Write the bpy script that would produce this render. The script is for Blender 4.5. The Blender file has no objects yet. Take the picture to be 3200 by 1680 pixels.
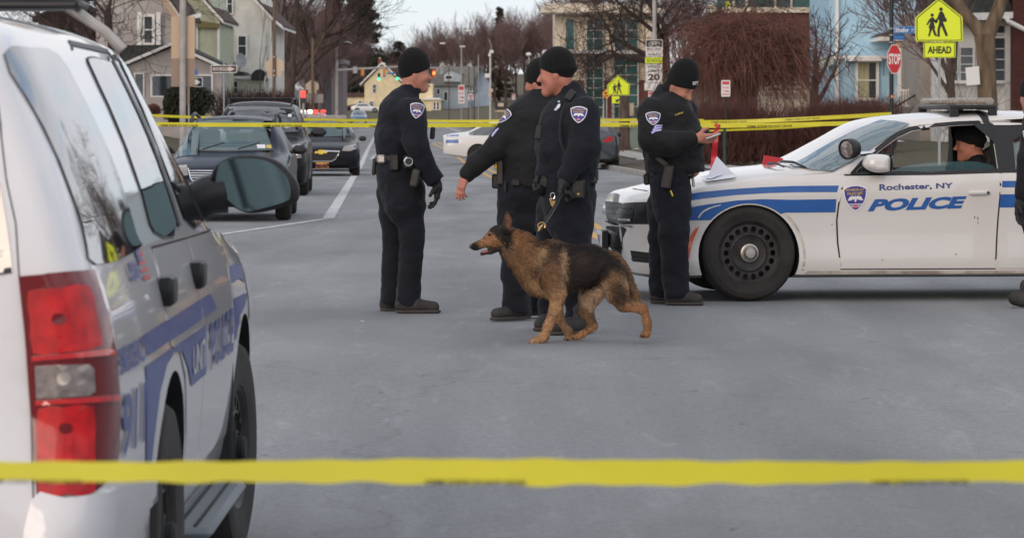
import bpy, math, random
import numpy as np
from mathutils import Vector, Matrix
from mathutils.bvhtree import BVHTree
from mathutils.geometry import delaunay_2d_cdt
R = math.radians
scn = bpy.context.scene
COL = scn.collection

# ---------------------------------------------------------------- camera
F, CX, HY, HC = 10500.0, 1600.0, 342.0, 1.45     # focal length, centre column, horizon row (photo pixels), eye height
cam = bpy.data.cameras.new('camera'); camo = bpy.data.objects.new('camera', cam); COL.objects.link(camo)
camo.location = (0, 0, HC); camo.rotation_euler = (R(90), 0, 0)
cam.sensor_width = 36; cam.lens = 36 * F / 3200; cam.shift_y = -(840 - HY) / 3200
cam.clip_start = 0.5; cam.clip_end = 5000
cam.dof.use_dof = True; cam.dof.focus_distance = 23.5; cam.dof.aperture_fstop = 9.5
scn.camera = camo
# ---------------------------------------------------------------- world, sun, exposure
SUN_EL, SUN_AZ = 14.0, 202.0            # light comes from behind the camera, a little left
w = bpy.data.worlds.new('World'); scn.world = w; w.use_nodes = True
nt = w.node_tree; N = nt.nodes; L = nt.links
for n in list(N): N.remove(n)
out = N.new('ShaderNodeOutputWorld'); bg = N.new('ShaderNodeBackground'); bg.inputs[1].default_value = 0.15
sky = N.new('ShaderNodeTexSky'); sky.sky_type = 'NISHITA'; sky.sun_disc = False
sky.sun_elevation = R(SUN_EL); sky.sun_rotation = R(SUN_AZ); sky.air_density = 1.0; sky.dust_density = 0.4; sky.ozone_density = 4.0
tc = N.new('ShaderNodeTexCoord'); mp = N.new('ShaderNodeMapping'); mp.inputs['Scale'].default_value = (1.6, 1.6, 4.5)
nz = N.new('ShaderNodeTexNoise'); nz.inputs['Scale'].default_value = 2.2; nz.inputs['Detail'].default_value = 7; nz.inputs['Roughness'].default_value = .55
rp = N.new('ShaderNodeValToRGB'); rp.color_ramp.elements[0].position = .22; rp.color_ramp.elements[1].position = .50
cr = N.new('ShaderNodeValToRGB'); cr.color_ramp.elements[0].position = .35; cr.color_ramp.elements[0].color = (.66, .71, .80, 1)
cr.color_ramp.elements[1].position = .75; cr.color_ramp.elements[1].color = (1, .97, .96, 1)
mul = N.new('ShaderNodeMix'); mul.data_type = 'RGBA'; mul.blend_type = 'MULTIPLY'; mul.inputs[0].default_value = 1
mul.inputs[7].default_value = (6.2, 6.2, 6.2, 1)
mx = N.new('ShaderNodeMix'); mx.data_type = 'RGBA'
L.new(tc.outputs['Generated'], mp.inputs[0]); L.new(mp.outputs[0], nz.inputs['Vector'])
L.new(nz.outputs[0], rp.inputs[0]); L.new(nz.outputs[0], cr.inputs[0]); L.new(cr.outputs[0], mul.inputs[6])
L.new(rp.outputs[0], mx.inputs[0]); L.new(sky.outputs[0], mx.inputs[6]); L.new(mul.outputs[2], mx.inputs[7])
L.new(mx.outputs[2], bg.inputs[0]); L.new(bg.outputs[0], out.inputs[0])
sd = bpy.data.lights.new('sun', 'SUN'); sd.energy = 1.15; sd.angle = R(34); sd.color = (1, .80, .64)
so = bpy.data.objects.new('sun', sd); COL.objects.link(so)
_a = R(SUN_AZ); _e = R(SUN_EL)
so.rotation_euler = Vector((math.sin(_a) * math.cos(_e), math.cos(_a) * math.cos(_e), math.sin(_e))).to_track_quat('Z', 'Y').to_euler()
scn.view_settings.view_transform = 'Standard'; scn.view_settings.look = 'None'
scn.view_settings.exposure = 0.30; scn.view_settings.gamma = 1
scn.cycles.max_bounces = 6; scn.cycles.transparent_max_bounces = 12; scn.cycles.use_denoising = True

# ---------------------------------------------------------------- small helpers
def P(x, y, d): return Vector(((x - CX) / F * d, d, HC - (y - HY) / F * d))
def px_per_m(d): return F / d
def lerp(a, b, t): return a + (b - a) * t
def smooth01(t): t = min(1, max(0, t)); return t * t * (3 - 2 * t)
def zg(Y):                                            # road surface height down the street
    if Y < 20: return -0.20 * (1 - smooth01((Y - 13) / 7))
    if Y < 118: return -0.45 * (Y - 25) / 93 if Y > 25 else 0
    return -0.45 + 0.35 * smooth01((Y - 118) / 280)
def cl(Y): return 2.46 - 0.037 * Y                    # x of the street's centre line
MATS = {}
def mat(name, col, rough=.6, metal=0, coat=0, var=.0, vscale=8, bump=0, bscale=60, spec=.5, emit=None, estr=0, sheen=0, alpha=1, trans=0, col2=None, ior=1.45, sss=0, detail=5, attr=None, coord='Object', stretch=None, lo=.35, hi=.65):
    if name in MATS: return MATS[name]
    m = bpy.data.materials.new(name); m.use_nodes = True; n = m.node_tree.nodes; l = m.node_tree.links
    b = n['Principled BSDF']; c = (*col, 1)
    b.inputs['Base Color'].default_value = c; b.inputs['Roughness'].default_value = rough; b.inputs['Metallic'].default_value = metal
    b.inputs['Coat Weight'].default_value = coat; b.inputs['Coat Roughness'].default_value = .04
    b.inputs['Specular IOR Level'].default_value = spec; b.inputs['IOR'].default_value = ior
    if sheen: b.inputs['Sheen Weight'].default_value = sheen; b.inputs['Sheen Roughness'].default_value = .5
    if trans: b.inputs['Transmission Weight'].default_value = trans
    if alpha < 1: b.inputs['Alpha'].default_value = alpha
    if sss: b.inputs['Subsurface Weight'].default_value = sss; b.inputs['Subsurface Radius'].default_value = (.02, .008, .004)
    if emit: b.inputs['Emission Color'].default_value = (*emit, 1); b.inputs['Emission Strength'].default_value = estr
    t = n.new('ShaderNodeTexCoord'); src = t.outputs[coord]
    if stretch:
        mpn = n.new('ShaderNodeMapping'); mpn.inputs['Scale'].default_value = stretch; l.new(src, mpn.inputs[0]); src = mpn.outputs[0]
    if attr:
        a = n.new('ShaderNodeAttribute'); a.attribute_name = attr; l.new(a.outputs['Color'], b.inputs['Base Color'])
    elif var or col2:
        z = n.new('ShaderNodeTexNoise'); z.inputs['Scale'].default_value = vscale; z.inputs['Detail'].default_value = detail
        l.new(src, z.inputs['Vector']); r = n.new('ShaderNodeValToRGB'); l.new(z.outputs[0], r.inputs[0])
        c2 = col2 if col2 else tuple(x * (1 - var) for x in col); c1 = col if col2 else tuple(min(1, x * (1 + var)) for x in col)
        r.color_ramp.elements[0].position = lo; r.color_ramp.elements[1].position = hi
        r.color_ramp.elements[0].color = (*c2, 1); r.color_ramp.elements[1].color = (*c1, 1); l.new(r.outputs[0], b.inputs['Base Color'])
    if bump:
        z2 = n.new('ShaderNodeTexNoise'); z2.inputs['Scale'].default_value = bscale; z2.inputs['Detail'].default_value = 4; l.new(src, z2.inputs['Vector'])
        bp = n.new('ShaderNodeBump'); bp.inputs['Strength'].default_value = bump; bp.inputs['Distance'].default_value = .02
        l.new(z2.outputs[0], bp.inputs['Height']); l.new(bp.outputs[0], b.inputs['Normal'])
    MATS[name] = m; return m
def setprops(o, label=None, cat=None, group=None, kind=None):
    if label: o['label'] = label
    if cat: o['category'] = cat
    if group: o['group'] = group
    if kind: o['kind'] = kind
    return o
def thing(name, label, cat, loc=(0, 0, 0), rotz=0, group=None):
    o = bpy.data.objects.new(name, None); COL.objects.link(o); o.location = loc; o.rotation_euler = (0, 0, rotz)
    o.empty_display_size = .2; setprops(o, label, cat, group); return o
def xform(o): return Matrix.LocRotScale(o.location, o.rotation_euler, o.scale)
def wmat(o): return wmat(o.parent) @ xform(o) if o.parent else xform(o)
def mk(name, v, f, mats, parent=None, world=False, smooth=True, mi=None, angle=40):
    me = bpy.data.meshes.new(name)
    v = np.asarray(v, float).reshape(-1, 3)
    if world and parent is not None:
        M = np.array(wmat(parent).inverted()); v = v @ M[:3, :3].T + M[:3, 3]
    me.from_pydata(v.tolist(), [], [list(map(int, x)) for x in f]); 
    for m in (mats if isinstance(mats, (list, tuple)) else [mats]): me.materials.append(m)
    if mi is not None: me.polygons.foreach_set('material_index', np.asarray(mi, np.int32))
    me.update()
    if smooth:
        me.shade_smooth()
        if angle: me.set_sharp_from_angle(angle=R(angle))
    o = bpy.data.objects.new(name, me); COL.objects.link(o)
    if parent is not None: o.parent = parent
    return o
def top(o, label, cat, group=None): return setprops(o, label, cat, group)
def structure(o): o['kind'] = 'structure'; return o

class MB:
    def __init__(s): s.v = []; s.f = []; s.m = []; s.mi = 0
    def add(s, vs, fs):
        o = len(s.v); s.v += [tuple(map(float, x)) for x in vs]; s.f += [[i + o for i in q] for q in fs]; s.m += [s.mi] * len(fs); return s
    def box(s, c, size, rot=None, bev=0.0):
        hx, hy, hz = (x / 2 for x in size); c = Vector(c); M = rot if rot is not None else Matrix.Identity(3)
        b = min(bev, hx * .9, hy * .9, hz * .9)
        if b <= 0:
            vs = [(x, y, z) for x in (-hx, hx) for y in (-hy, hy) for z in (-hz, hz)]
            fs = [(0, 1, 3, 2), (4, 6, 7, 5), (0, 4, 5, 1), (2, 3, 7, 6), (0, 2, 6, 4), (1, 5, 7, 3)]
        else:
            vs = []; idx = {}
            for sx in (-1, 1):
                for sy in (-1, 1):
                    for sz in (-1, 1):
                        for ax in range(3):
                            h = [hx - b, hy - b, hz - b]; h[ax] += b; idx[(sx, sy, sz, ax)] = len(vs); vs.append((sx * h[0], sy * h[1], sz * h[2]))
            fs = []
            for ax in range(3):
                for sg in (-1, 1):
                    u, v_ = [i for i in range(3) if i != ax]; q = []
                    for a, bb in ((-1, -1), (1, -1), (1, 1), (-1, 1)):
                        k = [0, 0, 0]; k[ax] = sg; k[u] = a; k[v_] = bb; q.append(idx[(*k, ax)])
                    if (sg < 0) != (ax == 1): q.reverse()
                    fs.append(q)
            for ax in range(3):
                u, v_ = [i for i in range(3) if i != ax]
                for a in (-1, 1):
                    for bb in (-1, 1):
                        k0 = [0, 0, 0]; k1 = [0, 0, 0]; k0[ax] = -1; k1[ax] = 1; k0[u] = k1[u] = a; k0[v_] = k1[v_] = bb
                        q = [idx[(*k0, u)], idx[(*k1, u)], idx[(*k1, v_)], idx[(*k0, v_)]]
                        p = [Vector(vs[i]) for i in q]
                        if (p[1] - p[0]).cross(p[2] - p[0]).dot(p[0]) < 0: q.reverse()
                        fs.append(q)
            for sx in (-1, 1):
                for sy in (-1, 1):
                    for sz in (-1, 1):
                        q = [idx[(sx, sy, sz, a)] for a in range(3)]
                        if sx * sy * sz < 0: q.reverse()
                        fs.append(q)
        return s.add([M @ Vector(x) + c for x in vs], fs)
    def tube(s, pts, r, n=8, caps=True, flat=None):
        pts = [Vector(p) for p in pts]; k = len(pts); rs = r if isinstance(r, (list, tuple)) else [r] * k
        vs = []; up = None
        for i, p in enumerate(pts):
            t = (pts[min(i + 1, k - 1)] - pts[max(i - 1, 0)]).normalized()
            if up is None: up = t.orthogonal().normalized()
            a = (up - t * up.dot(t))
            a = a.normalized() if a.length > 1e-6 else t.orthogonal().normalized()
            up = a; b = t.cross(a)
            for j in range(n):
                th = 2 * math.pi * j / n; vs.append(p + a * (rs[i] * math.cos(th)) + b * (rs[i] * math.sin(th)))
        fs = [(i * n + j, i * n + (j + 1) % n, (i + 1) * n + (j + 1) % n, (i + 1) * n + j) for i in range(k - 1) for j in range(n)]
        if caps: fs += [tuple(reversed(range(n))), tuple(range((k - 1) * n, k * n))]
        return s.add(vs, fs)
    def lathe(s, prof, n=32, org=(0, 0, 0), axis='y', closed=False):
        o = Vector(org); vs = []
        for (r, h) in prof:
            for j in range(n):
                a = 2 * math.pi * j / n; c, d = r * math.cos(a), r * math.sin(a)
                vs.append(o + Vector({'y': (c, h, d), 'z': (c, d, h), 'x': (h, c, d)}[axis]))
        k = len(prof); fs = []
        for i in range(k - 1 + (1 if closed else 0)):
            i2 = (i + 1) % k
            for j in range(n):
                q = (i * n + j, i * n + (j + 1) % n, i2 * n + (j + 1) % n, i2 * n + j); fs.append(q)
        return s.add(vs, fs)
    def prism(s, poly, org, ex, ey, depth):
        """flat outline in the frame (org, ex, ey), given thickness along ex x ey"""
        org = Vector(org); ex = Vector(ex); ey = Vector(ey); nz_ = ex.cross(ey).normalized() * depth; n = len(poly)
        a = [org + ex * x + ey * y for x, y in poly]
        area = sum(poly[i][0] * poly[(i + 1) % n][1] - poly[(i + 1) % n][0] * poly[i][1] for i in range(n))
        if area < 0: a.reverse()
        vs = a + [p + nz_ for p in a]
        fs = [tuple(reversed(range(n))), tuple(range(n, 2 * n))] + [(i, (i + 1) % n, n + (i + 1) % n, n + i) for i in range(n)]
        return s.add(vs, fs)
    def quad(s, a, b, c, d): return s.add([a, b, c, d], [(0, 1, 2, 3)])
    def build(s, name, mats, parent=None, world=False, smooth=True, angle=40):
        return mk(name, s.v, s.f, mats, parent, world, smooth, s.m if isinstance(mats, (list, tuple)) and len(mats) > 1 else None, angle)
def rotm(ax, deg): return Matrix.Rotation(R(deg), 3, ax)

# ---- filled outlines (2D), text, projected patches
def inpoly(pts, loops):
    pts = np.asarray(pts, float); ins = np.zeros(len(pts), bool)
    for lp in loops:
        q = np.asarray(lp, float); n = len(q)
        for i in range(n):
            x1, y1 = q[i]; x2, y2 = q[(i + 1) % n]
            if y1 == y2: continue
            c = ((y1 > pts[:, 1]) != (y2 > pts[:, 1])) & (pts[:, 0] < (x2 - x1) * (pts[:, 1] - y1) / (y2 - y1) + x1); ins ^= c
    return ins
def fill(loops, grid=None):
    """triangulated outline with holes (even-odd) and, when grid is set, inner points so that it can bend"""
    V = []; E = []; q = []
    for lp in loops:
        n = len(lp); s0 = len(V); pts = []
        for i in range(n):
            a = np.array(lp[i], float); b = np.array(lp[(i + 1) % n], float); k = max(1, int(np.linalg.norm(b - a) / grid)) if grid else 1
            pts += [tuple(a + (b - a) * t / k) for t in range(k)]
        V += pts; m = len(pts); E += [(s0 + i, s0 + (i + 1) % m) for i in range(m)]; q.append(pts)
    if grid:
        A = np.array(V); x0, y0 = A.min(0); x1, y1 = A.max(0)
        gx, gy = np.meshgrid(np.arange(x0 + grid / 2, x1, grid), np.arange(y0 + grid / 2, y1, grid)); G = np.stack([gx.ravel(), gy.ravel()], 1)
        if len(G):
            G = G[inpoly(G, q)]
            if len(G):
                dm = np.full(len(G), 1e9)
                for i0 in range(0, len(A), 200): dm = np.minimum(dm, ((G[:, None] - A[None, i0:i0 + 200]) ** 2).sum(2).min(1))
                G = G[dm > (grid * .45) ** 2]; V += [tuple(g) for g in G]
    r = delaunay_2d_cdt([Vector(v) for v in V], E, [], 0, 1e-7)
    vs = np.array([tuple(v) for v in r[0]]); fs = np.array([tuple(f) for f in r[2]], int)
    cen = vs[fs].mean(1); ok = inpoly(cen, q); fs = fs[ok]
    a = vs[fs[:, 0]]; b = vs[fs[:, 1]]; c = vs[fs[:, 2]]
    ar = (b[:, 0] - a[:, 0]) * (c[:, 1] - a[:, 1]) - (b[:, 1] - a[:, 1]) * (c[:, 0] - a[:, 0])
    fs[ar < 0] = fs[ar < 0][:, ::-1]
    return vs, fs
_tc = {}
def textmesh(body, bold=0.0, spacing=1.0, shear=0.0):
    key = (body, bold, spacing, shear)
    if key in _tc: return _tc[key]
    cu = bpy.data.curves.new('t', 'FONT'); cu.body = body; cu.offset = bold; cu.space_character = spacing; cu.resolution_u = 3; cu.shear = shear
    o = bpy.data.objects.new('t', cu); COL.objects.link(o); bpy.context.view_layer.update()
    me = o.evaluated_get(bpy.context.evaluated_depsgraph_get()).to_mesh()
    v = np.array([tuple(x.co)[:2] for x in me.vertices]).reshape(-1, 2); f = [tuple(p.vertices) for p in me.polygons]
    o.to_mesh_clear() if hasattr(o, 'to_mesh_clear') else None
    bpy.data.objects.remove(o); bpy.data.curves.remove(cu)
    mn, mxx = v.min(0), v.max(0); v = (v - mn) / np.maximum(mxx - mn, 1e-6)
    _tc[key] = (v, f); return v, f
def text_on(mb, body, org, ex, ey, w_, h_, off, **k):
    """text filling a w_ x h_ box whose lower left corner is org in the plane (ex, ey), off metres proud of it"""
    v, f = textmesh(body, **k); org = Vector(org); ex = Vector(ex); ey = Vector(ey); nn = ex.cross(ey).normalized() * off
    mb.add([org + ex * (a * w_) + ey * (b * h_) + nn for a, b in v], f)
def flat_on(mb, loops, org, ex, ey, off):
    v, f = fill(loops); org = Vector(org); ex = Vector(ex); ey = Vector(ey); nn = ex.cross(ey).normalized() * off
    mb.add([org + ex * a + ey * b + nn for a, b in v], [tuple(x) for x in f])
def ellipse(cx, cy, rx, ry, n=20, a0=0): return [(cx + rx * math.cos(a0 + 2 * math.pi * i / n), cy + ry * math.sin(a0 + 2 * math.pi * i / n)) for i in range(n)]
def curve(pts, n=6, closed=False):
    """Catmull-Rom through 2D/3D points"""
    p = [np.array(q, float) for q in pts]; m = len(p); out_ = []
    for i in range(m if closed else m - 1):
        g = lambda k: p[k % m] if closed else p[min(max(k, 0), m - 1)]
        a, b, c, d = g(i - 1), g(i), g(i + 1), g(i + 2)
        for t in np.arange(n) / n: out_.append(tuple(.5 * (2 * b + (c - a) * t + (2 * a - 5 * b + 4 * c - d) * t * t + (3 * b - a - 3 * c + d) * t ** 3)))
    if not closed: out_.append(tuple(p[-1]))
    return out_
def stroke(pts, wd):
    """outline of a stroked 2D polyline; wd one width or one per point"""
    p = np.array(pts, float)[:, :2]; n = len(p); t = np.gradient(p, axis=0); t /= np.linalg.norm(t, axis=1)[:, None] + 1e-9
    nn = np.stack([-t[:, 1], t[:, 0]], 1) * (np.broadcast_to(np.asarray(wd, float), (n,))[:, None] / 2)
    return [tuple(x) for x in p + nn] + [tuple(x) for x in (p - nn)[::-1]]

class Surf:
    """a surface (mesh objects under a root) that decals, panes and panels can be laid on"""
    def __init__(s, root, *objs):
        s.root = root; s.M = wmat(root); s.Mi = s.M.inverted(); v = []; f = []
        for o in objs:
            b = len(v); Mo = s.Mi @ wmat(o); v += [Mo @ x.co for x in o.data.vertices]; f += [[i + b for i in p.vertices] for p in o.data.polygons]
        s.b = BVHTree.FromPolygons(v, f); s.o = s.Mi @ Vector((0, 0, HC))
    def px(s, x, y):
        d = (s.Mi.to_3x3() @ (P(x, y, 1) - Vector((0, 0, HC)))).normalized(); h = s.b.ray_cast(s.o, d)
        if h[0] is None:
            q = s.b.find_nearest(s.o + d * ((s.M.translation - Vector((0, 0, HC))).length)); return q[0], q[1]
        n = h[1] if h[1].dot(d) < 0 else -h[1]
        return h[0], n
    def side(s, u, z, sg):
        h = s.b.ray_cast(Vector((u, sg * 4, z)), Vector((0, -sg, 0)))
        if h[0] is None: h = s.b.find_nearest(Vector((u, sg * 1.0, z)))
        n = h[1] if h[1].y * sg > 0 else -h[1]
        return h[0], n
    def patch(s, name, loops, m, how, grid, off=.003, rim=0, mb=None, relax=0):
        """how: 'px' (photo pixels) or +1/-1 (u, z on that side)"""
        v, f = fill(loops, grid); return s.lay(name, v, f, m, how, off, rim, mb, relax)
    def lay(s, name, v, f, m, how, off=.003, rim=0, mb=None, relax=0):
        pts = []; nor = []
        for a, b in v:
            h, n = s.px(a, b) if how == 'px' else s.side(a, b, how)
            pts.append(h); nor.append(n)
        if relax:
            A = np.array([tuple(p) for p in pts]); E = np.concatenate([np.asarray(f)[:, [0, 1]], np.asarray(f)[:, [1, 2]], np.asarray(f)[:, [2, 0]]]); cnt = {}
            for a, b in E: cnt[(a, b)] = 1
            fix = {k for a, b in cnt if (b, a) not in cnt for k in (a, b)}; mv = np.array([i not in fix for i in range(len(A))])
            for it in range(relax * 2):
                S_ = np.zeros_like(A); c_ = np.zeros(len(A)); np.add.at(S_, E[:, 0], A[E[:, 1]]); np.add.at(c_, E[:, 0], 1); np.add.at(S_, E[:, 1], A[E[:, 0]]); np.add.at(c_, E[:, 1], 1)
                A[mv] += ((S_ / np.maximum(c_, 1)[:, None] - A) * (.5 if it % 2 == 0 else -.52))[mv]
            pts = [Vector(p) for p in A]
        vs = [p + n * off for p, n in zip(pts, nor)]; fs = [tuple(x) for x in f]
        q = fs[0]; nn = (vs[q[1]] - vs[q[0]]).cross(vs[q[2]] - vs[q[0]])
        if nn.dot(nor[q[0]]) < 0: fs = [x[::-1] for x in fs]
        if rim:
            cnt = {}
            for q in fs:
                for i in range(len(q)): cnt[(q[i], q[(i + 1) % len(q)])] = 1
            bd = [e for e in cnt if (e[1], e[0]) not in cnt]; mp_ = {}
            for a, b in bd:
                for k in (a, b):
                    if k not in mp_: mp_[k] = len(vs); vs.append(pts[k] + nor[k] * (off - rim))
            fs += [(b, a, mp_[a], mp_[b]) for a, b in bd]
        if mb is not None: mb.add(vs, fs); return None
        return mk(name, vs, fs, m, s.root, angle=50)
    def text(s, name, body, quad, m, how, off=.005, mb=None, **k):
        """quad: lower-left, lower-right, upper-right, upper-left"""
        v, f = textmesh(body, **k); a, b, c, d = (np.array(q, float) for q in quad)
        pts = [(a * (1 - x) + b * x) * (1 - y) + (d * (1 - x) + c * x) * y for x, y in v]
        f2 = [x for x in f if len(x) > 2]
        return s.lay(name, pts, f2, m, how, off, 0, mb)

# ---- implicit surfaces (clothing, bodies, animals): smooth unions of tapered limbs, meshed with surface nets
class SDF:
    def __init__(s): s.p = []
    def cone(s, a, ra, b, rb, k=.03, q=1.0, neg=False): s.p.append(('c', Vector(a), ra, Vector(b), rb, k, q, neg)); return s
    def ball(s, a, ra, k=.03, q=1.0, neg=False): return s.cone(a, ra, Vector(a) + Vector((0, 0, 1e-4)), ra, k, q, neg)
    def ell(s, c, r, M=None, k=.03, neg=False): s.p.append(('e', Vector(c), Vector(r), M if M is not None else Matrix.Identity(3), k, neg)); return s
    def cut(s, pt, n, k=.008): s.p.append(('h', Vector(pt), Vector(n).normalized(), k)); return s      # keep the side n points to
    def mesh(s, h, wr=0, wf=14, seed=1, zmin=None):
        lo = np.array([1e9] * 3); hi = -lo; pad = 3 * h + .02
        for p in s.p:
            if p[0] == 'c' and not p[7]:
                for c, r_ in ((p[1], p[2]), (p[3], p[4])):
                    e = np.array([r_, r_ * max(1, p[6]), r_]); lo = np.minimum(lo, np.array(c) - e); hi = np.maximum(hi, np.array(c) + e)
            if p[0] == 'e' and not p[5]: e = max(p[2]); lo = np.minimum(lo, np.array(p[1]) - e); hi = np.maximum(hi, np.array(p[1]) + e)
        lo -= pad; hi += pad; n = np.ceil((hi - lo) / h).astype(int) + 1
        ax = [lo[i] + h * np.arange(n[i]) for i in range(3)]; D = np.full(n, 1.0, np.float32)
        for p in s.p:
            if p[0] == 'h':
                d = -((ax[0][:, None, None] - p[1][0]) * p[2][0] + (ax[1][None, :, None] - p[1][1]) * p[2][1] + (ax[2][None, None, :] - p[1][2]) * p[2][2])
                k = p[3]; hh = np.maximum(k - np.abs(D - d), 0) / k; D = np.maximum(D, d) + hh * hh * k / 4; continue
            if p[0] == 'c':
                a, ra, b, rb, k, q, neg = p[1:]; m = k + 2 * h + .02; r_ = max(ra, rb)
                e = np.array([r_ + m, (r_ + m) * max(1, q), r_ + m]); l0 = np.minimum(a, b) - e; h0 = np.maximum(a, b) + e
            else:
                c, rr, M, k, neg = p[1:]; m = k + 2 * h + .02; e = np.array([max(rr) + m] * 3); l0 = np.array(c) - e; h0 = np.array(c) + e
            i0 = np.clip(((l0 - lo) / h).astype(int), 0, n - 1); i1 = np.clip(((h0 - lo) / h).astype(int) + 1, 1, n)
            sl = tuple(slice(i0[i], i1[i]) for i in range(3))
            X = ax[0][sl[0]][:, None, None]; Y = ax[1][sl[1]][None, :, None]; Z = ax[2][sl[2]][None, None, :]
            if p[0] == 'c':
                ba = np.array(b - a); ba[1] /= q; bb = max(ba @ ba, 1e-9); x = X - a[0]; y = (Y - a[1]) / q; z = Z - a[2]
                t = np.clip((x * ba[0] + y * ba[1] + z * ba[2]) / bb, 0, 1)
                d = np.sqrt((x - t * ba[0]) ** 2 + (y - t * ba[1]) ** 2 + (z - t * ba[2]) ** 2) - (ra + (rb - ra) * t)
            else:
                x, y, z = X - c[0], Y - c[1], Z - c[2]; A = np.array(M.transposed())
                u = [(A[i, 0] * x + A[i, 1] * y + A[i, 2] * z) / rr[i] for i in range(3)]
                kk = np.sqrt(u[0] ** 2 + u[1] ** 2 + u[2] ** 2); d = (kk - 1) * min(rr) * np.where(kk > 1, 1, 1)
            S = D[sl]
            if neg: d = -d; hh = np.maximum(k - np.abs(S - d), 0) / k; D[sl] = np.maximum(S, d) + hh * hh * k / 4
            else: hh = np.maximum(k - np.abs(S - d), 0) / k; D[sl] = np.minimum(S, d) - hh * hh * k / 4
        if wr:
            rg = np.random.RandomState(seed)
            for cs, am in ((1.15 / wf, 1.0), (.52 / wf, .45)):       # value noise: irregular folds
                c3 = np.array([cs, cs, cs * .8]); W = rg.uniform(-1, 1, np.ceil((hi - lo) / c3).astype(int) + 3)
                for a_ in range(3):
                    q = (ax[a_] - lo[a_]) / c3[a_]; i0 = q.astype(int); fr = q - i0; fr = fr * fr * (3 - 2 * fr); sh = [1, 1, 1]; sh[a_] = len(q); fr = fr.reshape(sh)
                    W = W.take(i0, a_) * (1 - fr) + W.take(i0 + 1, a_) * fr
                D += (wr * am * W).astype(np.float32)
        if zmin is not None: D = np.maximum(D, (zmin - ax[2])[None, None, :]).astype(np.float32)
        return surfnet(D, lo, h)
def surfnet(D, lo, h):
    for a in range(3):
        sl = [slice(None)] * 3
        for e in (0, -1): sl[a] = e; D[tuple(sl)] = 1
    n = np.array(D.shape); cs = n - 1; tot = int(cs.prod()); acc = np.zeros((3, tot)); cnt = np.zeros(tot); Q = []
    for a in range(3):
        o1, o2 = [(a + 1) % 3, (a + 2) % 3]; s0 = [slice(None)] * 3; s1 = [slice(None)] * 3; s0[a] = slice(0, -1); s1[a] = slice(1, None)
        A = D[tuple(s0)]; B = D[tuple(s1)]; I = np.argwhere((A < 0) != (B < 0))
        if not len(I): continue
        va = A[tuple(I.T)]; vb = B[tuple(I.T)]; pos = I.astype(float); pos[:, a] += va / (va - vb); q = []
        for d1, d2 in ((0, 0), (1, 0), (1, 1), (0, 1)):
            c = I.copy(); c[:, o1] -= d1; c[:, o2] -= d2; fl = (c[:, 0] * cs[1] + c[:, 1]) * cs[2] + c[:, 2]; q.append(fl)
            for i in range(3): acc[i] += np.bincount(fl, pos[:, i], tot)
            cnt += np.bincount(fl, minlength=tot)
        q = np.stack(q, 1); neg = va >= 0; q[neg] = q[neg][:, ::-1]; Q.append(q)
    Q = np.concatenate(Q); ids = np.flatnonzero(cnt); mp_ = np.zeros(tot, int); mp_[ids] = np.arange(len(ids))
    return lo + h * (acc[:, ids] / cnt[ids]).T, mp_[Q]
def keep_largest(v, f):
    n = len(v); par = np.arange(n)
    for _ in range(200):
        m = par[f].min(1); np_ = par.copy(); np.minimum.at(np_, f.ravel(), np.repeat(m, f.shape[1])); np_ = np_[np_]
        if (np_ == par).all(): break
        par = np_
    big = np.bincount(par, minlength=n).argmax(); ok = par == big; mp_ = np.cumsum(ok) - 1
    return v[ok], mp_[f[ok[f[:, 0]]]]
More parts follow.
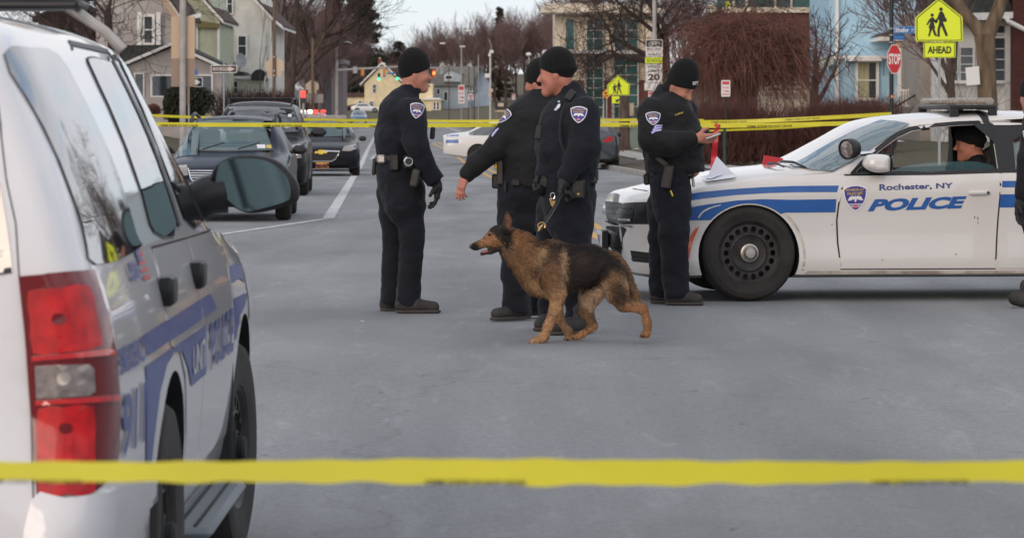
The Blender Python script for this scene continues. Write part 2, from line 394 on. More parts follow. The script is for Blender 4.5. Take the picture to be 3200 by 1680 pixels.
# ================================================================ ground
M_asph = mat('asphalt', (.165, .168, .178), rough=.82, bump=.35, bscale=170)
def asphalt_nodes(m):
    n = m.node_tree.nodes; l = m.node_tree.links; b = n['Principled BSDF']; t = n.new('ShaderNodeTexCoord')
    def noise(sc, stretch, det=6, dist=0):
        mpn = n.new('ShaderNodeMapping'); mpn.inputs['Scale'].default_value = stretch; l.new(t.outputs['Object'], mpn.inputs[0])
        z = n.new('ShaderNodeTexNoise'); z.inputs['Scale'].default_value = sc; z.inputs['Detail'].default_value = det; z.inputs['Distortion'].default_value = dist
        l.new(mpn.outputs[0], z.inputs['Vector']); return z.outputs[0]
    def ramp(src, a, c0, b_, c1):
        r = n.new('ShaderNodeValToRGB'); r.color_ramp.elements[0].position = a; r.color_ramp.elements[0].color = (*c0, 1)
        r.color_ramp.elements[1].position = b_; r.color_ramp.elements[1].color = (*c1, 1); l.new(src, r.inputs[0]); return r.outputs[0]
    def mixm(mode, fac, a, b_):
        x = n.new('ShaderNodeMix'); x.data_type = 'RGBA'; x.blend_type = mode; x.inputs[0].default_value = fac; l.new(a, x.inputs[6]); l.new(b_, x.inputs[7]); return x.outputs[2]
    base = ramp(noise(.55, (1, .35, 1), 5, .6), .3, (.194, .198, .205), .7, (.292, .296, .301))      # salt bleached and worn patches
    lanes = ramp(noise(1.1, (1.0, .045, 1), 4, .3), .35, (.86, .87, .88), .62, (1.08, 1.08, 1.08))     # tracks worn along the street
    grit = mixm('MULTIPLY', 1, ramp(noise(150, (1, 1, 1), 3), .3, (.70, .70, .70), .7, (1.25, 1.25, 1.25)), ramp(noise(34, (1, .6, 1), 4), .36, (.90, .90, .90), .6, (1.05, 1.05, 1.05)))
    salt = ramp(noise(5, (1, .22, 1), 8, 1.2), .58, (1, 1, 1), .74, (1.22, 1.22, 1.21))
    spot = ramp(noise(9, (1, .5, 1), 3, .4), .24, (.62, .62, .62), .31, (1, 1, 1))
    o = mixm('MULTIPLY', 1, base, lanes); o = mixm('MULTIPLY', .8, o, grit); o = mixm('MULTIPLY', 1, o, salt); o = mixm('MULTIPLY', .8, o, spot)
    wob = n.new('ShaderNodeVectorMath'); wob.operation = 'ADD'; zz = n.new('ShaderNodeTexNoise'); zz.inputs['Scale'].default_value = 1.3; zz.inputs['Detail'].default_value = 6; l.new(t.outputs['Object'], zz.inputs['Vector']); l.new(t.outputs['Object'], wob.inputs[0]); l.new(zz.outputs['Color'], wob.inputs[1])
    vo = n.new('ShaderNodeTexVoronoi'); vo.feature = 'DISTANCE_TO_EDGE'; vo.inputs['Scale'].default_value = .16; l.new(wob.outputs[0], vo.inputs['Vector'])
    crack = ramp(vo.outputs['Distance'], .0008, (.62, .61, .60), .0030, (1, 1, 1)); track = ramp(noise(.8, (.35, .06, 1), 2, 2.5), .47, (1, 1, 1), .5, (.90, .90, .90))
    o = mixm('MULTIPLY', .4, o, crack); o = mixm('MULTIPLY', .8, o, track)
    l.new(o, b.inputs['Base Color'])
asphalt_nodes(M_asph)
M_line = mat('road_paint_white', (.55, .55, .54), rough=.8, var=.35, vscale=9, col2=(.24, .24, .25), lo=.28, hi=.5)
M_yel = mat('road_paint_yellow', (.58, .33, .10), rough=.8, col2=(.30, .22, .14), vscale=7, lo=.3, hi=.5)
M_grass = mat('winter_grass', (.085, .085, .035), rough=.95, col2=(.075, .05, .032), vscale=1.3, bump=.6, bscale=30, detail=9)
M_dirt = mat('verge_dirt', (.10, .075, .058), rough=.95, col2=(.055, .042, .034), vscale=2.5, bump=.6, bscale=18)
M_conc = mat('concrete', (.33, .31, .29), rough=.85, var=.2, vscale=3, bump=.2)
M_snow = mat('old_snow', (.62, .64, .67), rough=.7, col2=(.30, .29, .28), vscale=6, bump=.6, bscale=14, lo=.35, hi=.6)

def terrain_h(X, Y):
    """lawns rise on both sides of the street"""
    c = cl(Y); z = zg(Y) - .03; dl = (c - 6.3) - X; dr = X - (c + 4.4)
    if dl > 0 and Y > 20: z += .15 * smooth01(dl / .4) + 1.25 * smooth01((dl - 3) / 9) * smooth01((Y - 62) / 40)
    if dr > 0 and Y > 68: z += .15 * smooth01(dr / .4) + .55 * smooth01((dr - 3) / 8) * smooth01((Y - 75) / 20)
    if Y > 430: z += (Y - 430) * .012
    return z
ys = [-30, -10, 0, 6, 10, 13, 14, 15, 16, 17, 18, 19, 20, 22, 25, 30, 36, 42, 48, 54, 60, 64, 66, 68, 69, 70, 72, 76, 80] + list(range(84, 200, 6)) + list(range(200, 460, 13)) + [500, 600, 800, 1200, 2000, 4000]
def xs_at(Y):
    c = cl(Y); return [-3000, -600, -150, -70, -40] + [c - 6.3 - a for a in (20, 16, 12, 10, 8, 6, 4.5, 3, 2, 1, .4, .2, 0)] + [c - 5, c - 2.5, c, c + 2, c + 4.2] + [c + 4.4 + a for a in (0, .2, .4, 1, 2, 3, 4.5, 6, 8, 10, 12, 16, 20)] + [40, 70, 150, 600, 3000]
v = []; f = []
for Y in ys:
    xs = sorted(xs_at(Y))
    for X in xs: v.append((X, Y, terrain_h(X, Y)))
nx = len(xs)
for i in range(len(ys) - 1):
    for j in range(nx - 1): f.append((i * nx + j, i * nx + j + 1, (i + 1) * nx + j + 1, (i + 1) * nx + j))
structure(mk('ground', v, f, M_grass))
def strip(name, fl, fr, Ys, m, dz, nx=7):
    v = []; f = []
    for Y in Ys:
        a, b = fl(Y), fr(Y)
        for j in range(nx): X = lerp(a, b, j / (nx - 1)); v.append((X, Y, zg(Y) + dz))
    for i in range(len(Ys) - 1):
        for j in range(nx - 1): f.append((i * nx + j, i * nx + j + 1, (i + 1) * nx + j + 1, (i + 1) * nx + j))
    return structure(mk(name, v, f, m))
Yr = [y for y in ys if y <= 500]
# the street, widening into the junction with the side street on the right
strip('road', lambda Y: (-60 if Y < 30 else cl(Y) - 6.1), lambda Y: (60 if Y < 60 else lerp(60, cl(Y) + 4.2, smooth01((Y - 60) / 10)) if Y < 70 else cl(Y) + 4.2), Yr, M_asph, 0, 9)
# kerbs and pavements
def kerb(name, fx, Ys, wd=.16, h=.13):
    mb = MB()
    for a, b in zip(Ys[:-1], Ys[1:]):
        p = [(fx(a), a, zg(a) - .05), (fx(a) + wd, a, zg(a) - .05), (fx(a) + wd, a, zg(a) + h), (fx(a), a, zg(a) + h)]
        q = [(fx(b), b, zg(b) - .05), (fx(b) + wd, b, zg(b) - .05), (fx(b) + wd, b, zg(b) + h), (fx(b), b, zg(b) + h)]
        mb.add(p + q, [(0, 1, 5, 4), (1, 2, 6, 5), (2, 3, 7, 6), (3, 0, 4, 7), (0, 3, 2, 1), (4, 5, 6, 7)])
    return structure(mb.build(name, M_conc, smooth=False))
kerb('left_kerb', lambda Y: cl(Y) - 6.22, [30, 45, 60, 80, 100, 118, 140, 170, 200, 240, 280, 330, 400, 480])
kerb('right_kerb', lambda Y: cl(Y) + 4.24, [72, 80, 90, 104, 118, 140, 170, 200, 240, 280, 330, 400, 480])
def pave(name, fl, fr, Ys, m, dz):
    v = []; f = []
    for Y in Ys:
        for j in range(4): X = lerp(fl(Y), fr(Y), j / 3); v.append((X, Y, terrain_h(X, Y) + dz))
    for i in range(len(Ys) - 1):
        for j in range(3): f.append((i * 4 + j, i * 4 + j + 1, (i + 1) * 4 + j + 1, (i + 1) * 4 + j))
    return structure(mk(name, v, f, m))
Yp = [y for y in ys if 72 <= y <= 440]
pave('right_pavement', lambda Y: cl(Y) + 6.3, lambda Y: cl(Y) + 7.7, Yp, M_conc, .04)
pave('left_pavement', lambda Y: cl(Y) - 8.6, lambda Y: cl(Y) - 7.1, [y for y in ys if 36 <= y <= 440], M_conc, .04)
pave('verge', lambda Y: cl(Y) + 4.6, lambda Y: cl(Y) + 6.2, Yp, M_dirt, .03)
# painted markings: strips between two ground points given in photo pixels
def gpt(x, y):
    d = 1.45 * F / (y - HY)
    for _ in range(12): d = (HC - zg(d)) * F / (y - HY)
    return (x - CX) / F * d, d
def marking(name, pts, wd, m):
    q = [gpt(*p) for p in pts]; mb = MB()
    for (x0, y0), (x1, y1) in zip(q[:-1], q[1:]):
        n_ = max(1, int(abs(y1 - y0) / 4)); dx, dy = x1 - x0, y1 - y0; l_ = math.hypot(dx, dy); nx_, ny_ = -dy / l_ * wd / 2, dx / l_ * wd / 2
        r_ = [(lerp(x0, x1, i / n_), lerp(y0, y1, i / n_)) for i in range(n_ + 1)]
        for (a, b), (c, d) in zip(r_[:-1], r_[1:]):
            mb.quad((a + nx_, b + ny_, zg(b) + .005), (c + nx_, d + ny_, zg(d) + .005), (c - nx_, d - ny_, zg(d) + .005), (a - nx_, b - ny_, zg(b) + .005))
    return structure(mb.build(name, m, smooth=False))
marking('bike_lane_line', [(1026, 683), (1108, 547), (1148, 470), (1172, 425), (1186, 398)], .17, M_line)
marking('parking_lane_line', [(1020, 684), (560, 752)], .12, M_line)
marking('yellow_centre_line', [(1885, 752), (1640, 612), (1425, 487), (1352, 448)], .13, M_yel)
marking('yellow_centre_line', [(1900, 727), (1660, 595), (1436, 475), (1368, 444)], .13, M_yel)
marking('stop_line', [(1398, 447), (1440, 445)], .35, M_line)
marking('stop_line', [(1352, 446), (1378, 444)], .35, M_line)
marking('stop_line', [(1196, 470), (1160, 497)], .15, M_line)
marking('far_lane_line', [(1395, 398), (1440, 412), (1492, 432)], .2, M_line)
# ================================================================ vehicles
M_white = mat('white_car_paint', (.67, .645, .62), rough=.32, coat=1, var=.02, vscale=1.5)
M_whiteT = mat('white_suv_paint', (.71, .695, .71), rough=.28, coat=1)
M_dirty = mat('road_grime_white', (.62, .56, .50), rough=.6, col2=(.34, .28, .24), vscale=7)
M_navy = mat('dark_blue_car_paint', (.005, .011, .030), rough=.3, coat=.1, spec=.14)
M_black = mat('black_car_paint', (.008, .009, .012), rough=.3, coat=.1, spec=.14)
M_grey = mat('grey_car_paint', (.055, .065, .075), rough=.3, coat=1, metal=.3)
M_bluecar = mat('blue_car_paint', (.05, .13, .22), rough=.3, coat=1, metal=.3)
M_silver = mat('pale_car_paint', (.62, .62, .63), rough=.3, coat=1)
M_plast = mat('black_plastic', (.016, .016, .018), rough=.45)
M_plastm = mat('matt_black_plastic', (.02, .02, .021), rough=.8)
M_rub = mat('tyre_rubber', (.028, .026, .025), rough=.85, bump=.15, bscale=40, var=.3, vscale=5)
M_steel = mat('black_steel_wheel', (.035, .033, .032), rough=.5, metal=.3, var=.3, vscale=9)
M_alloy = mat('alloy_wheel', (.45, .45, .46), rough=.35, metal=.9)
M_chrome = mat('chrome', (.75, .75, .76), rough=.12, metal=1)
M_hub = mat('worn_hub_cap', (.42, .39, .36), rough=.4, metal=.8, var=.2)
M_glassd = mat('dark_tinted_glass', (.012, .016, .018), rough=.03, spec=1.0, ior=1.7, coat=1)
M_priv = mat('privacy_glass', (.012, .015, .017), rough=.02, spec=.9, ior=1.75, coat=.6)
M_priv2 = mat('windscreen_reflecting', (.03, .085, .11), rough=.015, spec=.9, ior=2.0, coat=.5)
M_glass = mat('clear_glass', (.8, .95, .95), rough=.0, alpha=.16, spec=.8, ior=1.6)
M_screen = mat('windscreen_glass', (.10, .22, .24), rough=.02, alpha=.42, spec=1, ior=1.75)
M_blue = mat('police_blue_stripe', (.020, .105, .36), rough=.4, coat=.3, var=.08, vscale=5)
M_blueT = mat('police_blue_stripe_suv', (.028, .055, .23), rough=.4, coat=.2)
M_navytxt = mat('navy_lettering', (.05, .07, .22), rough=.4)
M_purple = mat('badge_purple', (.055, .045, .26), rough=.5)
M_gold = mat('badge_gold', (.62, .45, .06), rough=.5)
M_wh = mat('white_marking', (.75, .74, .75), rough=.5)
M_pink = mat('badge_pink', (.6, .16, .24), rough=.5)
M_red = mat('flag_red', (.5, .02, .03), rough=.4)
M_redlens = mat('red_lamp_lens', (.55, .012, .016), rough=.08, coat=1, spec=.8, var=.15, vscale=30)
M_redlens2 = mat('bright_red_lamp_lens', (.46, .009, .012), rough=.28, coat=.25, spec=.35, var=.25, vscale=22)
M_darkred = mat('dark_red_lamp_lens', (.15, .006, .010), rough=.12, coat=.4, spec=.5)
M_clear = mat('clear_lamp_lens', (.26, .22, .21), rough=.15, coat=1, metal=.4, var=.25, vscale=40)
M_amber = mat('orange_side_marker', (.72, .10, .015), rough=.15, coat=1)
M_seat = mat('seat_cloth', (.03, .028, .028), rough=.9)
M_seatb = mat('tan_seat', (.16, .10, .075), rough=.9)
M_plateo = mat('orange_number_plate', (.75, .30, .04), rough=.5)
M_platew = mat('white_number_plate', (.62, .62, .6), rough=.5)
M_seam = mat('panel_gap', (.03, .025, .025), rough=.9)
M_lit = mat('lit_white_lamp', (.9, .9, .85), emit=(1, .9, .8), estr=1.6)
M_litred = mat('lit_red_lamp', (.8, .03, .03), emit=(1, .06, .04), estr=1.8)
M_litamb = mat('lit_amber_signal', (.8, .2, .03), emit=(1, .22, .05), estr=2.2)
M_litgr = mat('lit_green_signal', (.03, .6, .3), emit=(.05, .8, .4), estr=1.5)
M_bar = mat('lightbar_lens', (.50, .48, .44), rough=.1, spec=.8, alpha=.38)
M_barin = mat('lightbar_modules', (.34, .22, .15), rough=.35, metal=.5, var=.6, vscale=16)

def pchip(keys):
    x = np.array([k[0] for k in keys], float); y = np.array([k[1] for k in keys], float); h = np.diff(x); dl = np.diff(y) / h; m = np.zeros(len(x))
    m[0], m[-1] = dl[0], dl[-1]
    for i in range(1, len(x) - 1):
        if dl[i - 1] * dl[i] > 0:
            w1, w2 = 2 * h[i] + h[i - 1], h[i] + 2 * h[i - 1]; m[i] = (w1 + w2) / (w1 / dl[i - 1] + w2 / dl[i])
    def fn(u):
        u = min(max(u, x[0]), x[-1]); i = min(int(np.searchsorted(x, u, 'right')) - 1, len(h) - 1); t = (u - x[i]) / h[i]
        return float((2 * t ** 3 - 3 * t ** 2 + 1) * y[i] + (t ** 3 - 2 * t ** 2 + t) * h[i] * m[i] + (-2 * t ** 3 + 3 * t ** 2) * y[i + 1] + (t ** 3 - t ** 2) * h[i] * m[i + 1])
    return fn
def boolean(obj, cutters, op='DIFFERENCE'):
    for c in cutters:
        md = obj.modifiers.new('b', 'BOOLEAN'); md.object = c; md.operation = op; md.solver = 'EXACT'
    bpy.context.view_layer.update()
    me = bpy.data.meshes.new_from_object(obj.evaluated_get(bpy.context.evaluated_depsgraph_get()))
    obj.modifiers.clear(); old = obj.data; obj.data = me; bpy.data.meshes.remove(old)
    for c in cutters: bpy.data.objects.remove(c)
def car_body(root, K, us, m, arches=(), holes=(), cabin=None, dark=None, warp=None, flare=None):
    """lofted body shell: K holds the profile curves against u (metres behind the front axle)"""
    zl, zb, zr, zt, wm, bw, wt = (pchip(K[k]) for k in ('zl', 'zb', 'zr', 'zt', 'wm', 'bw', 'wt')); side = K.get('side')
    rows = []
    for u in us:
        a, b, r_, t, W, B, T = zl(u), zb(u), zr(u), zt(u), wm(u), bw(u), wt(u); h = b - a; sec = [(0, a), (.8 * W, a), (.92 * W, a + .02)]
        for fr, k in (side or ((.08, .965), (.2, .985), (.35, .996), (.5, 1.0), (.65, .998), (.78, .992), (.9, .978), (.96, .965))): sec.append((W * k, a + fr * h))
        sec.append((B, b))
        for q in (.12, .3, .5, .7, .88, 1): sec.append((B + (T - B) * q + .022 * math.sin(math.pi * q) * min(1, (r_ - b) / .3), b + (r_ - b) * q))
        for th in (14, 28, 42, 56, 70, 80): sec.append((T * math.cos(R(th)), r_ + (t - r_) * math.sin(R(th))))
        sec.append((0, t)); rows.append((u, sec))
    v = []; n = None
    for u, sec in rows:
        ring = [(y, z) for y, z in sec] + [(-y, z) for y, z in reversed(sec[1:-1])]; n = len(ring)
        for y, z in ring:
            uu = u + (warp(u, y, z) if warp else 0); v.append((uu, y, z))
    f = []
    for i in range(len(rows) - 1):
        for j in range(n): f.append((i * n + j, i * n + (j + 1) % n, (i + 1) * n + (j + 1) % n, (i + 1) * n + j))
    for i, rv in ((0, True), (len(rows) - 1, False)):
        c = len(v); q = np.mean(v[i * n:(i + 1) * n], 0); q[0] = v[i * n][0] if not warp else q[0]; v.append(tuple(q))
        for j in range(n):
            t = (c, i * n + j, i * n + (j + 1) % n); f.append(t[::-1] if rv else t)
    o = mk('body', v, f, [m, dark or M_plastm], root, smooth=False)
    cut = []
    def tmp(mb, inside=True):
        c = mb.build('cutter', M_plastm, root, smooth=False); cut.append(c)
    for (u0, z0, rad, wi, wo) in arches:
        for sg in (-1, 1):
            prof = [(u0 + rad * math.cos(t), z0 + rad * math.sin(t)) for t in np.linspace(0, 2 * math.pi, 49)[:-1]]
            tmp(fixprism(None, prof, min(sg * wi, sg * wo), max(sg * wi, sg * wo)))
    for (poly, y0, y1) in holes: tmp(fixprism(None, poly, y0, y1))
    if cut: boolean(o, cut)
    me = o.data
    if len(me.materials) < 2: me.materials.clear(); me.materials.append(m); me.materials.append(dark or M_plastm)
    for p in me.polygons:
        c = p.center; p.material_index = 0
        for (u0, z0, rad, wi, wo) in arches:
            rr = math.hypot(c.x - u0, c.z - z0)
            if rr < rad * 1.012 and (abs(c.y) < wi + .02 or (abs(p.normal.y) < .35 and rr < rad * 1.004 and rr > rad * .9 and (p.normal.x * (c.x - u0) + p.normal.z * (c.z - z0)) < 0)): p.material_index = 1
        for (poly, y0, y1) in holes:          # walls left by a cut are dark trim
            if y0 - .002 < c.y < y1 + .002:
                if min(abs(c.y - y0), abs(c.y - y1)) < .002 and inpoly([(c.x, c.z)], [poly])[0]: p.material_index = 1
                elif abs(p.normal.y) < .5:
                    for q0, q1 in zip(poly, list(poly[1:]) + [poly[0]]):
                        e = Vector((q1[0] - q0[0], q1[1] - q0[1])); w_ = Vector((c.x - q0[0], c.z - q0[1])); t = min(1, max(0, w_.dot(e) / max(e.length_squared, 1e-9)))
                        if (w_ - e * t).length < .003: p.material_index = 1
    me.shade_smooth(); me.set_sharp_from_angle(angle=R(35)); o.name = 'body'
    return o
def fixprism(_, poly, y0, y1):
    """closed prism of a (u, z) outline between two lateral positions, faces outward"""
    mb = MB(); n = len(poly); ar = sum(poly[i][0] * poly[(i + 1) % n][1] - poly[(i + 1) % n][0] * poly[i][1] for i in range(n))
    p = list(poly) if ar > 0 else list(reversed(poly))
    vs = [(a, y0, b) for a, b in p] + [(a, y1, b) for a, b in p]
    fs = [tuple(range(n)), tuple(reversed(range(n, 2 * n)))] + [(i, n + i, n + (i + 1) % n, (i + 1) % n) for i in range(n)]
    return mb.add(vs, fs)
def wheel(root, u, y, z, r, wd, sg, style='alloy', rr=None, steer=0):
    """tyre > rim; y is the outer face's lateral position, sg its side"""
    rr = rr or r * .66; mb = MB(); i = y - sg * wd
    prof = [(rr * .98, y - sg * .02), (rr * 1.02, y - sg * .003), (rr * 1.12, y), (r * .84, y + sg * .012), (r * .93, y + sg * .004), (r * .975, y - sg * .018), (r * .995, y - sg * .04)]
    for k in range(5):
        t = lerp(y - sg * .05, i + sg * .05, k / 4.0); prof += [(r, t - sg * .004)] + ([(r, t - sg * .026), (r - .008, t - sg * .029), (r - .008, t - sg * .035)] if k < 4 else [])
    prof += [(r * .99, i + sg * .04), (r * .9, i), (rr, i)]
    mb.lathe(prof, 48, (0, 0, 0)); 
    if steer:
        M = rotm('Z', steer); pv = Vector((0, y - sg * wd / 2, 0)); mb.v = [tuple(M @ (Vector(q) - pv) + pv) for q in mb.v]
    mb.v = [(a + u, b, c + z) for a, b, c in mb.v]; ty = mb.build('wheel', M_rub, root, angle=30)
    rb = MB(); fy = y - sg * .035
    if style == 'steel':
        holes = [ellipse(rr * .76 * math.cos(t), rr * .76 * math.sin(t), rr * .085, rr * .095, 12) for t in np.linspace(0, 2 * math.pi, 19)[:-1]]
        vv, ff = fill([ellipse(0, 0, rr * .90, rr * .90, 48), *holes, ellipse(0, 0, rr * .62, rr * .62, 40)])
        rb.add([(a, fy + sg * (.012 - .02 * abs(math.hypot(a, b) / rr - .76)), b) for a, b in vv], [tuple(x) for x in ff])
        rb.lathe([(rr * .90, fy + sg * .01), (rr * .93, fy + sg * .012), (rr * .97, fy + sg * .026), (rr * 1.0, fy + sg * .03), (rr * 1.01, fy)], 48)
        rb.lathe([(rr * .62, fy + sg * .014), (rr * .58, fy + sg * .018), (rr * .56, fy + sg * .005), (rr * .40, fy - sg * .005), (0.001, fy - sg * .005)], 40)
        rb.lathe([(rr * .90, fy), (rr * .85, fy - sg * .09), (0.001, fy - sg * .09)], 32)
    elif style == 'alloy':
        rb.lathe([(rr * .9, fy), (rr * .98, fy + sg * .03), (rr * 1.01, fy)], 32)
        for k in range(5):
            a = 2 * math.pi * k / 5 + .3
            for da in (-.16, .16):
                p0 = Vector((rr * .15 * math.cos(a), fy + sg * .012, rr * .15 * math.sin(a))); p1 = Vector((rr * .93 * math.cos(a + da), fy + sg * .012, rr * .93 * math.sin(a + da))); rb.tube([p0, p1], [rr * .07, rr * .06], 6)
        rb.lathe([(rr * .2, fy), (rr * .2, fy + sg * .02), (0.001, fy + sg * .025)], 20)
    if steer: M = rotm('Z', steer); pv = Vector((0, y - sg * wd / 2, 0)); rb.v = [tuple(M @ (Vector(q) - pv) + pv) for q in rb.v]
    rb.v = [(a + u, b, c + z) for a, b, c in rb.v]; rim = rb.build('rim', M_steel if style == 'steel' else M_alloy, ty, angle=35)
    if style != 'steel':
        db = MB(); db.lathe([(rr * .95, fy - sg * .05), (.001, fy - sg * .05)], 24); db.v = [(a + u, b, c + z) for a, b, c in db.v]; db.build('brake_disc', M_plastm, ty)
    else:
        hb = MB(); hb.lathe([(rr * .30, fy - sg * .004), (rr * .29, fy + sg * .022), (rr * .24, fy + sg * .026), (rr * .22, fy + sg * .016), (rr * .2, fy + sg * .016), (rr * .19, fy + sg * .045), (rr * .15, fy + sg * .055), (.001, fy + sg * .056)], 32)
        if steer: hb.v = [tuple(M @ (Vector(q) - pv) + pv) for q in hb.v]
        hb.v = [(a + u, b, c + z) for a, b, c in hb.v]; hb.build('hub_cap', M_hub, ty, angle=30)
    return ty
def ends(a, b, n, e=(.0, .012, .03, .06, .1, .15, .21, .28)):
    return [a + x for x in e] + list(np.linspace(a + .38, b - .38, n)) + [b - x for x in reversed(e)]
def roundend(keys, a, b, ra=.3, rb=.2, p=.62, q=.8):
    """width curve that tucks in towards both bumpers"""
    fn = pchip(keys); out_ = []
    for u in sorted(set([a + x * ra for x in (0, .03, .1, .2, .35, .5, .7, 1)] + [b - x * rb for x in (0, .03, .1, .2, .35, .5, .7, 1)] + [k[0] for k in keys if a + ra < k[0] < b - rb])):
        g = 1.0
        if u < a + ra: t = (u - a) / ra; g = p + (1 - p) * math.sqrt(max(0, 1 - (1 - t) ** 2))
        if u > b - rb: t = (b - u) / rb; g = q + (1 - q) * math.sqrt(max(0, 1 - (1 - t) ** 2))
        out_.append((u, fn(u) * g))
    return out_
def badge(S, name, cx, cy, w_, h_, how, tilt=0, skew=0, off=.004, grid=None, lean=0):
    """police shoulder shield: purple field, pale border, gold lettering, white bird over a river scene"""
    sh = [(-.5, .36), (-.36, .44), (-.18, .49), (0, .5), (.18, .49), (.36, .44), (.5, .36), (.47, .1), (.40, -.12), (.27, -.31), (.12, -.44), (0, -.5), (-.12, -.44), (-.27, -.31), (-.40, -.12), (-.47, .1)]
    c, s_ = math.cos(R(tilt)), math.sin(R(tilt)); yd = -1 if how == 'px' else 1
    def T(p): a, b = p[0] * w_, p[1] * h_; a += b * lean; return (cx + a * c - b * s_, cy + yd * (a * s_ + b * c + skew * a))
    sc = lambda k: [T((a * k, b * k)) for a, b in sh]
    g = grid or w_ / 5
    par = S.patch(name, [sc(1)], M_wh if lean != 99 else M_purple, how, g, off)
    for cc, m, lp, o_ in (('field', M_purple, [[sc(.88)]], .0015),): 
        x = S.patch('badge_field', lp[0], m, how, g, off + o_); x.parent = par
    mb = MB()
    for body, q in (('ROCHESTER, N.Y.', [(-.37, .25), (.37, .25), (.37, .35), (-.37, .35)]), ('POLICE DEPT.', [(-.32, .12), (.32, .12), (.32, .22), (-.32, .22)])):
        S.text('t', body, [T(p) for p in q], None, how, off + .003, mb, bold=.02)
    x = mb.build('badge_lettering', M_gold, S.root); x.parent = par
    mb = MB()
    for sg in (-1, 1):
        wing = [(.03 * sg, .06), (.12 * sg, .09), (.24 * sg, .05), (.33 * sg, -.10), (.27 * sg, -.07), (.25 * sg, -.10), (.20 * sg, -.06), (.17 * sg, -.09), (.12 * sg, -.04), (.05 * sg, -.05)]
        S.patch('w', [[T(p) for p in wing]], None, how, g * 2, off + .003, mb=mb)
    S.patch('b', [[T(p) for p in [(-.05, .05), (.0, .09), (.05, .05), (.04, -.1), (0, -.16), (-.04, -.1)]]], None, how, g * 2, off + .0034, mb=mb)
    for k, (yy, ww) in enumerate(((-.2, .3), (-.25, .25), (-.30, .19))):
        S.patch('r', [[T(p) for p in [(-ww, yy), (ww, yy), (ww * .9, yy - .025), (-ww * .9, yy - .025)]]], None, how, g * 2, off + .003, mb=mb)
    x = mb.build('badge_bird', M_wh, S.root); x.parent = par
    x = S.patch('badge_flower', [[T(p) for p in ellipse(0, -.30, .09, .07, 12)]], M_pink, how, g * 2, off + .0045); x.parent = par
    return par
# ================================================================ white police saloon across the street
_d = 25.4; _w = P(2341, 941, _d); YAW = 5.0
ch = thing('police_car', 'white police saloon with blue stripes and POLICE lettering parked across the street', 'police car')
ch.rotation_euler = (0, 0, R(YAW)); _r = Matrix.Rotation(R(YAW), 3, 'Z') @ Vector((0, -.93, 0)); ch.location = (_w.x - _r.x, _w.y - _r.y, 0)
M_ch = wmat(ch); _chi = M_ch.inverted()
def chp(x, y, yl=-.93):
    """photo pixel -> (u, z) on the near side plane of the saloon"""
    o = _chi @ Vector((0, 0, HC)); d = _chi.to_3x3() @ (P(x, y, 1) - Vector((0, 0, HC))); t = (yl - o.y) / d.y; p = o + d * t; return (p.x, p.z)
def chl(pts, yl=-.93): return [chp(x, y, yl) for x, y in pts]
_a, _b = -0.945, 4.0
KC = dict(
    zl=[(-1.1, .30), (-.95, .20), (-.5, .17), (3.5, .17), (3.8, .24), (4.0, .36)],
    zb=[(-1.1, .66), (-1.0, .71), (-.68, .80), (-.3, .875), (0, .915), (.3, .945), (.7, .962), (1.9, .985), (3, 1.02), (4.0, 1.0)],
    zr=[(-1.1, .67), (-1.0, .72), (-.68, .81), (-.3, .885), (0, .925), (.4, .958), (.62, .975), (.8, 1.06), (1.0, 1.175), (1.24, 1.30), (1.5, 1.355), (2.0, 1.385), (2.5, 1.365), (2.9, 1.28), (3.2, 1.14), (3.45, 1.035), (4.0, 1.01)],
    zt=[(-1.1, .71), (-1.0, .775), (-.68, .865), (-.3, .945), (0, .995), (.3, 1.025), (.36, 1.04), (.7, 1.215), (1.0, 1.365), (1.25, 1.405), (1.6, 1.432), (2.1, 1.445), (2.6, 1.42), (3.0, 1.34), (3.4, 1.16), (3.55, 1.10), (4.0, 1.05)],
    wm=roundend([(-1.1, .90), (-.6, .925), (0, .945), (.7, .925), (2, .935), (3.05, .945), (4.0, .90)], _a, _b, .55, .35, .66, .8),
    bw=roundend([(-1.1, .84), (-.6, .87), (0, .895), (.6, .885), (2, .895), (3.05, .895), (4.0, .84)], _a, _b, .55, .35, .66, .8),
    wt=roundend([(-1.1, .82), (-.6, .84), (0, .86), (.55, .84), (.7, .80), (1.0, .72), (1.3, .655), (2, .63), (2.6, .62), (3.0, .66), (3.4, .76), (4.0, .80)], _a, _b, .55, .35, .66, .8),
    side=((.04, .965), (.10, .985), (.18, .992), (.26, .985), (.36, .978), (.48, .977), (.62, .983), (.74, .995), (.84, 1.0), (.92, .99), (.97, .972)))
win = curve(chl([(2662, 540), (2700, 510), (2760, 465), (2820, 428), (2862, 410), (2920, 400), (3000, 393), (3103, 389), (3107, 440), (3109, 528), (2900, 536)], -.80), 1)
win = chl([(2668, 538), (2705, 508), (2760, 466), (2815, 430), (2860, 411), (2925, 400), (3000, 393), (3098, 389), (3106, 440), (3108, 527), (2900, 535)], -.80)
rwin = chl([(3172, 394), (3235, 392), (3330, 400), (3420, 440), (3470, 528), (3166, 528)], -.80)
cabin = [(.66, .50), (.66, .90), (.88, 1.02), (1.12, 1.20), (1.36, 1.33), (2.2, 1.38), (2.55, 1.34), (2.9, 1.2), (3.0, .9), (3.0, .5)]
us = sorted(set([round(x, 3) for x in ends(_a, _b, 60)]))
chb = car_body(ch, KC, us, M_white, arches=[(0, .345, .386, .60, 1.2), (3.05, .352, .40, .60, 1.2)],
               holes=[(cabin, -.66, .66), (win, -1.2, 1.2), (rwin, -1.2, 1.2)], cabin=(.6, 3.05, .668, .45, 1.385),
               warp=lambda u, y, z: .10 * smooth01((.55 - z) / .4) * smooth01((-.75 - u) / .3) + .10 * smooth01((z - .62) / .2) * smooth01((-.85 - u) / .2))
SC = Surf(ch, chb)
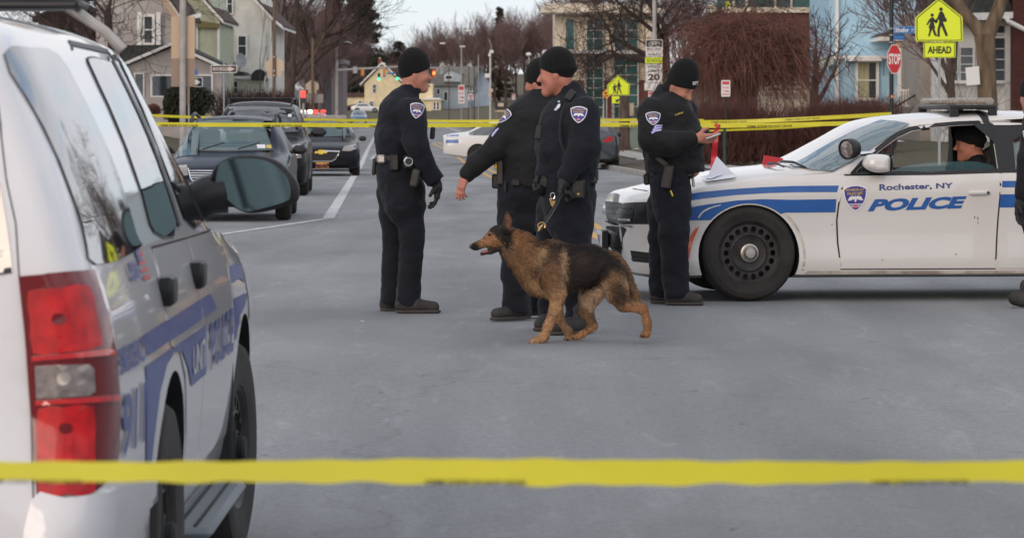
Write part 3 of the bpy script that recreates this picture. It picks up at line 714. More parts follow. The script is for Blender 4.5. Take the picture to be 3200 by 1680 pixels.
def chpatch(name, px, m, off, grid=.06, rim=0, holes=(), yl=-.93): return SC.patch(name, [chl(px, yl)] + [chl(h, yl) for h in holes], m, -1, grid, off, rim)
for (u, st) in ((0, 4), (3.05, 0)):
    for sg in (-1, 1): wheel(ch, u, sg * .925, .365, .365, .235, sg, 'steel', .238, st)
# arch lip grime and dark inner arch come with the shell; doors are panels standing proud of it
dpx = [(2646, 551), (2634, 590), (2624, 640), (2619, 690), (2622, 760), (2631, 838), (3108, 836), (3116, 700), (3122, 620), (3125, 541), (2900, 548)]
gap = chpatch('panel_gap', [(2640, 545), (2629, 590), (2619, 640), (2614, 690), (2617, 760), (2627, 843), (3113, 841), (3121, 700), (3127, 620), (3131, 534), (2900, 541)], M_seam, .0012, .08)
door = chpatch('door', dpx, M_white, .005, .05, .02)
rd = SC.patch('door', [[(1.945, .985), (1.925, .6), (1.92, .245), (2.60, .245), (2.72, .60), (2.95, .72), (3.0, 1.0), (2.4, .995)]], M_white, -1, .06, .005, .02)
# mirrored far-side doors are plain shell; black trim round the side windows
tr = [(2650, 542), (2690, 505), (2750, 458), (2805, 420), (2850, 400), (2920, 389), (3000, 382), (3110, 378), (3240, 377), (3345, 388), (3440, 430), (3500, 535), (3240, 538), (3128, 540), (2900, 547), (2660, 547)]
def grow2(lp, k): c = np.mean(lp, 0); return [tuple(c + (np.array(p) - c) * (1 + k / max(.1, np.linalg.norm(np.array(p) - c)))) for p in lp]
SC.patch('window_trim', [chl(tr, -.80), grow2(win, .005), grow2(rwin, .005)], M_plast, -1, .03, .010, .02)
g = chpatch('rear_window', [(3172, 394), (3330, 400), (3420, 440), (3500, 528), (3166, 528)], M_screen, -.004, .08, yl=-.8)
mb = MB(); 
_g = curve(chl([(2772, 541), (2800, 527), (2850, 515), (2930, 507), (3020, 504), (3060, 507), (3108, 520), (3108, 530)], -.79), 3)
vv, ff = fill([_g], .08); 
mk('window', [(a, -.80 - .0 * b, b) for a, b in vv], [tuple(x) for x in ff], M_screen, ch)
# far-side window panes
mk('window', [(a, .80 + (.985 - b) * .45, b) for a, b in fill([win], .1)[0]], [tuple(x) for x in fill([win], .1)[1]], M_glass, ch)
# windscreen
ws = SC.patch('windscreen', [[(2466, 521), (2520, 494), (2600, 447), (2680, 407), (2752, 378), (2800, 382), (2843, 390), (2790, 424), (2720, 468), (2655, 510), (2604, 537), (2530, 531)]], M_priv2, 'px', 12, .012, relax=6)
# stripes on wing and rear door
arch = lambda a0, a1, r_, n=14: [(2341 + r_ * math.cos(R(a)), 800 - r_ * math.sin(R(a))) for a in np.linspace(a0, a1, n)]
st1 = [(2622, 580), (2480, 581), (2380, 585), (2280, 592), (2200, 600), (2120, 612), (2060, 626), (2056, 646), (2120, 632), (2200, 620), (2300, 609), (2400, 603), (2500, 600), (2616, 600)]
chpatch('blue_stripe', st1, M_blue, .004, .05)
st2 = [(2614, 622), (2480, 624), (2380, 622), (2300, 626), (2200, 640), (2120, 655), (2060, 669), (2060, 700), (2110, 697), (2160, 688)] + [p for p in arch(137, 53, 165)] + [(2455, 664), (2612, 663)]
chpatch('blue_stripe', st2, M_blue, .004, .05)
chpatch('white_flash', stroke(curve([(2182, 681), (2196, 662), (2222, 648), (2252, 640)], 4), [2, 4, 5, 5, 5, 5, 5, 5, 4, 4, 3, 3, 2]), M_white, .006, .05)
SC.patch('blue_stripe', [[(1.945, .905), (1.942, .857), (2.96, .87), (2.99, .918)]], M_blue, -1, .08, .0075)
SC.patch('blue_stripe', [[(1.935, .805), (1.925, .706), (2.80, .70), (2.94, .81)]], M_blue, -1, .08, .0075)
# lettering
SD = Surf(ch, chb, door)
SD.text('city_lettering', 'Rochester, NY', [chp(2748, 599), chp(2978, 590), chp(2978, 571), chp(2748, 576)], M_navytxt, -1, .003, bold=.03)
SD.text('police_lettering', 'POLICE', [chp(2712, 661), chp(3003, 651), chp(3022, 612), chp(2735, 622)], M_blue, -1, .003, bold=.055, shear=0)
_c = chp(2673, 619); badge(SD, 'door_badge', _c[0], _c[1], .19, .205, -1, tilt=2, lean=0)
# handle, scuffs
mb = MB(); a = chp(3026, 602); b = chp(3092, 599); yy = SD.side((a[0] + b[0]) / 2, a[1], -1)[0].y
mb.box(((a[0] + b[0]) / 2, yy - .016, a[1]), (.165, .03, .036), rotm('Y', -1), .013); hd = mb.build('handle', M_white, ch); hd.parent = door
mb = MB(); mb.lathe([(.011, -.005), (.011, 0), (.001, .001)], 12); mb.v = [(x + b[0] - .018, -y_ + yy - .031, z + a[1] + .001) for x, y_, z in mb.v]; x = mb.build('keyhole', M_plast, ch); x.parent = hd
mb = MB()
for (x, y, l_) in ((3045, 676, 6), (3055, 678, 9), (3056, 694, 3), (2600, 700, 3), (2757, 811, 4), (2986, 792, 5)):
    SD.patch('s', [[chp(x, y), chp(x + 2, y - 1), chp(x + 3, y + l_), chp(x + 1, y + l_ + 1)]], None, -1, .05, .003, mb=mb)
mb.build('scuff_marks', M_seam, ch, smooth=False)
# rocker grime and lower edge
chpatch('grimy_sill', [(2527, 846), (3300, 846), (3300, 879), (2512, 881)], M_dirty, .003, .05, .01)
chpatch('side_marker', [(2151, 806), (2150, 768), (2160, 735), (2174, 714), (2186, 707), (2182, 716), (2170, 745), (2160, 780), (2156, 812)], M_amber, .006, .03, .01)
chpatch('arch_grime', [p for p in arch(-28, 60, 170)] + [p for p in arch(60, -28, 178)], M_dirty, .002, .04)
# nose: bumper bar, grille, lamps, plate
SB = SC
M_smoke = mat('smoked_lamp_glass', (.016, .017, .019), rough=.3, spec=.4, var=.5, vscale=14)
def nose(name, px, m, off=.004, rim=.01, grid=9): return SB.patch(name, [px], m, 'px', grid, off, rim)
nose('bonnet_gap', stroke([(1944, 586), (1985, 591), (2046, 601), (2064, 606)], 2.5), M_seam, .002, 0, 30)
nose('headlight', [(1982, 641), (2030, 636), (2066, 633), (2070, 690), (2030, 691), (1975, 692)], M_smoke, .006)
nose('headlight_gap', [(1896, 628), (1950, 634), (2066, 629), (2075, 700), (1980, 700), (1925, 702), (1900, 690)], M_plast, .003, 0)
grl = nose('grille', [(1893, 630), (1945, 640), (1984, 641), (1976, 692), (1945, 701), (1912, 694), (1897, 676)], M_plast, .008)
for y0 in (645, 662, 679): x = nose('grille_bar', [(1905, y0), (1975, y0 + 5), (1975, y0 + 9), (1898, y0 + 5)], M_plast, .016, .012); x.parent = grl
mb = MB(); SB.text('t', 'DODGE', [(1940, 689), (1974, 690), (1974, 683), (1940, 682)], None, 'px', .02, mb, bold=.02); x = mb.build('grille_lettering', M_wh, ch); x.parent = grl
nose('bumper_mouth', [(1895, 706), (1950, 709), (1958, 716), (1946, 745), (1940, 806), (1925, 800), (1910, 775)], M_plastm, .005)
nose('fog_grille', [(1971, 782), (2035, 790), (2035, 822), (1978, 816)], M_plastm, .005)
for y0 in (793, 806): nose('fog_grille_bar', [(1975, y0), (2033, y0 + 6), (2033, y0 + 10), (1975, y0 + 4)], M_plast, .01, .008)
nose('chrome_lip', stroke([(1898, 690), (1925, 701), (1978, 706)], 3), M_plast, .02, .01, 30)
nose('bumper_lip', stroke([(1930, 846), (1990, 856), (2060, 862)], [8, 8, 8]), M_dirty, .004, .01, 20)
# push plate and number plate, front mounted
p0, n0 = SC.px(1912, 745); mb = MB()
Rp = rotm('Z', 0)
mb.box((p0.x - .03, -.10, p0.z + .01), (.10, .70, .13), None, .02); mb.build('bumper_bar', M_plast, ch)
mb = MB(); mb.box((p0.x - .115, -.12, p0.z + .005), (.05, .30, .155), None, .006); pb = mb.build('plate_holder', M_plast, ch)
mb = MB(); mb.box((p0.x - .145, -.12, p0.z + .005), (.008, .30, .15), None, .003); pl = mb.build('number_plate', M_platew, ch); pl.parent = pb
mb = MB(); text_on(mb, '2942', (p0.x - .149, -.01, p0.z - .04), (0, -1, 0), (0, 0, 1), .22, .09, .001, bold=.02); x = mb.build('plate_lettering', M_navytxt, ch); x.parent = pl
mb = MB(); q = SC.px(1975, 858)[0]; mb.prism([(0, 0), (.16, .01), (.17, -.06), (.10, -.05)], (q.x, q.y - .02, q.z + .01), (1, 0, 0), (0, 0, 1), .02); mb.build('loose_undertray', M_plastm, ch)
# mirror, spotlight, lightbar, wipers
mb = MB(); c = Vector((*chp(2741, 514, -1.04), 0)); c = Vector((c.x, -1.04, c.y))
prof = curve([(-.107, .012), (-.09, .06), (-.03, .078), (.06, .074), (.098, .05), (.10, -.03), (.085, -.052), (.0, -.06), (-.06, -.045), (-.1, -.018)], 4, True)
rows = []
for k, (yo, s_) in enumerate(((-.085, .35), (-.08, .6), (-.06, .85), (-.02, 1), (.03, 1), (.06, .93), (.075, .8))): rows.append([(c.x + a * s_, c.y + yo, c.z + b * s_) for a, b in prof])
n = len(prof); v = [p for r_ in rows for p in r_]; f = [(i * n + j, i * n + (j + 1) % n, (i + 1) * n + (j + 1) % n, (i + 1) * n + j) for i in range(len(rows) - 1) for j in range(n)] + [tuple(range(n)), tuple(reversed(range((len(rows) - 1) * n, len(rows) * n)))]
mr = mk('wing_mirror', v, f, M_white, ch, angle=60)
mb = MB(); mb.box((c.x + .02, c.y + .12, c.z - .045), (.10, .12, .035), None, .012); x = mb.build('mirror_arm', M_plast, ch); x.parent = mr
mb = MB(); mb.prism([(a * .9, b * .9) for a, b in prof], (c.x + .104, c.y, c.z), (0, 1, 0), (0, 0, 1), .004); x = mb.build('mirror_glass', M_glassd, ch); x.parent = mr
mb = MB(); mb.tube([(c.x - .06, -.875, c.z - .075), (c.x - .05, -.86, c.z + .05), (c.x - .08, -.83, c.z - .08)], .016, 6); mb.build('mirror_base', M_plast, ch)
sp = SC.px(2712, 482)[0]; sc_ = Vector((*chp(2655, 465, -.93), 0)); sc_ = Vector((sc_.x, -.93, sc_.y))
fd = Vector((-.80, -.58, -.12)).normalized(); e1 = fd.cross(Vector((0, 0, 1))).normalized(); e2 = e1.cross(fd)
def disc(mb, prof, n=28):
    vs = [sc_ + fd * h + (e1 * math.cos(2 * math.pi * j / n) + e2 * math.sin(2 * math.pi * j / n)) * r_ for r_, h in prof for j in range(n)]
    mb.add(vs, [(i * n + j, (i + 1) * n + j, (i + 1) * n + (j + 1) % n, i * n + (j + 1) % n) for i in range(len(prof) - 1) for j in range(n)])
mb = MB(); disc(mb, [(.001, -.085), (.04, -.082), (.065, -.06), (.078, -.02), (.08, .03), (.078, .042), (.07, .042), (.068, .03)]); sl = mb.build('spotlight', M_plast, ch)
mb = MB(); disc(mb, [(.068, .031), (.05, .040), (.001, .043)]); x = mb.build('lamp_lens', M_clear, ch); x.parent = sl
mb = MB(); mb.tube([sc_ - fd * .08, (sp + sc_) / 2 + Vector((0, -.02, -.02)), sp + Vector((.02, -.015, .01)), sp + Vector((.05, 0, .03))], [.012, .02, .018, .014], 10); x = mb.build('spotlight_arm', M_chrome, ch); x.parent = sl
mb = MB(); lc = Vector((1.80, 0, 1.468))
mb.box(lc, (.37, 1.20, .035), None, .012); lb = mb.build('lightbar', M_plast, ch)
mb = MB(); mb.box(lc + Vector((0, 0, .045)), (.34, 1.16, .055), None, .02); x = mb.build('lightbar_lens', M_bar, ch); x.parent = lb
mb = MB()
for k in range(9): mb.box(lc + Vector((-.02, -.5 + k * .125, .042)), (.16, .10, .034), None, .006)
for k in range(5): mb.box(lc + Vector((-.09 + k * .045, -.545, .042)), (.036, .03, .034), None, .004)
x = mb.build('lightbar_modules', M_barin, ch); x.parent = lb
for k in (-.15, .15):
    mb = MB(); mb.box((1.80 + k, -.585, 1.425), (.07, .03, .075), None, .008); mb.box((1.80 + k, .585, 1.425), (.07, .03, .075), None, .008); x = mb.build('lightbar_foot', M_plast, ch); x.parent = lb
SC.patch('roof_strap', [[(1.83, 1.425), (1.89, 1.425), (1.935, 1.33), (1.87, 1.33)]], M_plast, -1, .03, .012, .01)
# ================================================================ white police SUV in the foreground
ta = thing('police_suv', 'white police SUV with red tail lamps and blue stripes in the near left corner', 'police car', (-1.99, 12.45, -.20), R(-90))
KT = dict(
    zl=[(-1.0, .42), (-.8, .30), (3.6, .30), (4.0, .38), (4.14, .42)],
    zb=[(-1.0, .98), (-.8, 1.08), (0, 1.17), (.6, 1.22), (2, 1.245), (4.14, 1.245)],
    zr=[(-1.0, 1.0), (-.8, 1.10), (0, 1.19), (.55, 1.245), (.8, 1.38), (1.1, 1.62), (1.35, 1.775), (1.7, 1.82), (2.5, 1.835), (3.8, 1.825), (4.05, 1.80), (4.14, 1.77)],
    zt=[(-1.0, 1.06), (-.8, 1.15), (0, 1.235), (.5, 1.27), (.75, 1.45), (1.05, 1.73), (1.3, 1.875), (1.7, 1.94), (2.5, 1.955), (3.5, 1.95), (3.95, 1.935), (4.14, 1.90)],
    wm=roundend([(-1.0, .96), (0, 1.0), (3, 1.0), (4.14, .985)], -1.0, 4.14, .35, .20, .75, .90),
    bw=roundend([(-1.0, .90), (0, .935), (.6, .945), (3, .945), (4.14, .925)], -1.0, 4.14, .35, .20, .75, .90),
    wt=roundend([(-1.0, .86), (0, .88), (.55, .86), (.9, .80), (1.3, .725), (2, .71), (4.14, .70)], -1.0, 4.14, .35, .2, .75, .90),
    side=((.06, .93), (.14, .958), (.25, .978), (.38, .99), (.52, .998), (.64, 1.0), (.76, .995), (.86, .982), (.94, .964)))
tab = car_body(ta, KT, sorted(set(round(x, 3) for x in ends(-1.0, 4.14, 60, (0, .012, .03, .06, .1, .15, .2, .26)))), M_whiteT,
               arches=[(0, .41, .485, .62, 1.3), (2.60, .41, .475, .62, 1.3)],
               warp=lambda u, y, z: -(.16 * smooth01((z - 1.25) / .65)) * smooth01((u - 3.5) / .6) + .05 * smooth01((.85 - z) / .3) * smooth01((u - 3.8) / .3))
ST = Surf(ta, tab)
def tside(name, loops, m, off=.004, grid=.07, rim=0): return ST.patch(name, loops, m, 1, grid, off, rim)
for u, st in ((0, -4), (2.60, 0)):
    for sg in (-1, 1): wheel(ta, u, sg * .985, .40, .40, .27, sg, 'steel', .225, st if sg > 0 else st)
for o_ in list(ta.children_recursive):
    if o_.name.startswith('hub_cap'): o_.data.materials[0] = M_plastm
# side panes with black surrounds
wq = [(3.0, 1.30), (2.98, 1.45), (3.02, 1.66), (3.10, 1.80), (3.6, 1.81), (3.90, 1.79), (3.92, 1.6), (3.93, 1.35), (3.90, 1.255), (3.0, 1.262)]
wr = [(1.88, 1.30), (1.88, 1.77), (1.95, 1.795), (2.42, 1.80), (2.50, 1.76), (2.53, 1.6), (2.56, 1.40), (2.55, 1.29)]
wf = [(.80, 1.30), (.92, 1.42), (1.20, 1.66), (1.32, 1.75), (1.40, 1.78), (1.60, 1.79), (1.62, 1.3)]
def grow(lp, k):
    c = np.mean(lp, 0); return [tuple(c + (np.array(p) - c) * (1 + k / max(.1, np.linalg.norm(np.array(p) - c)))) for p in lp]
for lp, bl, dr in ((wq, .007, None), (wr, .007, 1), (wf, .007, 1)):
    if lp is not wq: tside('window_surround', [grow(curve(lp, 3, True), bl)], M_plast, .003, .08, .006)
    ST.patch('window', [curve(lp, 3, True)], M_priv, 1, .07, .006, relax=30)
tside('window_pillar', [[(1.80, 1.28), (1.80, 1.80), (1.875, 1.80), (1.875, 1.28)]], M_plast, .009, .08, .008)
tside('window_pillar', [[(.70, 1.28), (.84, 1.42), (1.12, 1.66), (1.30, 1.79), (1.34, 1.77), (1.19, 1.67), (.91, 1.43), (.79, 1.28)]], M_plast, .009, .06, .008)
tside('mirror_triangle', [[(.50, 1.25), (1.02, 1.56), (1.02, 1.27)]], M_plast, .010, .08, .01)
for lp in ([(1.74, 1.80), (1.76, 1.84), (2.66, 1.85), (2.70, 1.82), (2.66, 1.835), (1.79, 1.825)], [(1.1, 1.66), (1.30, 1.80), (1.68, 1.825), (1.68, 1.812), (1.31, 1.785), (1.14, 1.655)]):
    tside('rain_guard', [lp], M_plast, .004, .06, .004)
# doors with gaps
dR = [(1.70, .50), (1.70, 1.235), (2.70, 1.245), (2.75, 1.1), (2.70, .965), (2.45, .93), (2.28, .845), (2.15, .66), (2.10, .50)]
dF = [(.52, .50), (.52, 1.10), (.62, 1.225), (1.68, 1.235), (1.68, .50)]
doors = []
for lp in (dR, dF):
    tside('panel_gap', [grow(lp, .012)], M_seam, .0012, .09); doors.append(tside('door', [lp], M_whiteT, .004, .07, .015))
STD = Surf(ta, tab, *doors)
def tdec(name, loops, m, off=.003, grid=.08): return STD.patch(name, loops, m, 1, grid, off)
tdec('blue_stripe', [[(3.32, .98), (3.36, 1.04), (1.40, 1.045), (1.20, .985)]], M_blueT)
tdec('blue_stripe', [[(3.36, .955), (1.62, .955), (1.62, .80), (2.12, .80), (2.22, .86), (2.40, .925), (2.6, .94), (2.82, .92), (3.0, .86), (3.1, .77), (3.17, .64), (3.27, .64), (3.34, .80)]], M_blueT)
tdec('blue_stripe', [[(.50, 1.03), (.50, 1.09), (.05, 1.085), (-.15, 1.06), (-.15, 1.0), (.1, 1.03)]], M_blueT)
tdec('blue_stripe', [[(.50, .83), (.50, .975), (-.1, .965), (-.2, .955), (.0, .92), (.25, .90), (.40, .83)]], M_blueT)
def ttext(name, body, u0, u1, z0, z1, m, **k): return STD.text(name, body, [(u0, z0), (u1, z0), (u1, z1), (u0, z1)], m, 1, .007, **k)
ttext('emergency_lettering', 'EMERGENCY', 3.90, 3.34, .972, 1.04, M_blueT, bold=.03)
ttext('number_lettering', '911', 3.86, 3.40, .755, .92, M_blueT, bold=.03)
ttext('unit_lettering', 'UNIT', 2.10, 1.68, .83, .92, M_whiteT, bold=.02)
ttext('police_lettering', 'POLICE', 1.50, .62, .80, .955, M_blueT, bold=.03)
ttext('flag_lettering', 'USA', 3.42, 3.16, 1.185, 1.235, M_blueT, bold=.03)
mb = MB(); 
for k in range(5): STD.patch('s', [[(3.14, 1.175 + k * .021), (2.98, 1.175 + k * .021), (2.98, 1.186 + k * .021), (3.14, 1.186 + k * .021)]], None, 1, .1, .004, mb=mb)
mb.build('flag_stripes', M_red, ta, smooth=False); tdec('flag_canton', [[(3.14, 1.225), (3.07, 1.225), (3.07, 1.275), (3.14, 1.275)]], M_blueT, .005)
for dr_, u in ((doors[0], 2.72), (doors[1], 1.78)):
    h, n = STD.side(u, 1.125, 1); mb = MB()
    prof = [(-.085, .012), (-.08, .045), (.0, .05), (.08, .04), (.085, .0), (.07, -.04), (-.05, -.045), (-.08, -.02)]
    rows = [[(u - a * s_, h.y + yo, 1.125 + b * s_) for a, b in prof] for yo, s_ in ((-.005, .9), (.022, .95), (.034, .8), (.036, .4))]; n_ = len(prof)
    v = [p for r_ in rows for p in r_]; f = [(i * n_ + j, i * n_ + (j + 1) % n_, (i + 1) * n_ + (j + 1) % n_, (i + 1) * n_ + j) for i in range(3) for j in range(n_)] + [tuple(range(3 * n_, 4 * n_))]
    hd = mk('handle', v, f, M_plast, ta, angle=50); hd.parent = dr_
# running board
mb = MB(); mb.box((1.36, .93, .335), (1.36, .26, .04), None, .018); rb_ = mb.build('running_board', mat('grey_running_board', (.16, .18, .20), rough=.6), ta)
mb = MB()
for k in range(4): mb.box((1.36, .84 + k * .055, .357), (1.3, .012, .008), None, .003)
x = mb.build('tread_ridges', M_plastm, ta); x.parent = rb_
mb = MB(); mb.box((.52, .90, .52), (.035, .20, .52), None, .01); mb.build('mud_flap', M_plastm, ta)
# tail lamp, bumper, tailgate window
tl = ST.patch('tail_lamp', [[(62, 862), (175, 852), (283, 846), (300, 900), (328, 990), (350, 1100), (362, 1230), (362, 1400), (348, 1480), (290, 1530), (200, 1548), (116, 1556), (100, 1300), (80, 1050)]], M_darkred, 'px', 14, .012, .03)
def lens(name, px, m, off): x = ST.patch(name, [px], m, 'px', 16, off, .012); x.parent = tl; return x
lens('upper_lens', curve([(92, 908), (180, 902), (262, 900), (285, 985), (300, 1080), (200, 1098), (108, 1102), (98, 1000)], 2, True), M_redlens2, .017)
lens('reversing_lens', [(113, 1142), (190, 1138), (262, 1136), (276, 1150), (280, 1222), (266, 1234), (190, 1240), (118, 1243)], M_clear, .019)
lens('lower_lens', curve([(122, 1276), (200, 1270), (276, 1266), (280, 1400), (280, 1535), (200, 1545), (122, 1550), (120, 1400)], 2, True), M_redlens2, .017)
lens('lens_rib', [(104, 1112), (320, 1092), (338, 1098), (338, 1108), (104, 1126)], M_redlens, .022); lens('lens_rib', [(116, 1250), (345, 1232), (352, 1240), (352, 1250), (116, 1264)], M_redlens, .022)
for (x_, y_) in ((182, 995), (205, 1335)): lens('bulb', ellipse(x_, y_, 17, 17, 14), M_darkred, .019)
lens('bulb', ellipse(200, 1180, 17, 20, 14), M_hub, .021)
ST.patch('tailgate_window', [[(-200, 560), (-40, 556), (0, 570), (22, 700), (42, 852), (0, 858), (-200, 860)]], M_glassd, 'px', 22, .004)
ST.patch('tailgate_gap', [stroke([(-10, 300), (20, 560), (50, 700), (60, 862), (80, 1050), (98, 1300), (104, 1560), (100, 1680)], [4] * 8)], M_seam, 'px', 30, .003)
ST.patch('bumper', [curve([(102, 1560), (200, 1556), (292, 1536), (420, 1505), (505, 1470), (512, 1600), (498, 1800), (100, 1860)], 3, True)], M_whiteT, 'px', 26, .02, .04)
# wing mirror with its glass turned to the rear
dm = 11.55
ol = curve([(661, 543), (676, 516), (713, 493), (766, 485), (833, 491), (876, 510), (909, 543), (929, 573), (933, 606), (923, 633), (866, 653), (799, 666), (756, 661), (700, 626), (660, 576)], 3, True)
gl = curve([(675, 586), (680, 530), (700, 503), (766, 495), (833, 503), (883, 536), (904, 570), (908, 610), (893, 629), (819, 651), (760, 658), (696, 610)], 3, True)
cc = np.mean(ol, 0); v = []; f = []; n = len(ol)
lay = [(0, .94), (.008, 1), (.05, 1.0), (.09, .93), (.115, .75), (.125, .4)]
for dy, k in lay: v += [P(*(cc + (np.array(p) - cc) * k), dm) + Vector((0, dy, 0)) for p in ol]
for i in range(len(lay) - 1): f += [(i * n + j, i * n + (j + 1) % n, (i + 1) * n + (j + 1) % n, (i + 1) * n + j) for j in range(n)]
f += [tuple(range((len(lay) - 1) * n, len(lay) * n)), tuple(reversed(range(n)))]
mir = mk('wing_mirror', v, f, M_plast, ta, True, angle=60)
vv, ff = fill([gl], 25); M_mirr = mat('mirror_glass', (.10, .15, .16), rough=.06, metal=.85)
x = mk('mirror_glass', [P(a, b, dm) + Vector((.0, -.006 - .00004 * (a - 790), 0)) for a, b in vv], [tuple(q) for q in ff], M_mirr, ta, True); x.parent = mir
mb = MB(); mb.tube([P(700, 600, dm + .06), P(650, 610, dm + .05), P(600, 640, dm + .05)], [.075, .07, .07], 10); x = mb.build('mirror_arm', M_plast, ta, True); x.parent = mir
# roof lightbar
mb = MB(); mb.box((1.62, 0, 1.985), (.30, 1.22, .03), None, .01); lbT = mb.build('lightbar', M_plast, ta)
mb = MB(); mb.box((1.62, 0, 2.05), (.32, 1.26, .10), None, .04); x = mb.build('lightbar_lens', M_bar, ta); x.parent = lbT
mb = MB()
for k in range(8): mb.box((1.66, -.50 + k * .14, 2.07), (.16, .11, .05), None, .01)
x = mb.build('lightbar_modules', M_barin, ta); x.parent = lbT
for sg in (-1, 1):
    mb = MB(); mb.tube([(1.62, sg * .56, 1.98), (1.62, sg * .68, 1.90), (1.62, sg * .735, 1.84)], [.02, .016, .02], 8); x = mb.build('lightbar_bracket', M_hub, ta); x.parent = lbT
# ================================================================ parked and distant cars
def profile(fo, wb, ro, H, W, kind):
    a, b = -fo, wb + ro
    if kind == 'suv':
        zt = [(a, .78), (a + .06, .90), (a + .15, .96), (-.4, 1.04), (.3, 1.10), (.45, 1.13), (.95, H - .12), (1.3, H - .02), (1.9, H), (b - .35, H - .03), (b - .12, H - .10), (b, H - .45)]
        zb = [(a, .72), (a + .2, .88), (.0, .98), (.5, 1.04), (b, 1.06)]; cr = [(a, .05), (.3, .06), (.6, .16), (1.2, .10), (b, .09)]
    else:
        zt = [(a, .62), (a + .06, .70), (a + .18, .77), (-.3, .88), (.35, .96), (.5, 1.0), (1.15, H - .07), (1.6, H), (2.2, H - .01), (2.7, H - .13), (3.2, 1.12 if kind == 'sedan' else H - .15), (b - .3, 1.06 if kind == 'sedan' else H - .3), (b, 1.0)]
        zb = [(a, .56), (a + .2, .72), (0, .84), (.5, .91), (b, .95)]; cr = [(a, .05), (.3, .06), (.7, .16), (1.3, .09), (b, .08)]
    ct = pchip(cr); zr = [(u, z - ct(u)) for u, z in zt]; zbf = pchip(zb); zr = [(u, max(z, zbf(u) + .006)) for u, z in zr]
    return dict(zl=[(a, .30), (a + .25, .20), (wb, .20), (b, .34)], zb=zb, zr=zr, zt=zt, wm=roundend([(a, W * .97), (0, W), (wb, W), (b, W * .96)], a, b, .45, .3, .72, .8),
                bw=roundend([(a, W * .90), (0, W * .93), (wb, W * .94), (b, W * .9)], a, b, .45, .3, .72, .8), wt=roundend([(a, W * .86), (.35, W * .86), (.7, W * .78), (1.25, W * .68), (wb, W * .68), (b, W * .7)], a, b, .45, .3, .72, .8)), a, b
def parked(name, label, loc, rotz, dims, kind, paint, r=.33, group=None, cabin=None, cat='car', style='alloy'):
    fo, wb, ro, H, W = dims; t = thing(name, label, cat, loc, rotz, group); K, a, b = profile(fo, wb, ro, H, W, kind)
    us = sorted(set(round(x, 3) for x in ends(a, b, 34))); pre = None
    arch_ = [(0, r, r * 1.12, W - .30, W + .3), (wb, r, r * 1.12, W - .30, W + .3)]
    if cabin: pre = car_body(t, K, us, paint); S0 = Surf(t, pre); me = pre.data; bpy.data.objects.remove(pre)
    bdy = car_body(t, K, us, paint, arch_, [(cabin, -W * .62, W * .62)] if cabin else [])
    for u in (0, wb):
        for sg in (-1, 1): wheel(t, u, sg * (W - .02), r, r, .21, sg, style)
    return t, (S0 if cabin else Surf(t, bdy)), K
SD_ = R(90 + 2.1)
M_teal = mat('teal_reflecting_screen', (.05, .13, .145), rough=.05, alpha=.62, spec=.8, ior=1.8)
# --- estate car nearest on the left
wg, SW, _k = parked('estate_car', 'dark blue estate car with roof rails parked nearest on the left kerb', (-3.98, 47.4, zg(47.4)), SD_, (.92, 2.70, 1.05, 1.47, .875), 'wagon', M_navy, .32, 'dark cars parked along the left kerb',
                    cabin=[(.42, .62), (.36, 1.03), (.62, 1.16), (1.10, 1.40), (2.6, 1.36), (3.4, 1.25), (3.85, 1.12), (3.3, 1.0), (3.2, .62)])
def pxp(S, name, px, m, off=.006, grid=8, rim=.006, relax=0): return S.patch(name, [px], m, 'px', grid, off, rim, relax=relax)
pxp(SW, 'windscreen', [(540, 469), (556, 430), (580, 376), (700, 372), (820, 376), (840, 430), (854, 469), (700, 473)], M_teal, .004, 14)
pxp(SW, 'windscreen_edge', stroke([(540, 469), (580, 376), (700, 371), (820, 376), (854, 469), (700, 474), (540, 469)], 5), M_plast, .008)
g_ = pxp(SW, 'grille', [(588, 530), (806, 530), (798, 558), (788, 567), (604, 567), (596, 558)], M_plast, .006)
for k in range(5): x = pxp(SW, 'grille_bar', [(592 + k * 2, 534 + k * 7), (802 - k * 2, 534 + k * 7), (802 - k * 2, 536.5 + k * 7), (592 + k * 2, 536.5 + k * 7)], M_chrome, .014, 20); x.parent = g_
x = pxp(SW, 'grille_surround', stroke([(588, 528), (596, 558), (606, 569), (788, 569), (798, 558), (806, 528)], 3.5), M_chrome, .018); x.parent = g_
for a, b in ((530, 584), (812, 868)): pxp(SW, 'headlight', [(a, 520), (b, 516), (b + 4, 548), (a + 4, 556)], M_clear, .008)
pxp(SW, 'bumper_intake', [(590, 622), (810, 622), (800, 652), (600, 652)], M_plastm, .006); pxp(SW, 'bumper_strip', [(536, 590), (862, 590), (862, 600), (536, 600)], M_plast, .012)
x = pxp(SW, 'inspection_sticker', [(802, 453), (828, 453), (830, 464), (804, 464)], M_wh, .008); x = pxp(SW, 'registration_sticker', [(832, 454), (846, 454), (848, 464), (834, 464)], M_gold, .008)
mb = MB(); 
for sg in (-1, 1): mb = MB(); mb.tube([(1.15, sg * .60, 1.36), (1.30, sg * .60, 1.47), (2.0, sg * .60, 1.50), (3.3, sg * .60, 1.42), (3.5, sg * .60, 1.30)], [.022, .024, .024, .024, .02], 8); mb.build('roof_rail', M_plast, wg)
for yy in (-.37, .37):
    mb = MB(); mb.box((1.75, yy, .82), (.16, .46, .55), rotm('Y', 12), .06); mb.box((1.86, yy, 1.17), (.10, .29, .20), rotm('Y', 8), .05); mb.build('seat', M_seatb if yy < 0 else M_seat, wg)
mb = MB(); mb.box((2.6, 0, .82), (.16, 1.2, .5), rotm('Y', 12), .06); mb.box((2.68, 0, 1.12), (.1, .28, .18), None, .05); mb.build('rear_bench', M_seat, wg)
mb = MB(); mb.box((.78, 0, .93), (.4, 1.06, .14), None, .05); mb.build('dashboard', M_seat, wg)
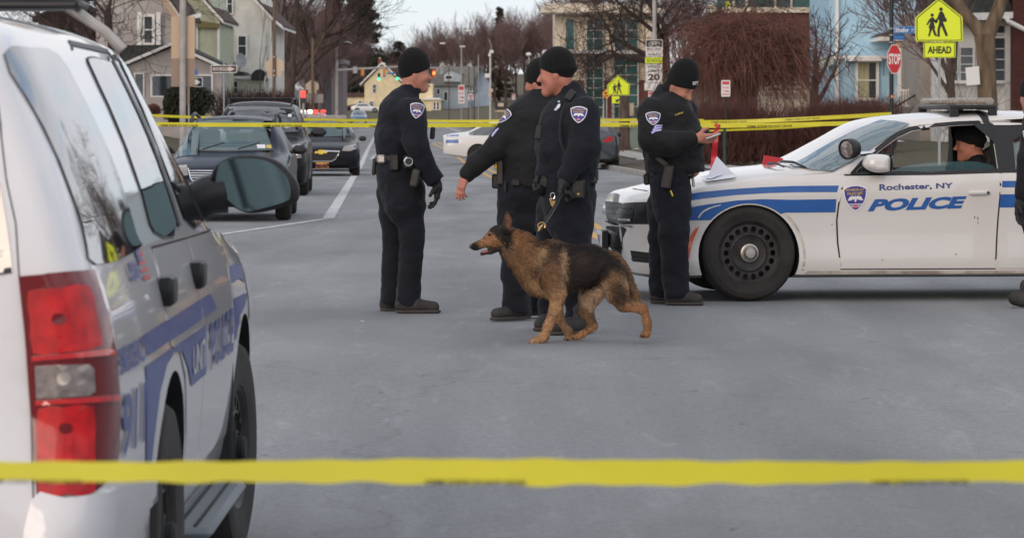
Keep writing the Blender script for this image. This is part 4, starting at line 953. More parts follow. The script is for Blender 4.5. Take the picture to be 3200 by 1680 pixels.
mb = MB(); mb.box((.98, .02, 1.27), (.03, .24, .06), None, .02); mb.build('rear_view_mirror', M_plast, wg)
for sg in (-1, 1): mb = MB(); mb.box((.75, sg * .96, .98), (.12, .21, .13), None, .05); mb.box((.78, sg * .87, .95), (.06, .1, .05), None, .02); mb.build('wing_mirror', M_plast, wg)
for y0 in (.40, -.10): mb = MB(); mb.tube([(.34, y0, .995), (.50, y0 - .3, 1.085)], .010, 5); mb.build('wiper', M_plast, wg)
mb = MB(); mb.tube([(1.3, .1, 1.45), (1.5, .1, 1.75)], [.004, .002], 5); mb.build('aerial', M_plast, wg)
# --- big sport utility behind it
sv, SV, _k = parked('sport_utility', 'black sport utility with big towing mirrors parked second on the left kerb', (-4.86, 64.2, zg(64.2)), SD_, (.95, 2.95, 1.1, 1.80, .98), 'suv', M_black, .38, 'dark cars parked along the left kerb')
pxp(SV, 'windscreen', [(676, 384), (700, 336), (806, 332), (912, 338), (938, 400), (930, 412), (806, 418), (690, 412)], M_glassd, .008, 14, relax=4)
pxp(SV, 'headlight', [(892, 457), (936, 452), (942, 494), (896, 497)], M_clear, .012); pxp(SV, 'headlight_strip', [(896, 478), (930, 476), (930, 484), (896, 486)], M_lit, .02)
pxp(SV, 'headlight', [(690, 457), (735, 460), (735, 497), (692, 495)], M_clear, .012); pxp(SV, 'grille', [(745, 455), (885, 455), (880, 510), (750, 510)], M_chrome, .012)
pxp(SV, 'window_sticker', [(899, 359), (911, 357), (912, 366), (901, 367)], M_wh, .014); pxp(SV, 'window_sticker', [(890, 392), (906, 391), (907, 399), (891, 400)], M_wh, .014)
for sg in (-1, 1): mb = MB(); mb.box((.62, sg * 1.15, 1.20), (.14, .30, .17), None, .06); mb.tube([(.66, sg * .95, 1.14), (.66, sg * 1.12, 1.18)], .035, 6); mb.build('wing_mirror', M_plast, sv)
SV.patch('side_window', [[(.85, 1.14), (1.2, 1.45), (1.35, 1.55), (3.2, 1.56), (3.4, 1.14)]], M_glassd, -1, .15, .008); SV.patch('side_window', [[(.85, 1.14), (1.2, 1.45), (1.35, 1.55), (3.2, 1.56), (3.4, 1.14)]], M_glassd, 1, .15, .008)
for sg in (-1, 1): mb = MB(); mb.tube([(1.35, sg * .62, 1.74), (1.45, sg * .62, 1.84), (3.3, sg * .62, 1.85), (3.4, sg * .62, 1.74)], .022, 6); mb.build('roof_rail', M_plast, sv)
mb = MB(); mb.tube([(1.5, -.62, 1.85), (1.5, .62, 1.85)], .025, 6); mb.build('roof_cross_bar', M_plast, sv)
# --- saloon third in the row
ml, SM, _k = parked('dark_saloon', 'black saloon with orange number plate parked third on the left kerb', (-4.98, 89.5, zg(89.5)), R(90 + 4), (.95, 2.74, 1.15, 1.46, .93), 'sedan', M_black, .34, 'dark cars parked along the left kerb')
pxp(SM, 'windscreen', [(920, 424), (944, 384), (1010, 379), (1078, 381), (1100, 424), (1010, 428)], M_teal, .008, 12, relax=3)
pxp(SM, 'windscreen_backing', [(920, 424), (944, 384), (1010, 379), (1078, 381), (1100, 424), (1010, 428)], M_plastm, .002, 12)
pxp(SM, 'headlight', [(1068, 472), (1076, 458), (1110, 452), (1112, 466), (1094, 473)], M_clear, .012); pxp(SM, 'headlight', [(905, 455), (935, 460), (942, 474), (912, 470)], M_clear, .012)
g_ = pxp(SM, 'grille', [(950, 478), (1058, 475), (1046, 496), (1036, 502), (972, 502), (958, 496)], M_plastm, .008); x = pxp(SM, 'grille_surround', stroke([(950, 476), (958, 497), (972, 504), (1036, 504), (1048, 497), (1062, 474), (1000, 472)], 3), M_chrome, .016); x.parent = g_
x = pxp(SM, 'bow_tie_emblem', [(985, 474), (994, 474), (996, 470), (1012, 470), (1014, 474), (1024, 474), (1021, 479), (1011, 479), (1009, 482), (997, 482), (995, 479), (983, 479)], M_gold, .022); x.parent = g_
pl_ = pxp(SM, 'number_plate', [(986, 508), (1028, 507), (1028, 523), (986, 524)], M_plateo, .03, 12, .02); mb = MB(); SM.text('t', 'EFZ-7867', [(989, 521), (1025, 520), (1025, 511), (989, 512)], None, 'px', .034, mb, bold=.02); x = mb.build('plate_lettering', M_navytxt, ml); x.parent = pl_
pxp(SM, 'bumper_intake', [(960, 526), (1060, 524), (1052, 534), (968, 535)], M_plastm, .008)
for sg in (-1, 1): mb = MB(); mb.box((.72, sg * 1.02, .98), (.1, .2, .13), None, .05); mb.build('wing_mirror', M_plast, ml)
SM.patch('side_window', [[(.9, .98), (1.3, 1.28), (2.5, 1.30), (3.0, 1.0)]], M_glassd, -1, .15, .008)
# patrol car behind with a full width light bar
pc, SP, _k = parked('patrol_car', 'white patrol car behind the third parked car, its clear light bar above the roof', (-5.5, 99, zg(99)), SD_, (.95, 2.9, 1.1, 1.47, .94), 'sedan', M_white, .34, cat='police car')
mb = MB(); mb.box((1.7, 0, 1.56), (.3, 1.22, .16), None, .05); lb_ = mb.build('lightbar', M_bar, pc); mb = MB()
for k in range(9): mb.box((1.62, -.52 + k * .13, 1.56), (.1, .1, .08), None, .01)
x = mb.build('lightbar_modules', M_barin, pc); x.parent = lb_
pxp(SP, 'windscreen', [(945, 415), (962, 382), (1060, 380), (1075, 415)], M_glassd, .008, 14)
# van with lit lamps further back
vn, SN, _k = parked('distant_car', 'far car with red and white lamps lit behind the parked row', (-9.0, 150, zg(150)), SD_, (.95, 2.8, 1.1, 1.75, .95), 'suv', M_grey, .36)
for y0, m in ((.65, M_litred), (.35, M_lit), (.05, M_lit), (-.2, M_litred), (-.55, M_litred)): mb = MB(); mb.box((1.3, y0, 1.80), (.2, .22, .13), None, .03); mb.build('roof_lamp', m, vn)
# --- police car across the street further down
ip, SI, _k = parked('white_police_car', 'white police car marked 911 standing across the street behind the officers', (3.05, 116, zg(116)), R(180), (1.0, 2.82, 1.2, 1.49, .93), 'sedan', M_white, .34, cat='police car', style='steel')
ip.location.x = (1494 - CX) / F * 115 + 2.82
IS = lambda pts: [((lambda h: (h[0].x, h[0].z))(SI.px(x, y))) for x, y in pts]
def ipatch(n, pts, m, off=.008): return SI.patch(n, [IS(pts)], m, 1, .12, off)
ipatch('blue_stripe', [(1488, 436), (1560, 436), (1560, 447), (1488, 447)], M_blue); ipatch('blue_stripe', [(1470, 421), (1560, 421), (1560, 425), (1470, 425)], M_blue)
mb = MB(); q = IS([(1462, 446), (1477, 446), (1477, 432), (1462, 432)]); SI.text('t', '911', q, None, 1, .009, mb, bold=.03); mb.build('number_lettering', M_navytxt, ip)
SI.patch('side_window', [[(3.15, 1.08), (2.6, 1.33), (1.25, 1.33), (.75, 1.0), (3.1, 1.0)]], M_glassd, 1, .15, .008)
pxp(SI, 'tail_lamp', [(1451, 433), (1460, 431), (1461, 444), (1452, 446)], M_redlens2, .012)
# --- grey hatchback and the one in front of it
gy, SG, _k = parked('grey_hatchback', 'dark grey hatchback with red tail lamp parked on the right kerb', (2.25, 105, zg(105)), R(-90 + 2.1), (.9, 2.6, .9, 1.52, .90), 'suv', M_grey, .33)
gy.location.x = (1912 - CX) / F * 106.5 - .90
pxp(SG, 'tail_lamp', [(1884, 440), (1900, 428), (1913, 427), (1912, 440), (1890, 446)], M_redlens2, .014); pxp(SG, 'rear_window', [(1840, 375), (1893, 372), (1900, 412), (1836, 414)], M_glassd, .01)
for sg in (-1, 1): mb = MB(); mb.box((.7, sg * 1.0, 1.05), (.1, .2, .14), None, .05); mb.build('wing_mirror', M_plast, gy)
# --- tiny cars at the far end
bl, SBc, _k = parked('blue_car', 'small blue car driving towards the camera far down the street', ((1121 - CX) / F * 378, 378, zg(378)), SD_, (.9, 2.6, .9, 1.45, .9), 'sedan', M_bluecar, .33)
pxp(SBc, 'windscreen', [(1104, 357), (1110, 346), (1132, 346), (1139, 357)], M_glassd, .02, 8)
fw, SF, _k = parked('far_white_car', 'far white car side on by the yellow house', ((1172 - CX) / F * 520, 520, terrain_h((1172 - CX) / F * 520, 520)), R(180), (.9, 2.7, 1.0, 1.46, .9), 'sedan', M_silver, .36)
SF.patch('side_window', [[(2.9, 1.0), (2.5, 1.32), (1.25, 1.32), (.8, 1.0)]], M_glassd, 1, .2, .02)
# ================================================================ people
M_skin = mat('skin', (.46, .205, .145), rough=.55, sss=.12, var=.12, vscale=14)
M_skin2 = mat('skin_ruddy', (.45, .18, .125), rough=.55, sss=.12, var=.14, vscale=14)
M_cloth = mat('navy_uniform_cloth', (.0042, .0054, .0112), rough=.9, sheen=.03, var=.3, vscale=6, bump=.12, bscale=90)
M_jack = mat('black_duty_jacket', (.0048, .0050, .0066), rough=.82, sheen=.03, var=.3, vscale=6, bump=.12, bscale=90)
M_trou = mat('navy_trousers', (.0036, .0046, .0098), rough=.9, sheen=.03, var=.35, vscale=5, bump=.12, bscale=80)
M_knit = mat('black_knit', (.0042, .0042, .0048), rough=1, sheen=.02, bump=.5, bscale=55, stretch=(1, 1, .3))
M_boot = mat('worn_black_boot', (.032, .029, .028), rough=.75, var=.3, vscale=12, bump=.2)
M_sole = mat('boot_sole', (.06, .052, .048), rough=.9)
M_glove = mat('black_leather_glove', (.010, .010, .011), rough=.6, bump=.1)
M_leath = mat('black_leather', (.012, .011, .011), rough=.4, bump=.1, bscale=50)
M_hol = mat('dark_holster', (.035, .031, .028), rough=.5, var=.3, vscale=20)
M_hair = mat('short_dark_hair', (.05, .033, .024), rough=.9)
M_eyew = mat('eye_white', (.22, .18, .16), rough=.3); M_eyed = mat('eye_iris', (.02, .016, .014), rough=.1)
M_gun = mat('radio_plastic', (.022, .022, .023), rough=.5)
M_gaiter = mat('black_neck_gaiter', (.007, .007, .009), rough=.95, bump=.2)

def basis(yaw, pitch=0, roll=0):
    """head frame: x forward, y left, z up. yaw 0 looks along +X, 90 along +Y (away from the camera)"""
    return Matrix.Rotation(R(yaw), 3, 'Z') @ Matrix.Rotation(R(-pitch), 3, 'Y') @ Matrix.Rotation(R(roll), 3, 'X')
def head_sdf(S, c, M, s=1.0, neck=None, mouth=0.0):
    T = lambda x, y, z: c + M @ Vector((x * s, y * s, z * s)); E = lambda p, r, k=.02: S.ell(T(*p), tuple(q * s for q in r), M, k)
    E((-.005, 0, .035), (.100, .079, .100)); E((.02, 0, -.005), (.072, .066, .095), .03)
    S.cone(T(.045, 0, -.05), .058 * s, T(.072, 0, -.095), .030 * s, .03)
    for y in (-1, 1):
        S.cone(T(-.01, y * .052, -.04), .026 * s, T(.062, y * .020, -.100), .022 * s, .03)
        E((.066, y * .036, -.018), (.030, .028, .026), .02)
        E((-.012, y * .080, .0), (.022, .010, .034), .008); S.cone(T(.078, y * .028, .030), .012 * s, T(.088, y * .012, .033), .012 * s, .012)
    for y in (-1, 1): S.ball(T(.105, y * .034, .012), .015 * s, .012, neg=True)
    S.cone(T(.092, 0, .018), .010 * s, T(.122, 0, -.026), .0120 * s, .010)
    for y in (-1, 1): S.ball(T(.104, y * .013, -.030), .009 * s, .008)
    S.cone(T(.094, -.018, -.056), .008 * s, T(.094, .018, -.056), .008 * s, .008); S.cone(T(.092, -.016, -.070), .009 * s, T(.092, .016, -.070), .009 * s, .008)
    S.cone(T(.108, -.018, -.0625), .0035 * s, T(.108, .018, -.0625), .0035 * s, .004, neg=True)
    S.ball(T(.082, 0, -.100), .022 * s, .02)
    if neck is not None: S.cone(T(-.025, 0, -.05), .060 * s, neck, .066 * s, .03)
def hat_sdf(c, M, s=1.0, front=.040, back=-.035, tall=.0, cuff=True, slouch=0):
    S = SDF(); T = lambda x, y, z: c + M @ Vector((x * s, y * s, z * s))
    S.ell(T(-.006, 0, .045), (.113 * s, .094 * s, (.100 + tall) * s), M); S.ell(T(-.012 - slouch, 0, .085 + tall * .5), (.090 * s, .082 * s, (.080 + tall * .6) * s), M, .04)
    p0 = T(.10, 0, front); p1 = T(-.10, 0, back); ax = (p0 - p1).normalized(); nn = ax.cross(M @ Vector((0, 1, 0))); nn = -nn if nn.dot(M @ Vector((0, 0, 1))) < 0 else nn
    if cuff:
        # folded cuff: a thicker band just above the rim
        mid = (p0 + p1) / 2; S.ell(mid + nn * .032 * s, (.1165 * s, .0985 * s, .050 * s), M, .006)
    S.cut(p0, nn, .006); return S
def hand_sdf(S, wr, d, n, s=1.0, curl=(20, 30, 25), thumb=1, spread=4, fat=1.0):
    """palm, four unequal fingers bent towards n, thumb leaving the palm's side; d points along the palm"""
    d = Vector(d).normalized(); n = (Vector(n) - d * d.dot(Vector(n))).normalized(); t = d.cross(n) * thumb; ctr = Vector(wr)
    S0 = S; S = SDF(); S.cone(ctr, .026 * s, ctr + d * .03 * s, .030 * s, .02)
    for o_ in (-.026, -.009, .009, .026): S.cone(ctr + d * .02 * s + t * o_ * .7 * s, .017 * s, ctr + d * .085 * s + t * o_ * s, .014 * s, .015)
    for k, (o_, ln) in enumerate(((.028, .9), (.010, 1.0), (-.009, .95), (-.027, .76))):
        p = ctr + d * .085 * s + t * o_ * s; a = 0
        for j, (l_, r_) in enumerate(((.042, .0098), (.027, .0088), (.022, .008))):
            a += curl[j] + k * spread; q = p + (d * math.cos(R(a)) + n * math.sin(R(a)) + t * (o_ * 1.2)) * (l_ * ln * s); S.cone(p, r_ * s * 1.05, q, r_ * s, .006); p = q
    p = ctr + d * .022 * s + t * .026 * s; q = p + (d * .55 + t * .62 + n * .45).normalized() * .042 * s; S.cone(p, .016 * s, q, .012 * s, .012); S.cone(q, .0118 * s, q + (d * .85 + t * .1 + n * .5).normalized() * .034 * s, .0095 * s, .008)
    S0.p += [(q[0], q[1], q[2] * fat, q[3], q[4] * fat, *q[5:]) for q in S.p]
def boot_sdf(S, S2, heel, toe, h=.10, w_=.047):
    """heel and toe on the ground: S boot, S2 sole"""
    a = Vector(heel); b = Vector(toe); d = (b - a).normalized(); up = Vector((0, 0, 1))
    S.cone(a + d * .052 + up * .055, w_ * 1.04, a + d * .06 + up * h * 1.6, .056, .03); S.cone(a + d * .045 + up * .052, w_ * .95, a + d * .15 + up * .060, w_, .03)
    S.cone(a + d * .15 + up * .058, w_ * .95, b - d * .05 + up * .045, w_ * .85, .03); S.cut(a + up * .018, up, .004)
    S2.cone(a + d * .045 + up * .022, w_ * 1.0, b - d * .046 + up * .022, w_ * .97, .01); S2.cut(a + up * .003, up, .003); S2.cut(a + up * .026, -up, .003)
class Person:
    def __init__(s, label, d0, foot, group='officers in black knit hats'):
        s.d0 = d0; s.s = F / d0; s.root = thing('person', label, 'person', P(*foot, d0), 0, group); s.root.location.z = zg(d0); s.n = 0
    def p(s, x, y, dd=0): return P(x, y, s.d0 + dd)
    def cones(s, S, L, k=.04):
        """each entry: x1,y1,r1(px), x2,y2,r2(px), dd1, dd2, depth stretch"""
        for e in L:
            x1, y1, r1, x2, y2, r2 = e[:6]; d1, d2, q = list(e[6:9]) + [0, 0, 1.0][max(0, len(e) - 6):]
            S.cone(s.p(x1, y1, d1), r1 / s.s, s.p(x2, y2, d2), r2 / s.s, k if len(e) < 10 else e[9], q)
    def skin(s, S, L):
        s.cones(S, [(e[0], e[1], e[2] * .72, e[3], e[4] - (34 if e[4] > 900 else 0), e[5] * (.5 if e[4] > 900 else .72), *e[6:]) for e in L])
    def part(s, name, S, m, h=.011, wr=0, wf=14, parent=None):
        s.n += 1; v, f = S.mesh(h, wr, wf, 7 + s.n); v, f = keep_largest(v, f); o = mk(name, v, f, m, s.root, True, angle=0)
        if parent is not None: o.parent = parent
        return o
    def mb(s, name, mb, m, parent=None, angle=35):
        o = mb.build(name, m, s.root, True, angle=angle)
        if parent is not None: o.parent = parent
        return o
    def box(s, name, x, y, w_, h_, dd, depth, m, ang=0, bev=.01, parent=None):
        """a bevelled case of w_ x h_ photo pixels, depth metres thick, turned ang degrees in the picture plane"""
        b = MB(); b.box(s.p(x, y, dd), (w_ / s.s, depth, h_ / s.s), rotm('Y', ang), bev); return s.mb(name, b, m, parent)
    def face(s, c, M, sc=1.0, body=None):
        for y in (-1, 1):
            b = MB(); b.lathe([(.001, -.009), (.0065, -.0065), (.009, 0), (.0065, .0065), (.001, .009)], 12); b.v = [tuple(c + M @ Vector((.081 * sc, y * .032 * sc, .012 * sc)) + Vector(q) * sc) for q in b.v]; e = s.mb('eye', b, M_eyew, body)
            b = MB(); b.lathe([(.001, .0045), (.0035, .003), (.005, 0)], 10); b.v = [tuple(c + M @ (Vector((.0885 * sc, y * .032 * sc, .012 * sc)) + Vector((q[1] * .8, q[0], q[2])) * sc)) for q in b.v]; s.mb('iris', b, M_eyed, body)
            b = MB(); b.tube([c + M @ Vector((.094 * sc, y * .016 * sc, .034 * sc)), c + M @ Vector((.094 * sc, y * .032 * sc, .040 * sc)), c + M @ Vector((.080 * sc, y * .048 * sc, .034 * sc))], [.003, .004, .002], 5); s.mb('eyebrow', b, M_hair, body)

# ---------------------------------------------------------------- officer on the left, turned to the right
o1 = Person('officer on the left of the group in a dark shirt, gloved hand hanging down', 24.05, (1265, 975))
c1 = o1.p(1295, 232, 0); H1 = basis(12, -4)
B = SDF(); head_sdf(B, c1, H1, 1.0, o1.p(1279, 300))
legs1 = [(1240, 480, 60, 1246, 545, 64, 0, 0, 1.4), (1246, 545, 66, 1262, 640, 62, 0, -.05, 1.35), (1268, 600, 62, 1287, 735, 37, -.07, -.09, 1.0), (1287, 735, 38, 1276, 958, 38, -.09, -.09), (1230, 600, 56, 1228, 735, 33, .12, .13), (1228, 735, 34, 1222, 956, 34, .13, .13)]
torso1 = [(1236, 500, 60, 1240, 430, 66, 0, 0, 1.45), (1240, 430, 66, 1252, 350, 66, 0, 0, 1.5), (1252, 350, 62, 1262, 318, 44, 0, 0, 1.6), (1262, 315, 40, 1279, 285, 28, 0, 0, 1.2), (1290, 400, 46, 1292, 350, 42, -.02, 0, 1.4)]
armR1 = [(1284, 348, 44, 1300, 455, 37, -.20, -.27), (1300, 455, 37, 1352, 556, 27, -.27, -.20)]
armL1 = [(1270, 345, 40, 1300, 450, 34, .2, .26), (1300, 450, 30, 1330, 500, 26, .26, .2)]
o1.skin(B, legs1 + torso1 + armR1 + armL1)
hand_sdf(B, o1.p(1367, 574, -.20), (-.02, 0, -1), (-.8, .1, 0), 1.12, (12, 22, 22), -1, 4, .62)
body1 = o1.part('body', B, M_skin, .0065); o1.face(c1, H1, 1.0, body1)
o1.part('knit_hat', hat_sdf(c1, H1, 1.03, .048, -.048, .018, False), M_knit, .009)
S = SDF(); o1.cones(S, legs1); S.cut(o1.p(1250, 950), (0, 0, 1)); S.cut(o1.p(1250, 472), (0, 0, -1)); tr1 = o1.part('trousers', S, M_trou, .011, .009, 14)
S = SDF(); o1.cones(S, torso1); S.cone(o1.p(1276, 312), .085, o1.p(1285, 283), .078, .02, 1.1)
S.cone(o1.p(1285, 296), .066, o1.p(1296, 250), .064, .01, neg=True); S.cut(o1.p(1250, 486), (0, 0, 1), .01); o1.cones(S, armR1 + armL1, .03)
S2 = SDF(); sh1 = o1.part('shirt', S, M_cloth, .010, .007, 15)
S = SDF(); o1.cones(S, armR1); S.cone(o1.p(1347, 552, -.2), 33 / o1.s, o1.p(1364, 568, -.2), 31 / o1.s, .02); S.cut(o1.p(1352, 450, -.2), (0, 0, -1)); 
G = SDF(); hand_sdf(G, o1.p(1367, 574, -.20), (-.02, 0, -1), (-.8, .1, 0), 1.12, (12, 22, 22), -1, 4, 1.12); gl1 = o1.part('glove', G, M_glove, .006)
G = SDF(); G.cone(o1.p(1338, 532, -.215), 31 / o1.s, o1.p(1363, 568, -.20), 30 / o1.s, .02); G.cut(o1.p(1363, 568, -.2), o1.p(1338, 532) - o1.p(1363, 568), .004); x = o1.part('cuff', G, M_cloth, .010, .002); x.parent = sh1
S = SDF(); S2 = SDF(); boot_sdf(S, S2, P(1236, 978, 23.95) * 1, P(1378, 978, 23.93)); S.p = S.p; bt = o1.part('boot', S, M_boot, .009); x = o1.part('sole', S2, M_sole, .008); x.parent = bt
S = SDF(); S2 = SDF(); boot_sdf(S, S2, P(1189, 973, 24.2), P(1290, 973, 24.3)); bt = o1.part('boot', S, M_boot, .009); x = o1.part('sole', S2, M_sole, .008); x.parent = bt
S = SDF(); o1.cones(S, [(1237, 497, 66, 1238, 497.5, 66, 0, 0, 1.38)]); S.cut(o1.p(1237, 484), (0, 0, -1)); S.cut(o1.p(1237, 509), (0, 0, 1)); bl1 = o1.part('duty_belt', S, M_leath, .011)
for nm, x, y, w_, h_, dd, dp, m, an in (('radio', 1170, 520, 13, 56, .02, .07, M_gun, 5), ('pouch', 1192, 497, 27, 27, -.17, .05, M_hub, 0), ('pouch', 1233, 508, 30, 52, -.22, .05, M_leath, 0), ('handcuff_pouch', 1278, 505, 32, 44, -.25, .05, M_leath, 0), ('holster', 1297, 556, 24, 56, -.30, .045, M_hol, 12)):
    o1.box(nm, x, y, w_, h_, dd, dp, m, an, .012, bl1)
b = MB(); b.lathe([(.030, -.006), (.036, 0), (.030, .006), (.024, 0)], 20, o1.p(1277, 505, -.285), closed=True); o1.mb('handcuffs', b, M_chrome, bl1)
o1.box('body_camera', 1352, 416, 15, 38, -.03, .06, M_gun, 4, .008, sh1)
S1 = Surf(o1.root, sh1); badge(S1, 'shoulder_badge', 1302, 347, 44, 49, 'px', tilt=-8, skew=.0, off=.004)
# ---------------------------------------------------------------- officer with outstretched arm, back to the camera
o2 = Person('officer with back turned and bare hand stretched out towards the road', 23.1, (1610, 995))
c2 = o2.p(1690, 262, .05); H2 = basis(140, -6)
B = SDF(); head_sdf(B, c2, H2, 1.0, o2.p(1690, 320, .02))
legs2 = [(1650, 550, 78, 1640, 600, 76, 0, 0, 1.25), (1622, 600, 64, 1615, 690, 60, 0, 0, 1.2), (1612, 650, 58, 1608, 770, 45, 0, 0), (1608, 770, 44, 1612, 978, 41, 0, 0), (1668, 640, 58, 1690, 780, 44, .12, .2), (1690, 780, 42, 1694, 975, 38, .2, .25)]
torso2 = [(1652, 590, 80, 1655, 480, 84, 0, 0, 1.25), (1655, 480, 84, 1665, 380, 86, 0, 0, 1.15), (1664, 375, 78, 1676, 345, 62, 0, 0, 1.0), (1676, 345, 56, 1690, 310, 36, .02, .02, 1.0)]
arm2 = [(1622, 365, 44, 1556, 458, 39, -.04, -.10), (1556, 458, 39, 1490, 512, 31, -.10, -.06), (1490, 512, 31, 1463, 541, 27, -.06, -.05)]
armr2 = [(1735, 365, 44, 1760, 470, 36, .1, .2), (1760, 470, 34, 1720, 540, 28, .2, .3)]
o2.skin(B, legs2 + torso2 + arm2 + armr2)
hand_sdf(B, o2.p(1456, 548, -.05), (-.35, -.05, -.9), (.6, .5, -.2), 1.05, (6, 14, 14), -1, 6, .9)
body2 = o2.part('body', B, M_skin2, .0065)
o2.part('knit_hat', hat_sdf(c2, H2, 1.02, .030, -.05, .01, False), M_knit, .009)
S = SDF(); o2.cones(S, legs2); S.cut(o2.p(1620, 975), (0, 0, 1)); S.cut(o2.p(1620, 540), (0, 0, -1)); o2.part('trousers', S, M_trou, .011, .010, 14)
S = SDF(); o2.cones(S, torso2); S.cone(o2.p(1684, 318), .100, o2.p(1692, 298), .088, .02); S.cone(o2.p(1690, 305), .070, o2.p(1692, 260), .072, .01, neg=True)
S.cut(o2.p(1640, 577), Vector((.28, 0, 1)), .01); o2.cones(S, arm2 + armr2, .03); jk2 = o2.part('jacket', S, M_jack, .010, .008, 14)
S = SDF(); S2 = SDF(); boot_sdf(S, S2, P(1654, 996, 23.2), P(1535, 1001, 22.95)); bt = o2.part('boot', S, M_boot, .009); x = o2.part('sole', S2, M_sole, .008); x.parent = bt
S = SDF(); S2 = SDF(); boot_sdf(S, S2, P(1712, 985, 23.45), P(1640, 990, 23.35)); bt = o2.part('boot', S, M_boot, .010); x = o2.part('sole', S2, M_sole, .009); x.parent = bt
bl2 = o2.box('duty_belt', 1655, 578, 150, 22, 0, .2, M_leath, 0, .02)
for nm, x, y, w_, h_, dd, dp, m, an in (('stun_gun', 1563, 535, 22, 86, -.06, .05, M_hol, 0), ('stun_gun_grip', 1550, 520, 12, 20, -.06, .04, mat('yellow_plastic', (.65, .45, .02), rough=.4), 0), ('pouch', 1550, 566, 26, 46, .0, .07, M_leath, 0), ('torch', 1580, 582, 9, 32, -.16, .03, M_gun, 0), ('pouch', 1612, 570, 30, 24, -.2, .04, M_leath, 0)):
    o2.box(nm, x, y, w_, h_, dd, dp, m, an, .01, bl2)
S2_ = Surf(o2.root, jk2); badge(S2_, 'shoulder_badge', 1576, 365, 30, 52, 'px', tilt=-42, off=.004)
mb = MB()
for k in range(3):
    S2_.patch('c', [[(1536 + k * 4, 414 - k * 5 + 12), (1541 + k * 4, 404 - k * 5 + 12), (1551 + k * 4, 396 - k * 5 + 14), (1551 + k * 4, 401 - k * 5 + 14), (1544 + k * 4, 408 - k * 5 + 12), (1540 + k * 4, 417 - k * 5 + 12)]], None, 'px', 8, .004, mb=mb)
x = mb.build('rank_stripes', mat('stripe_lilac', (.42, .42, .72), rough=.6), o2.root); x.parent = jk2
# ---------------------------------------------------------------- officer mostly hidden behind those two
o3 = Person('officer half hidden behind the others, only part of the face and cap showing', 24.4, (1690, 972))
c3 = o3.p(1684, 268, 0); H3 = basis(-130, 0)
B = SDF(); head_sdf(B, c3, H3, 1.0, o3.p(1680, 330))
legs3 = [(1690, 600, 64, 1690, 690, 56, 0, 0, 1.2), (1670, 660, 50, 1672, 930, 36), (1712, 660, 50, 1716, 930, 36)]
torso3 = [(1690, 590, 68, 1690, 470, 74, 0, 0, .9), (1690, 470, 74, 1690, 380, 72, 0, 0, .9), (1690, 375, 60, 1682, 330, 34, 0, 0, .9), (1640, 375, 40, 1628, 480, 34), (1628, 480, 32, 1650, 570, 28, 0, -.1), (1742, 375, 40, 1755, 480, 34), (1755, 480, 32, 1735, 570, 28, 0, -.1)]
o3.skin(B, legs3 + torso3); body3 = o3.part('body', B, M_skin, .011); o3.face(c3, H3, 1.0, body3)
o3.part('knit_hat', hat_sdf(c3, H3, 1.02, .035, -.04, .0, True), M_knit, .010)
S = SDF(); head_sdf(S, c3, H3, 1.05); S.cut(c3 + H3 @ Vector((0, 0, -.035)), H3 @ Vector((0, 0, -1))); o3.part('face_covering', S, M_gaiter, .010)
S = SDF(); o3.cones(S, legs3); S.cut(o3.p(1690, 945), (0, 0, 1)); o3.part('trousers', S, M_trou, .014)
S = SDF(); o3.cones(S, torso3[:3]); S.cut(o3.p(1690, 570), (0, 0, 1)); o3.cones(S, torso3[3:]); jk3 = o3.part('jacket', S, M_jack, .013, .006)
for xx in (1672, 1712):
    S = SDF(); S2 = SDF(); boot_sdf(S, S2, P(xx, 962, 24.5), P(xx - 6, 972, 24.2)); bt = o3.part('boot', S, M_boot, .011); x = o3.part('sole', S2, M_sole, .010); x.parent = bt
o3.box('radio', 1622, 318, 30, 22, -.1, .06, M_gun, -30, .01, jk3)
# ---------------------------------------------------------------- dog handler
o4 = Person('dog handler facing left, holding the leash, radio clipped on his shoulder', 21.9, (1790, 1030))
c4 = o4.p(1741, 234, 0); H4 = basis(163, -5)
B = SDF(); head_sdf(B, c4, H4, 1.06, o4.p(1778, 316, .02))
legs4 = [(1778, 545, 84, 1775, 610, 82, 0, 0, 1.2), (1775, 610, 82, 1776, 680, 76, 0, 0, 1.15), (1790, 660, 68, 1796, 790, 52, -.06, -.08), (1796, 790, 50, 1814, 1022, 43, -.08, -.10), (1735, 660, 62, 1722, 790, 48, .14, .2), (1722, 790, 44, 1722, 1008, 38, .2, .25)]
torso4 = [(1778, 560, 88, 1776, 470, 96, 0, 0, 1.2), (1776, 470, 96, 1782, 385, 90, 0, 0, 1.3), (1782, 385, 86, 1786, 345, 66, 0, 0, 1.4), (1786, 340, 56, 1778, 300, 40, 0, 0, 1.1), (1738, 460, 62, 1740, 380, 52, -.05, 0, 1.3)]
arm4 = [(1822, 356, 54, 1826, 462, 48, -.22, -.28), (1826, 462, 47, 1772, 545, 31, -.28, -.30)]
armr4 = [(1762, 360, 44, 1722, 470, 38, .25, .25), (1722, 470, 36, 1700, 545, 28, .25, -.05)]
o4.skin(B, legs4 + torso4 + arm4 + armr4)
hand_sdf(B, o4.p(1766, 556, -.31), (-.22, -.1, -1), (.7, -.3, .1), 1.14, (45, 75, 50), -1, 4, .6)
hand_sdf(B, o4.p(1704, 552, -.06), (-.5, -.3, -.75), (.6, -.3, .3), 1.14, (45, 75, 50), 1, 4, .6)
body4 = o4.part('body', B, M_skin2, .0065); o4.face(c4, H4, 1.06, body4)
o4.part('knit_hat', hat_sdf(c4, H4, 1.08, .052, -.045, .004, True, .0), M_knit, .009)
S = SDF(); o4.cones(S, legs4); S.cut(o4.p(1780, 1022), (0, 0, 1)); S.cut(o4.p(1780, 525), (0, 0, -1)); o4.part('trousers', S, M_trou, .011, .010, 14)
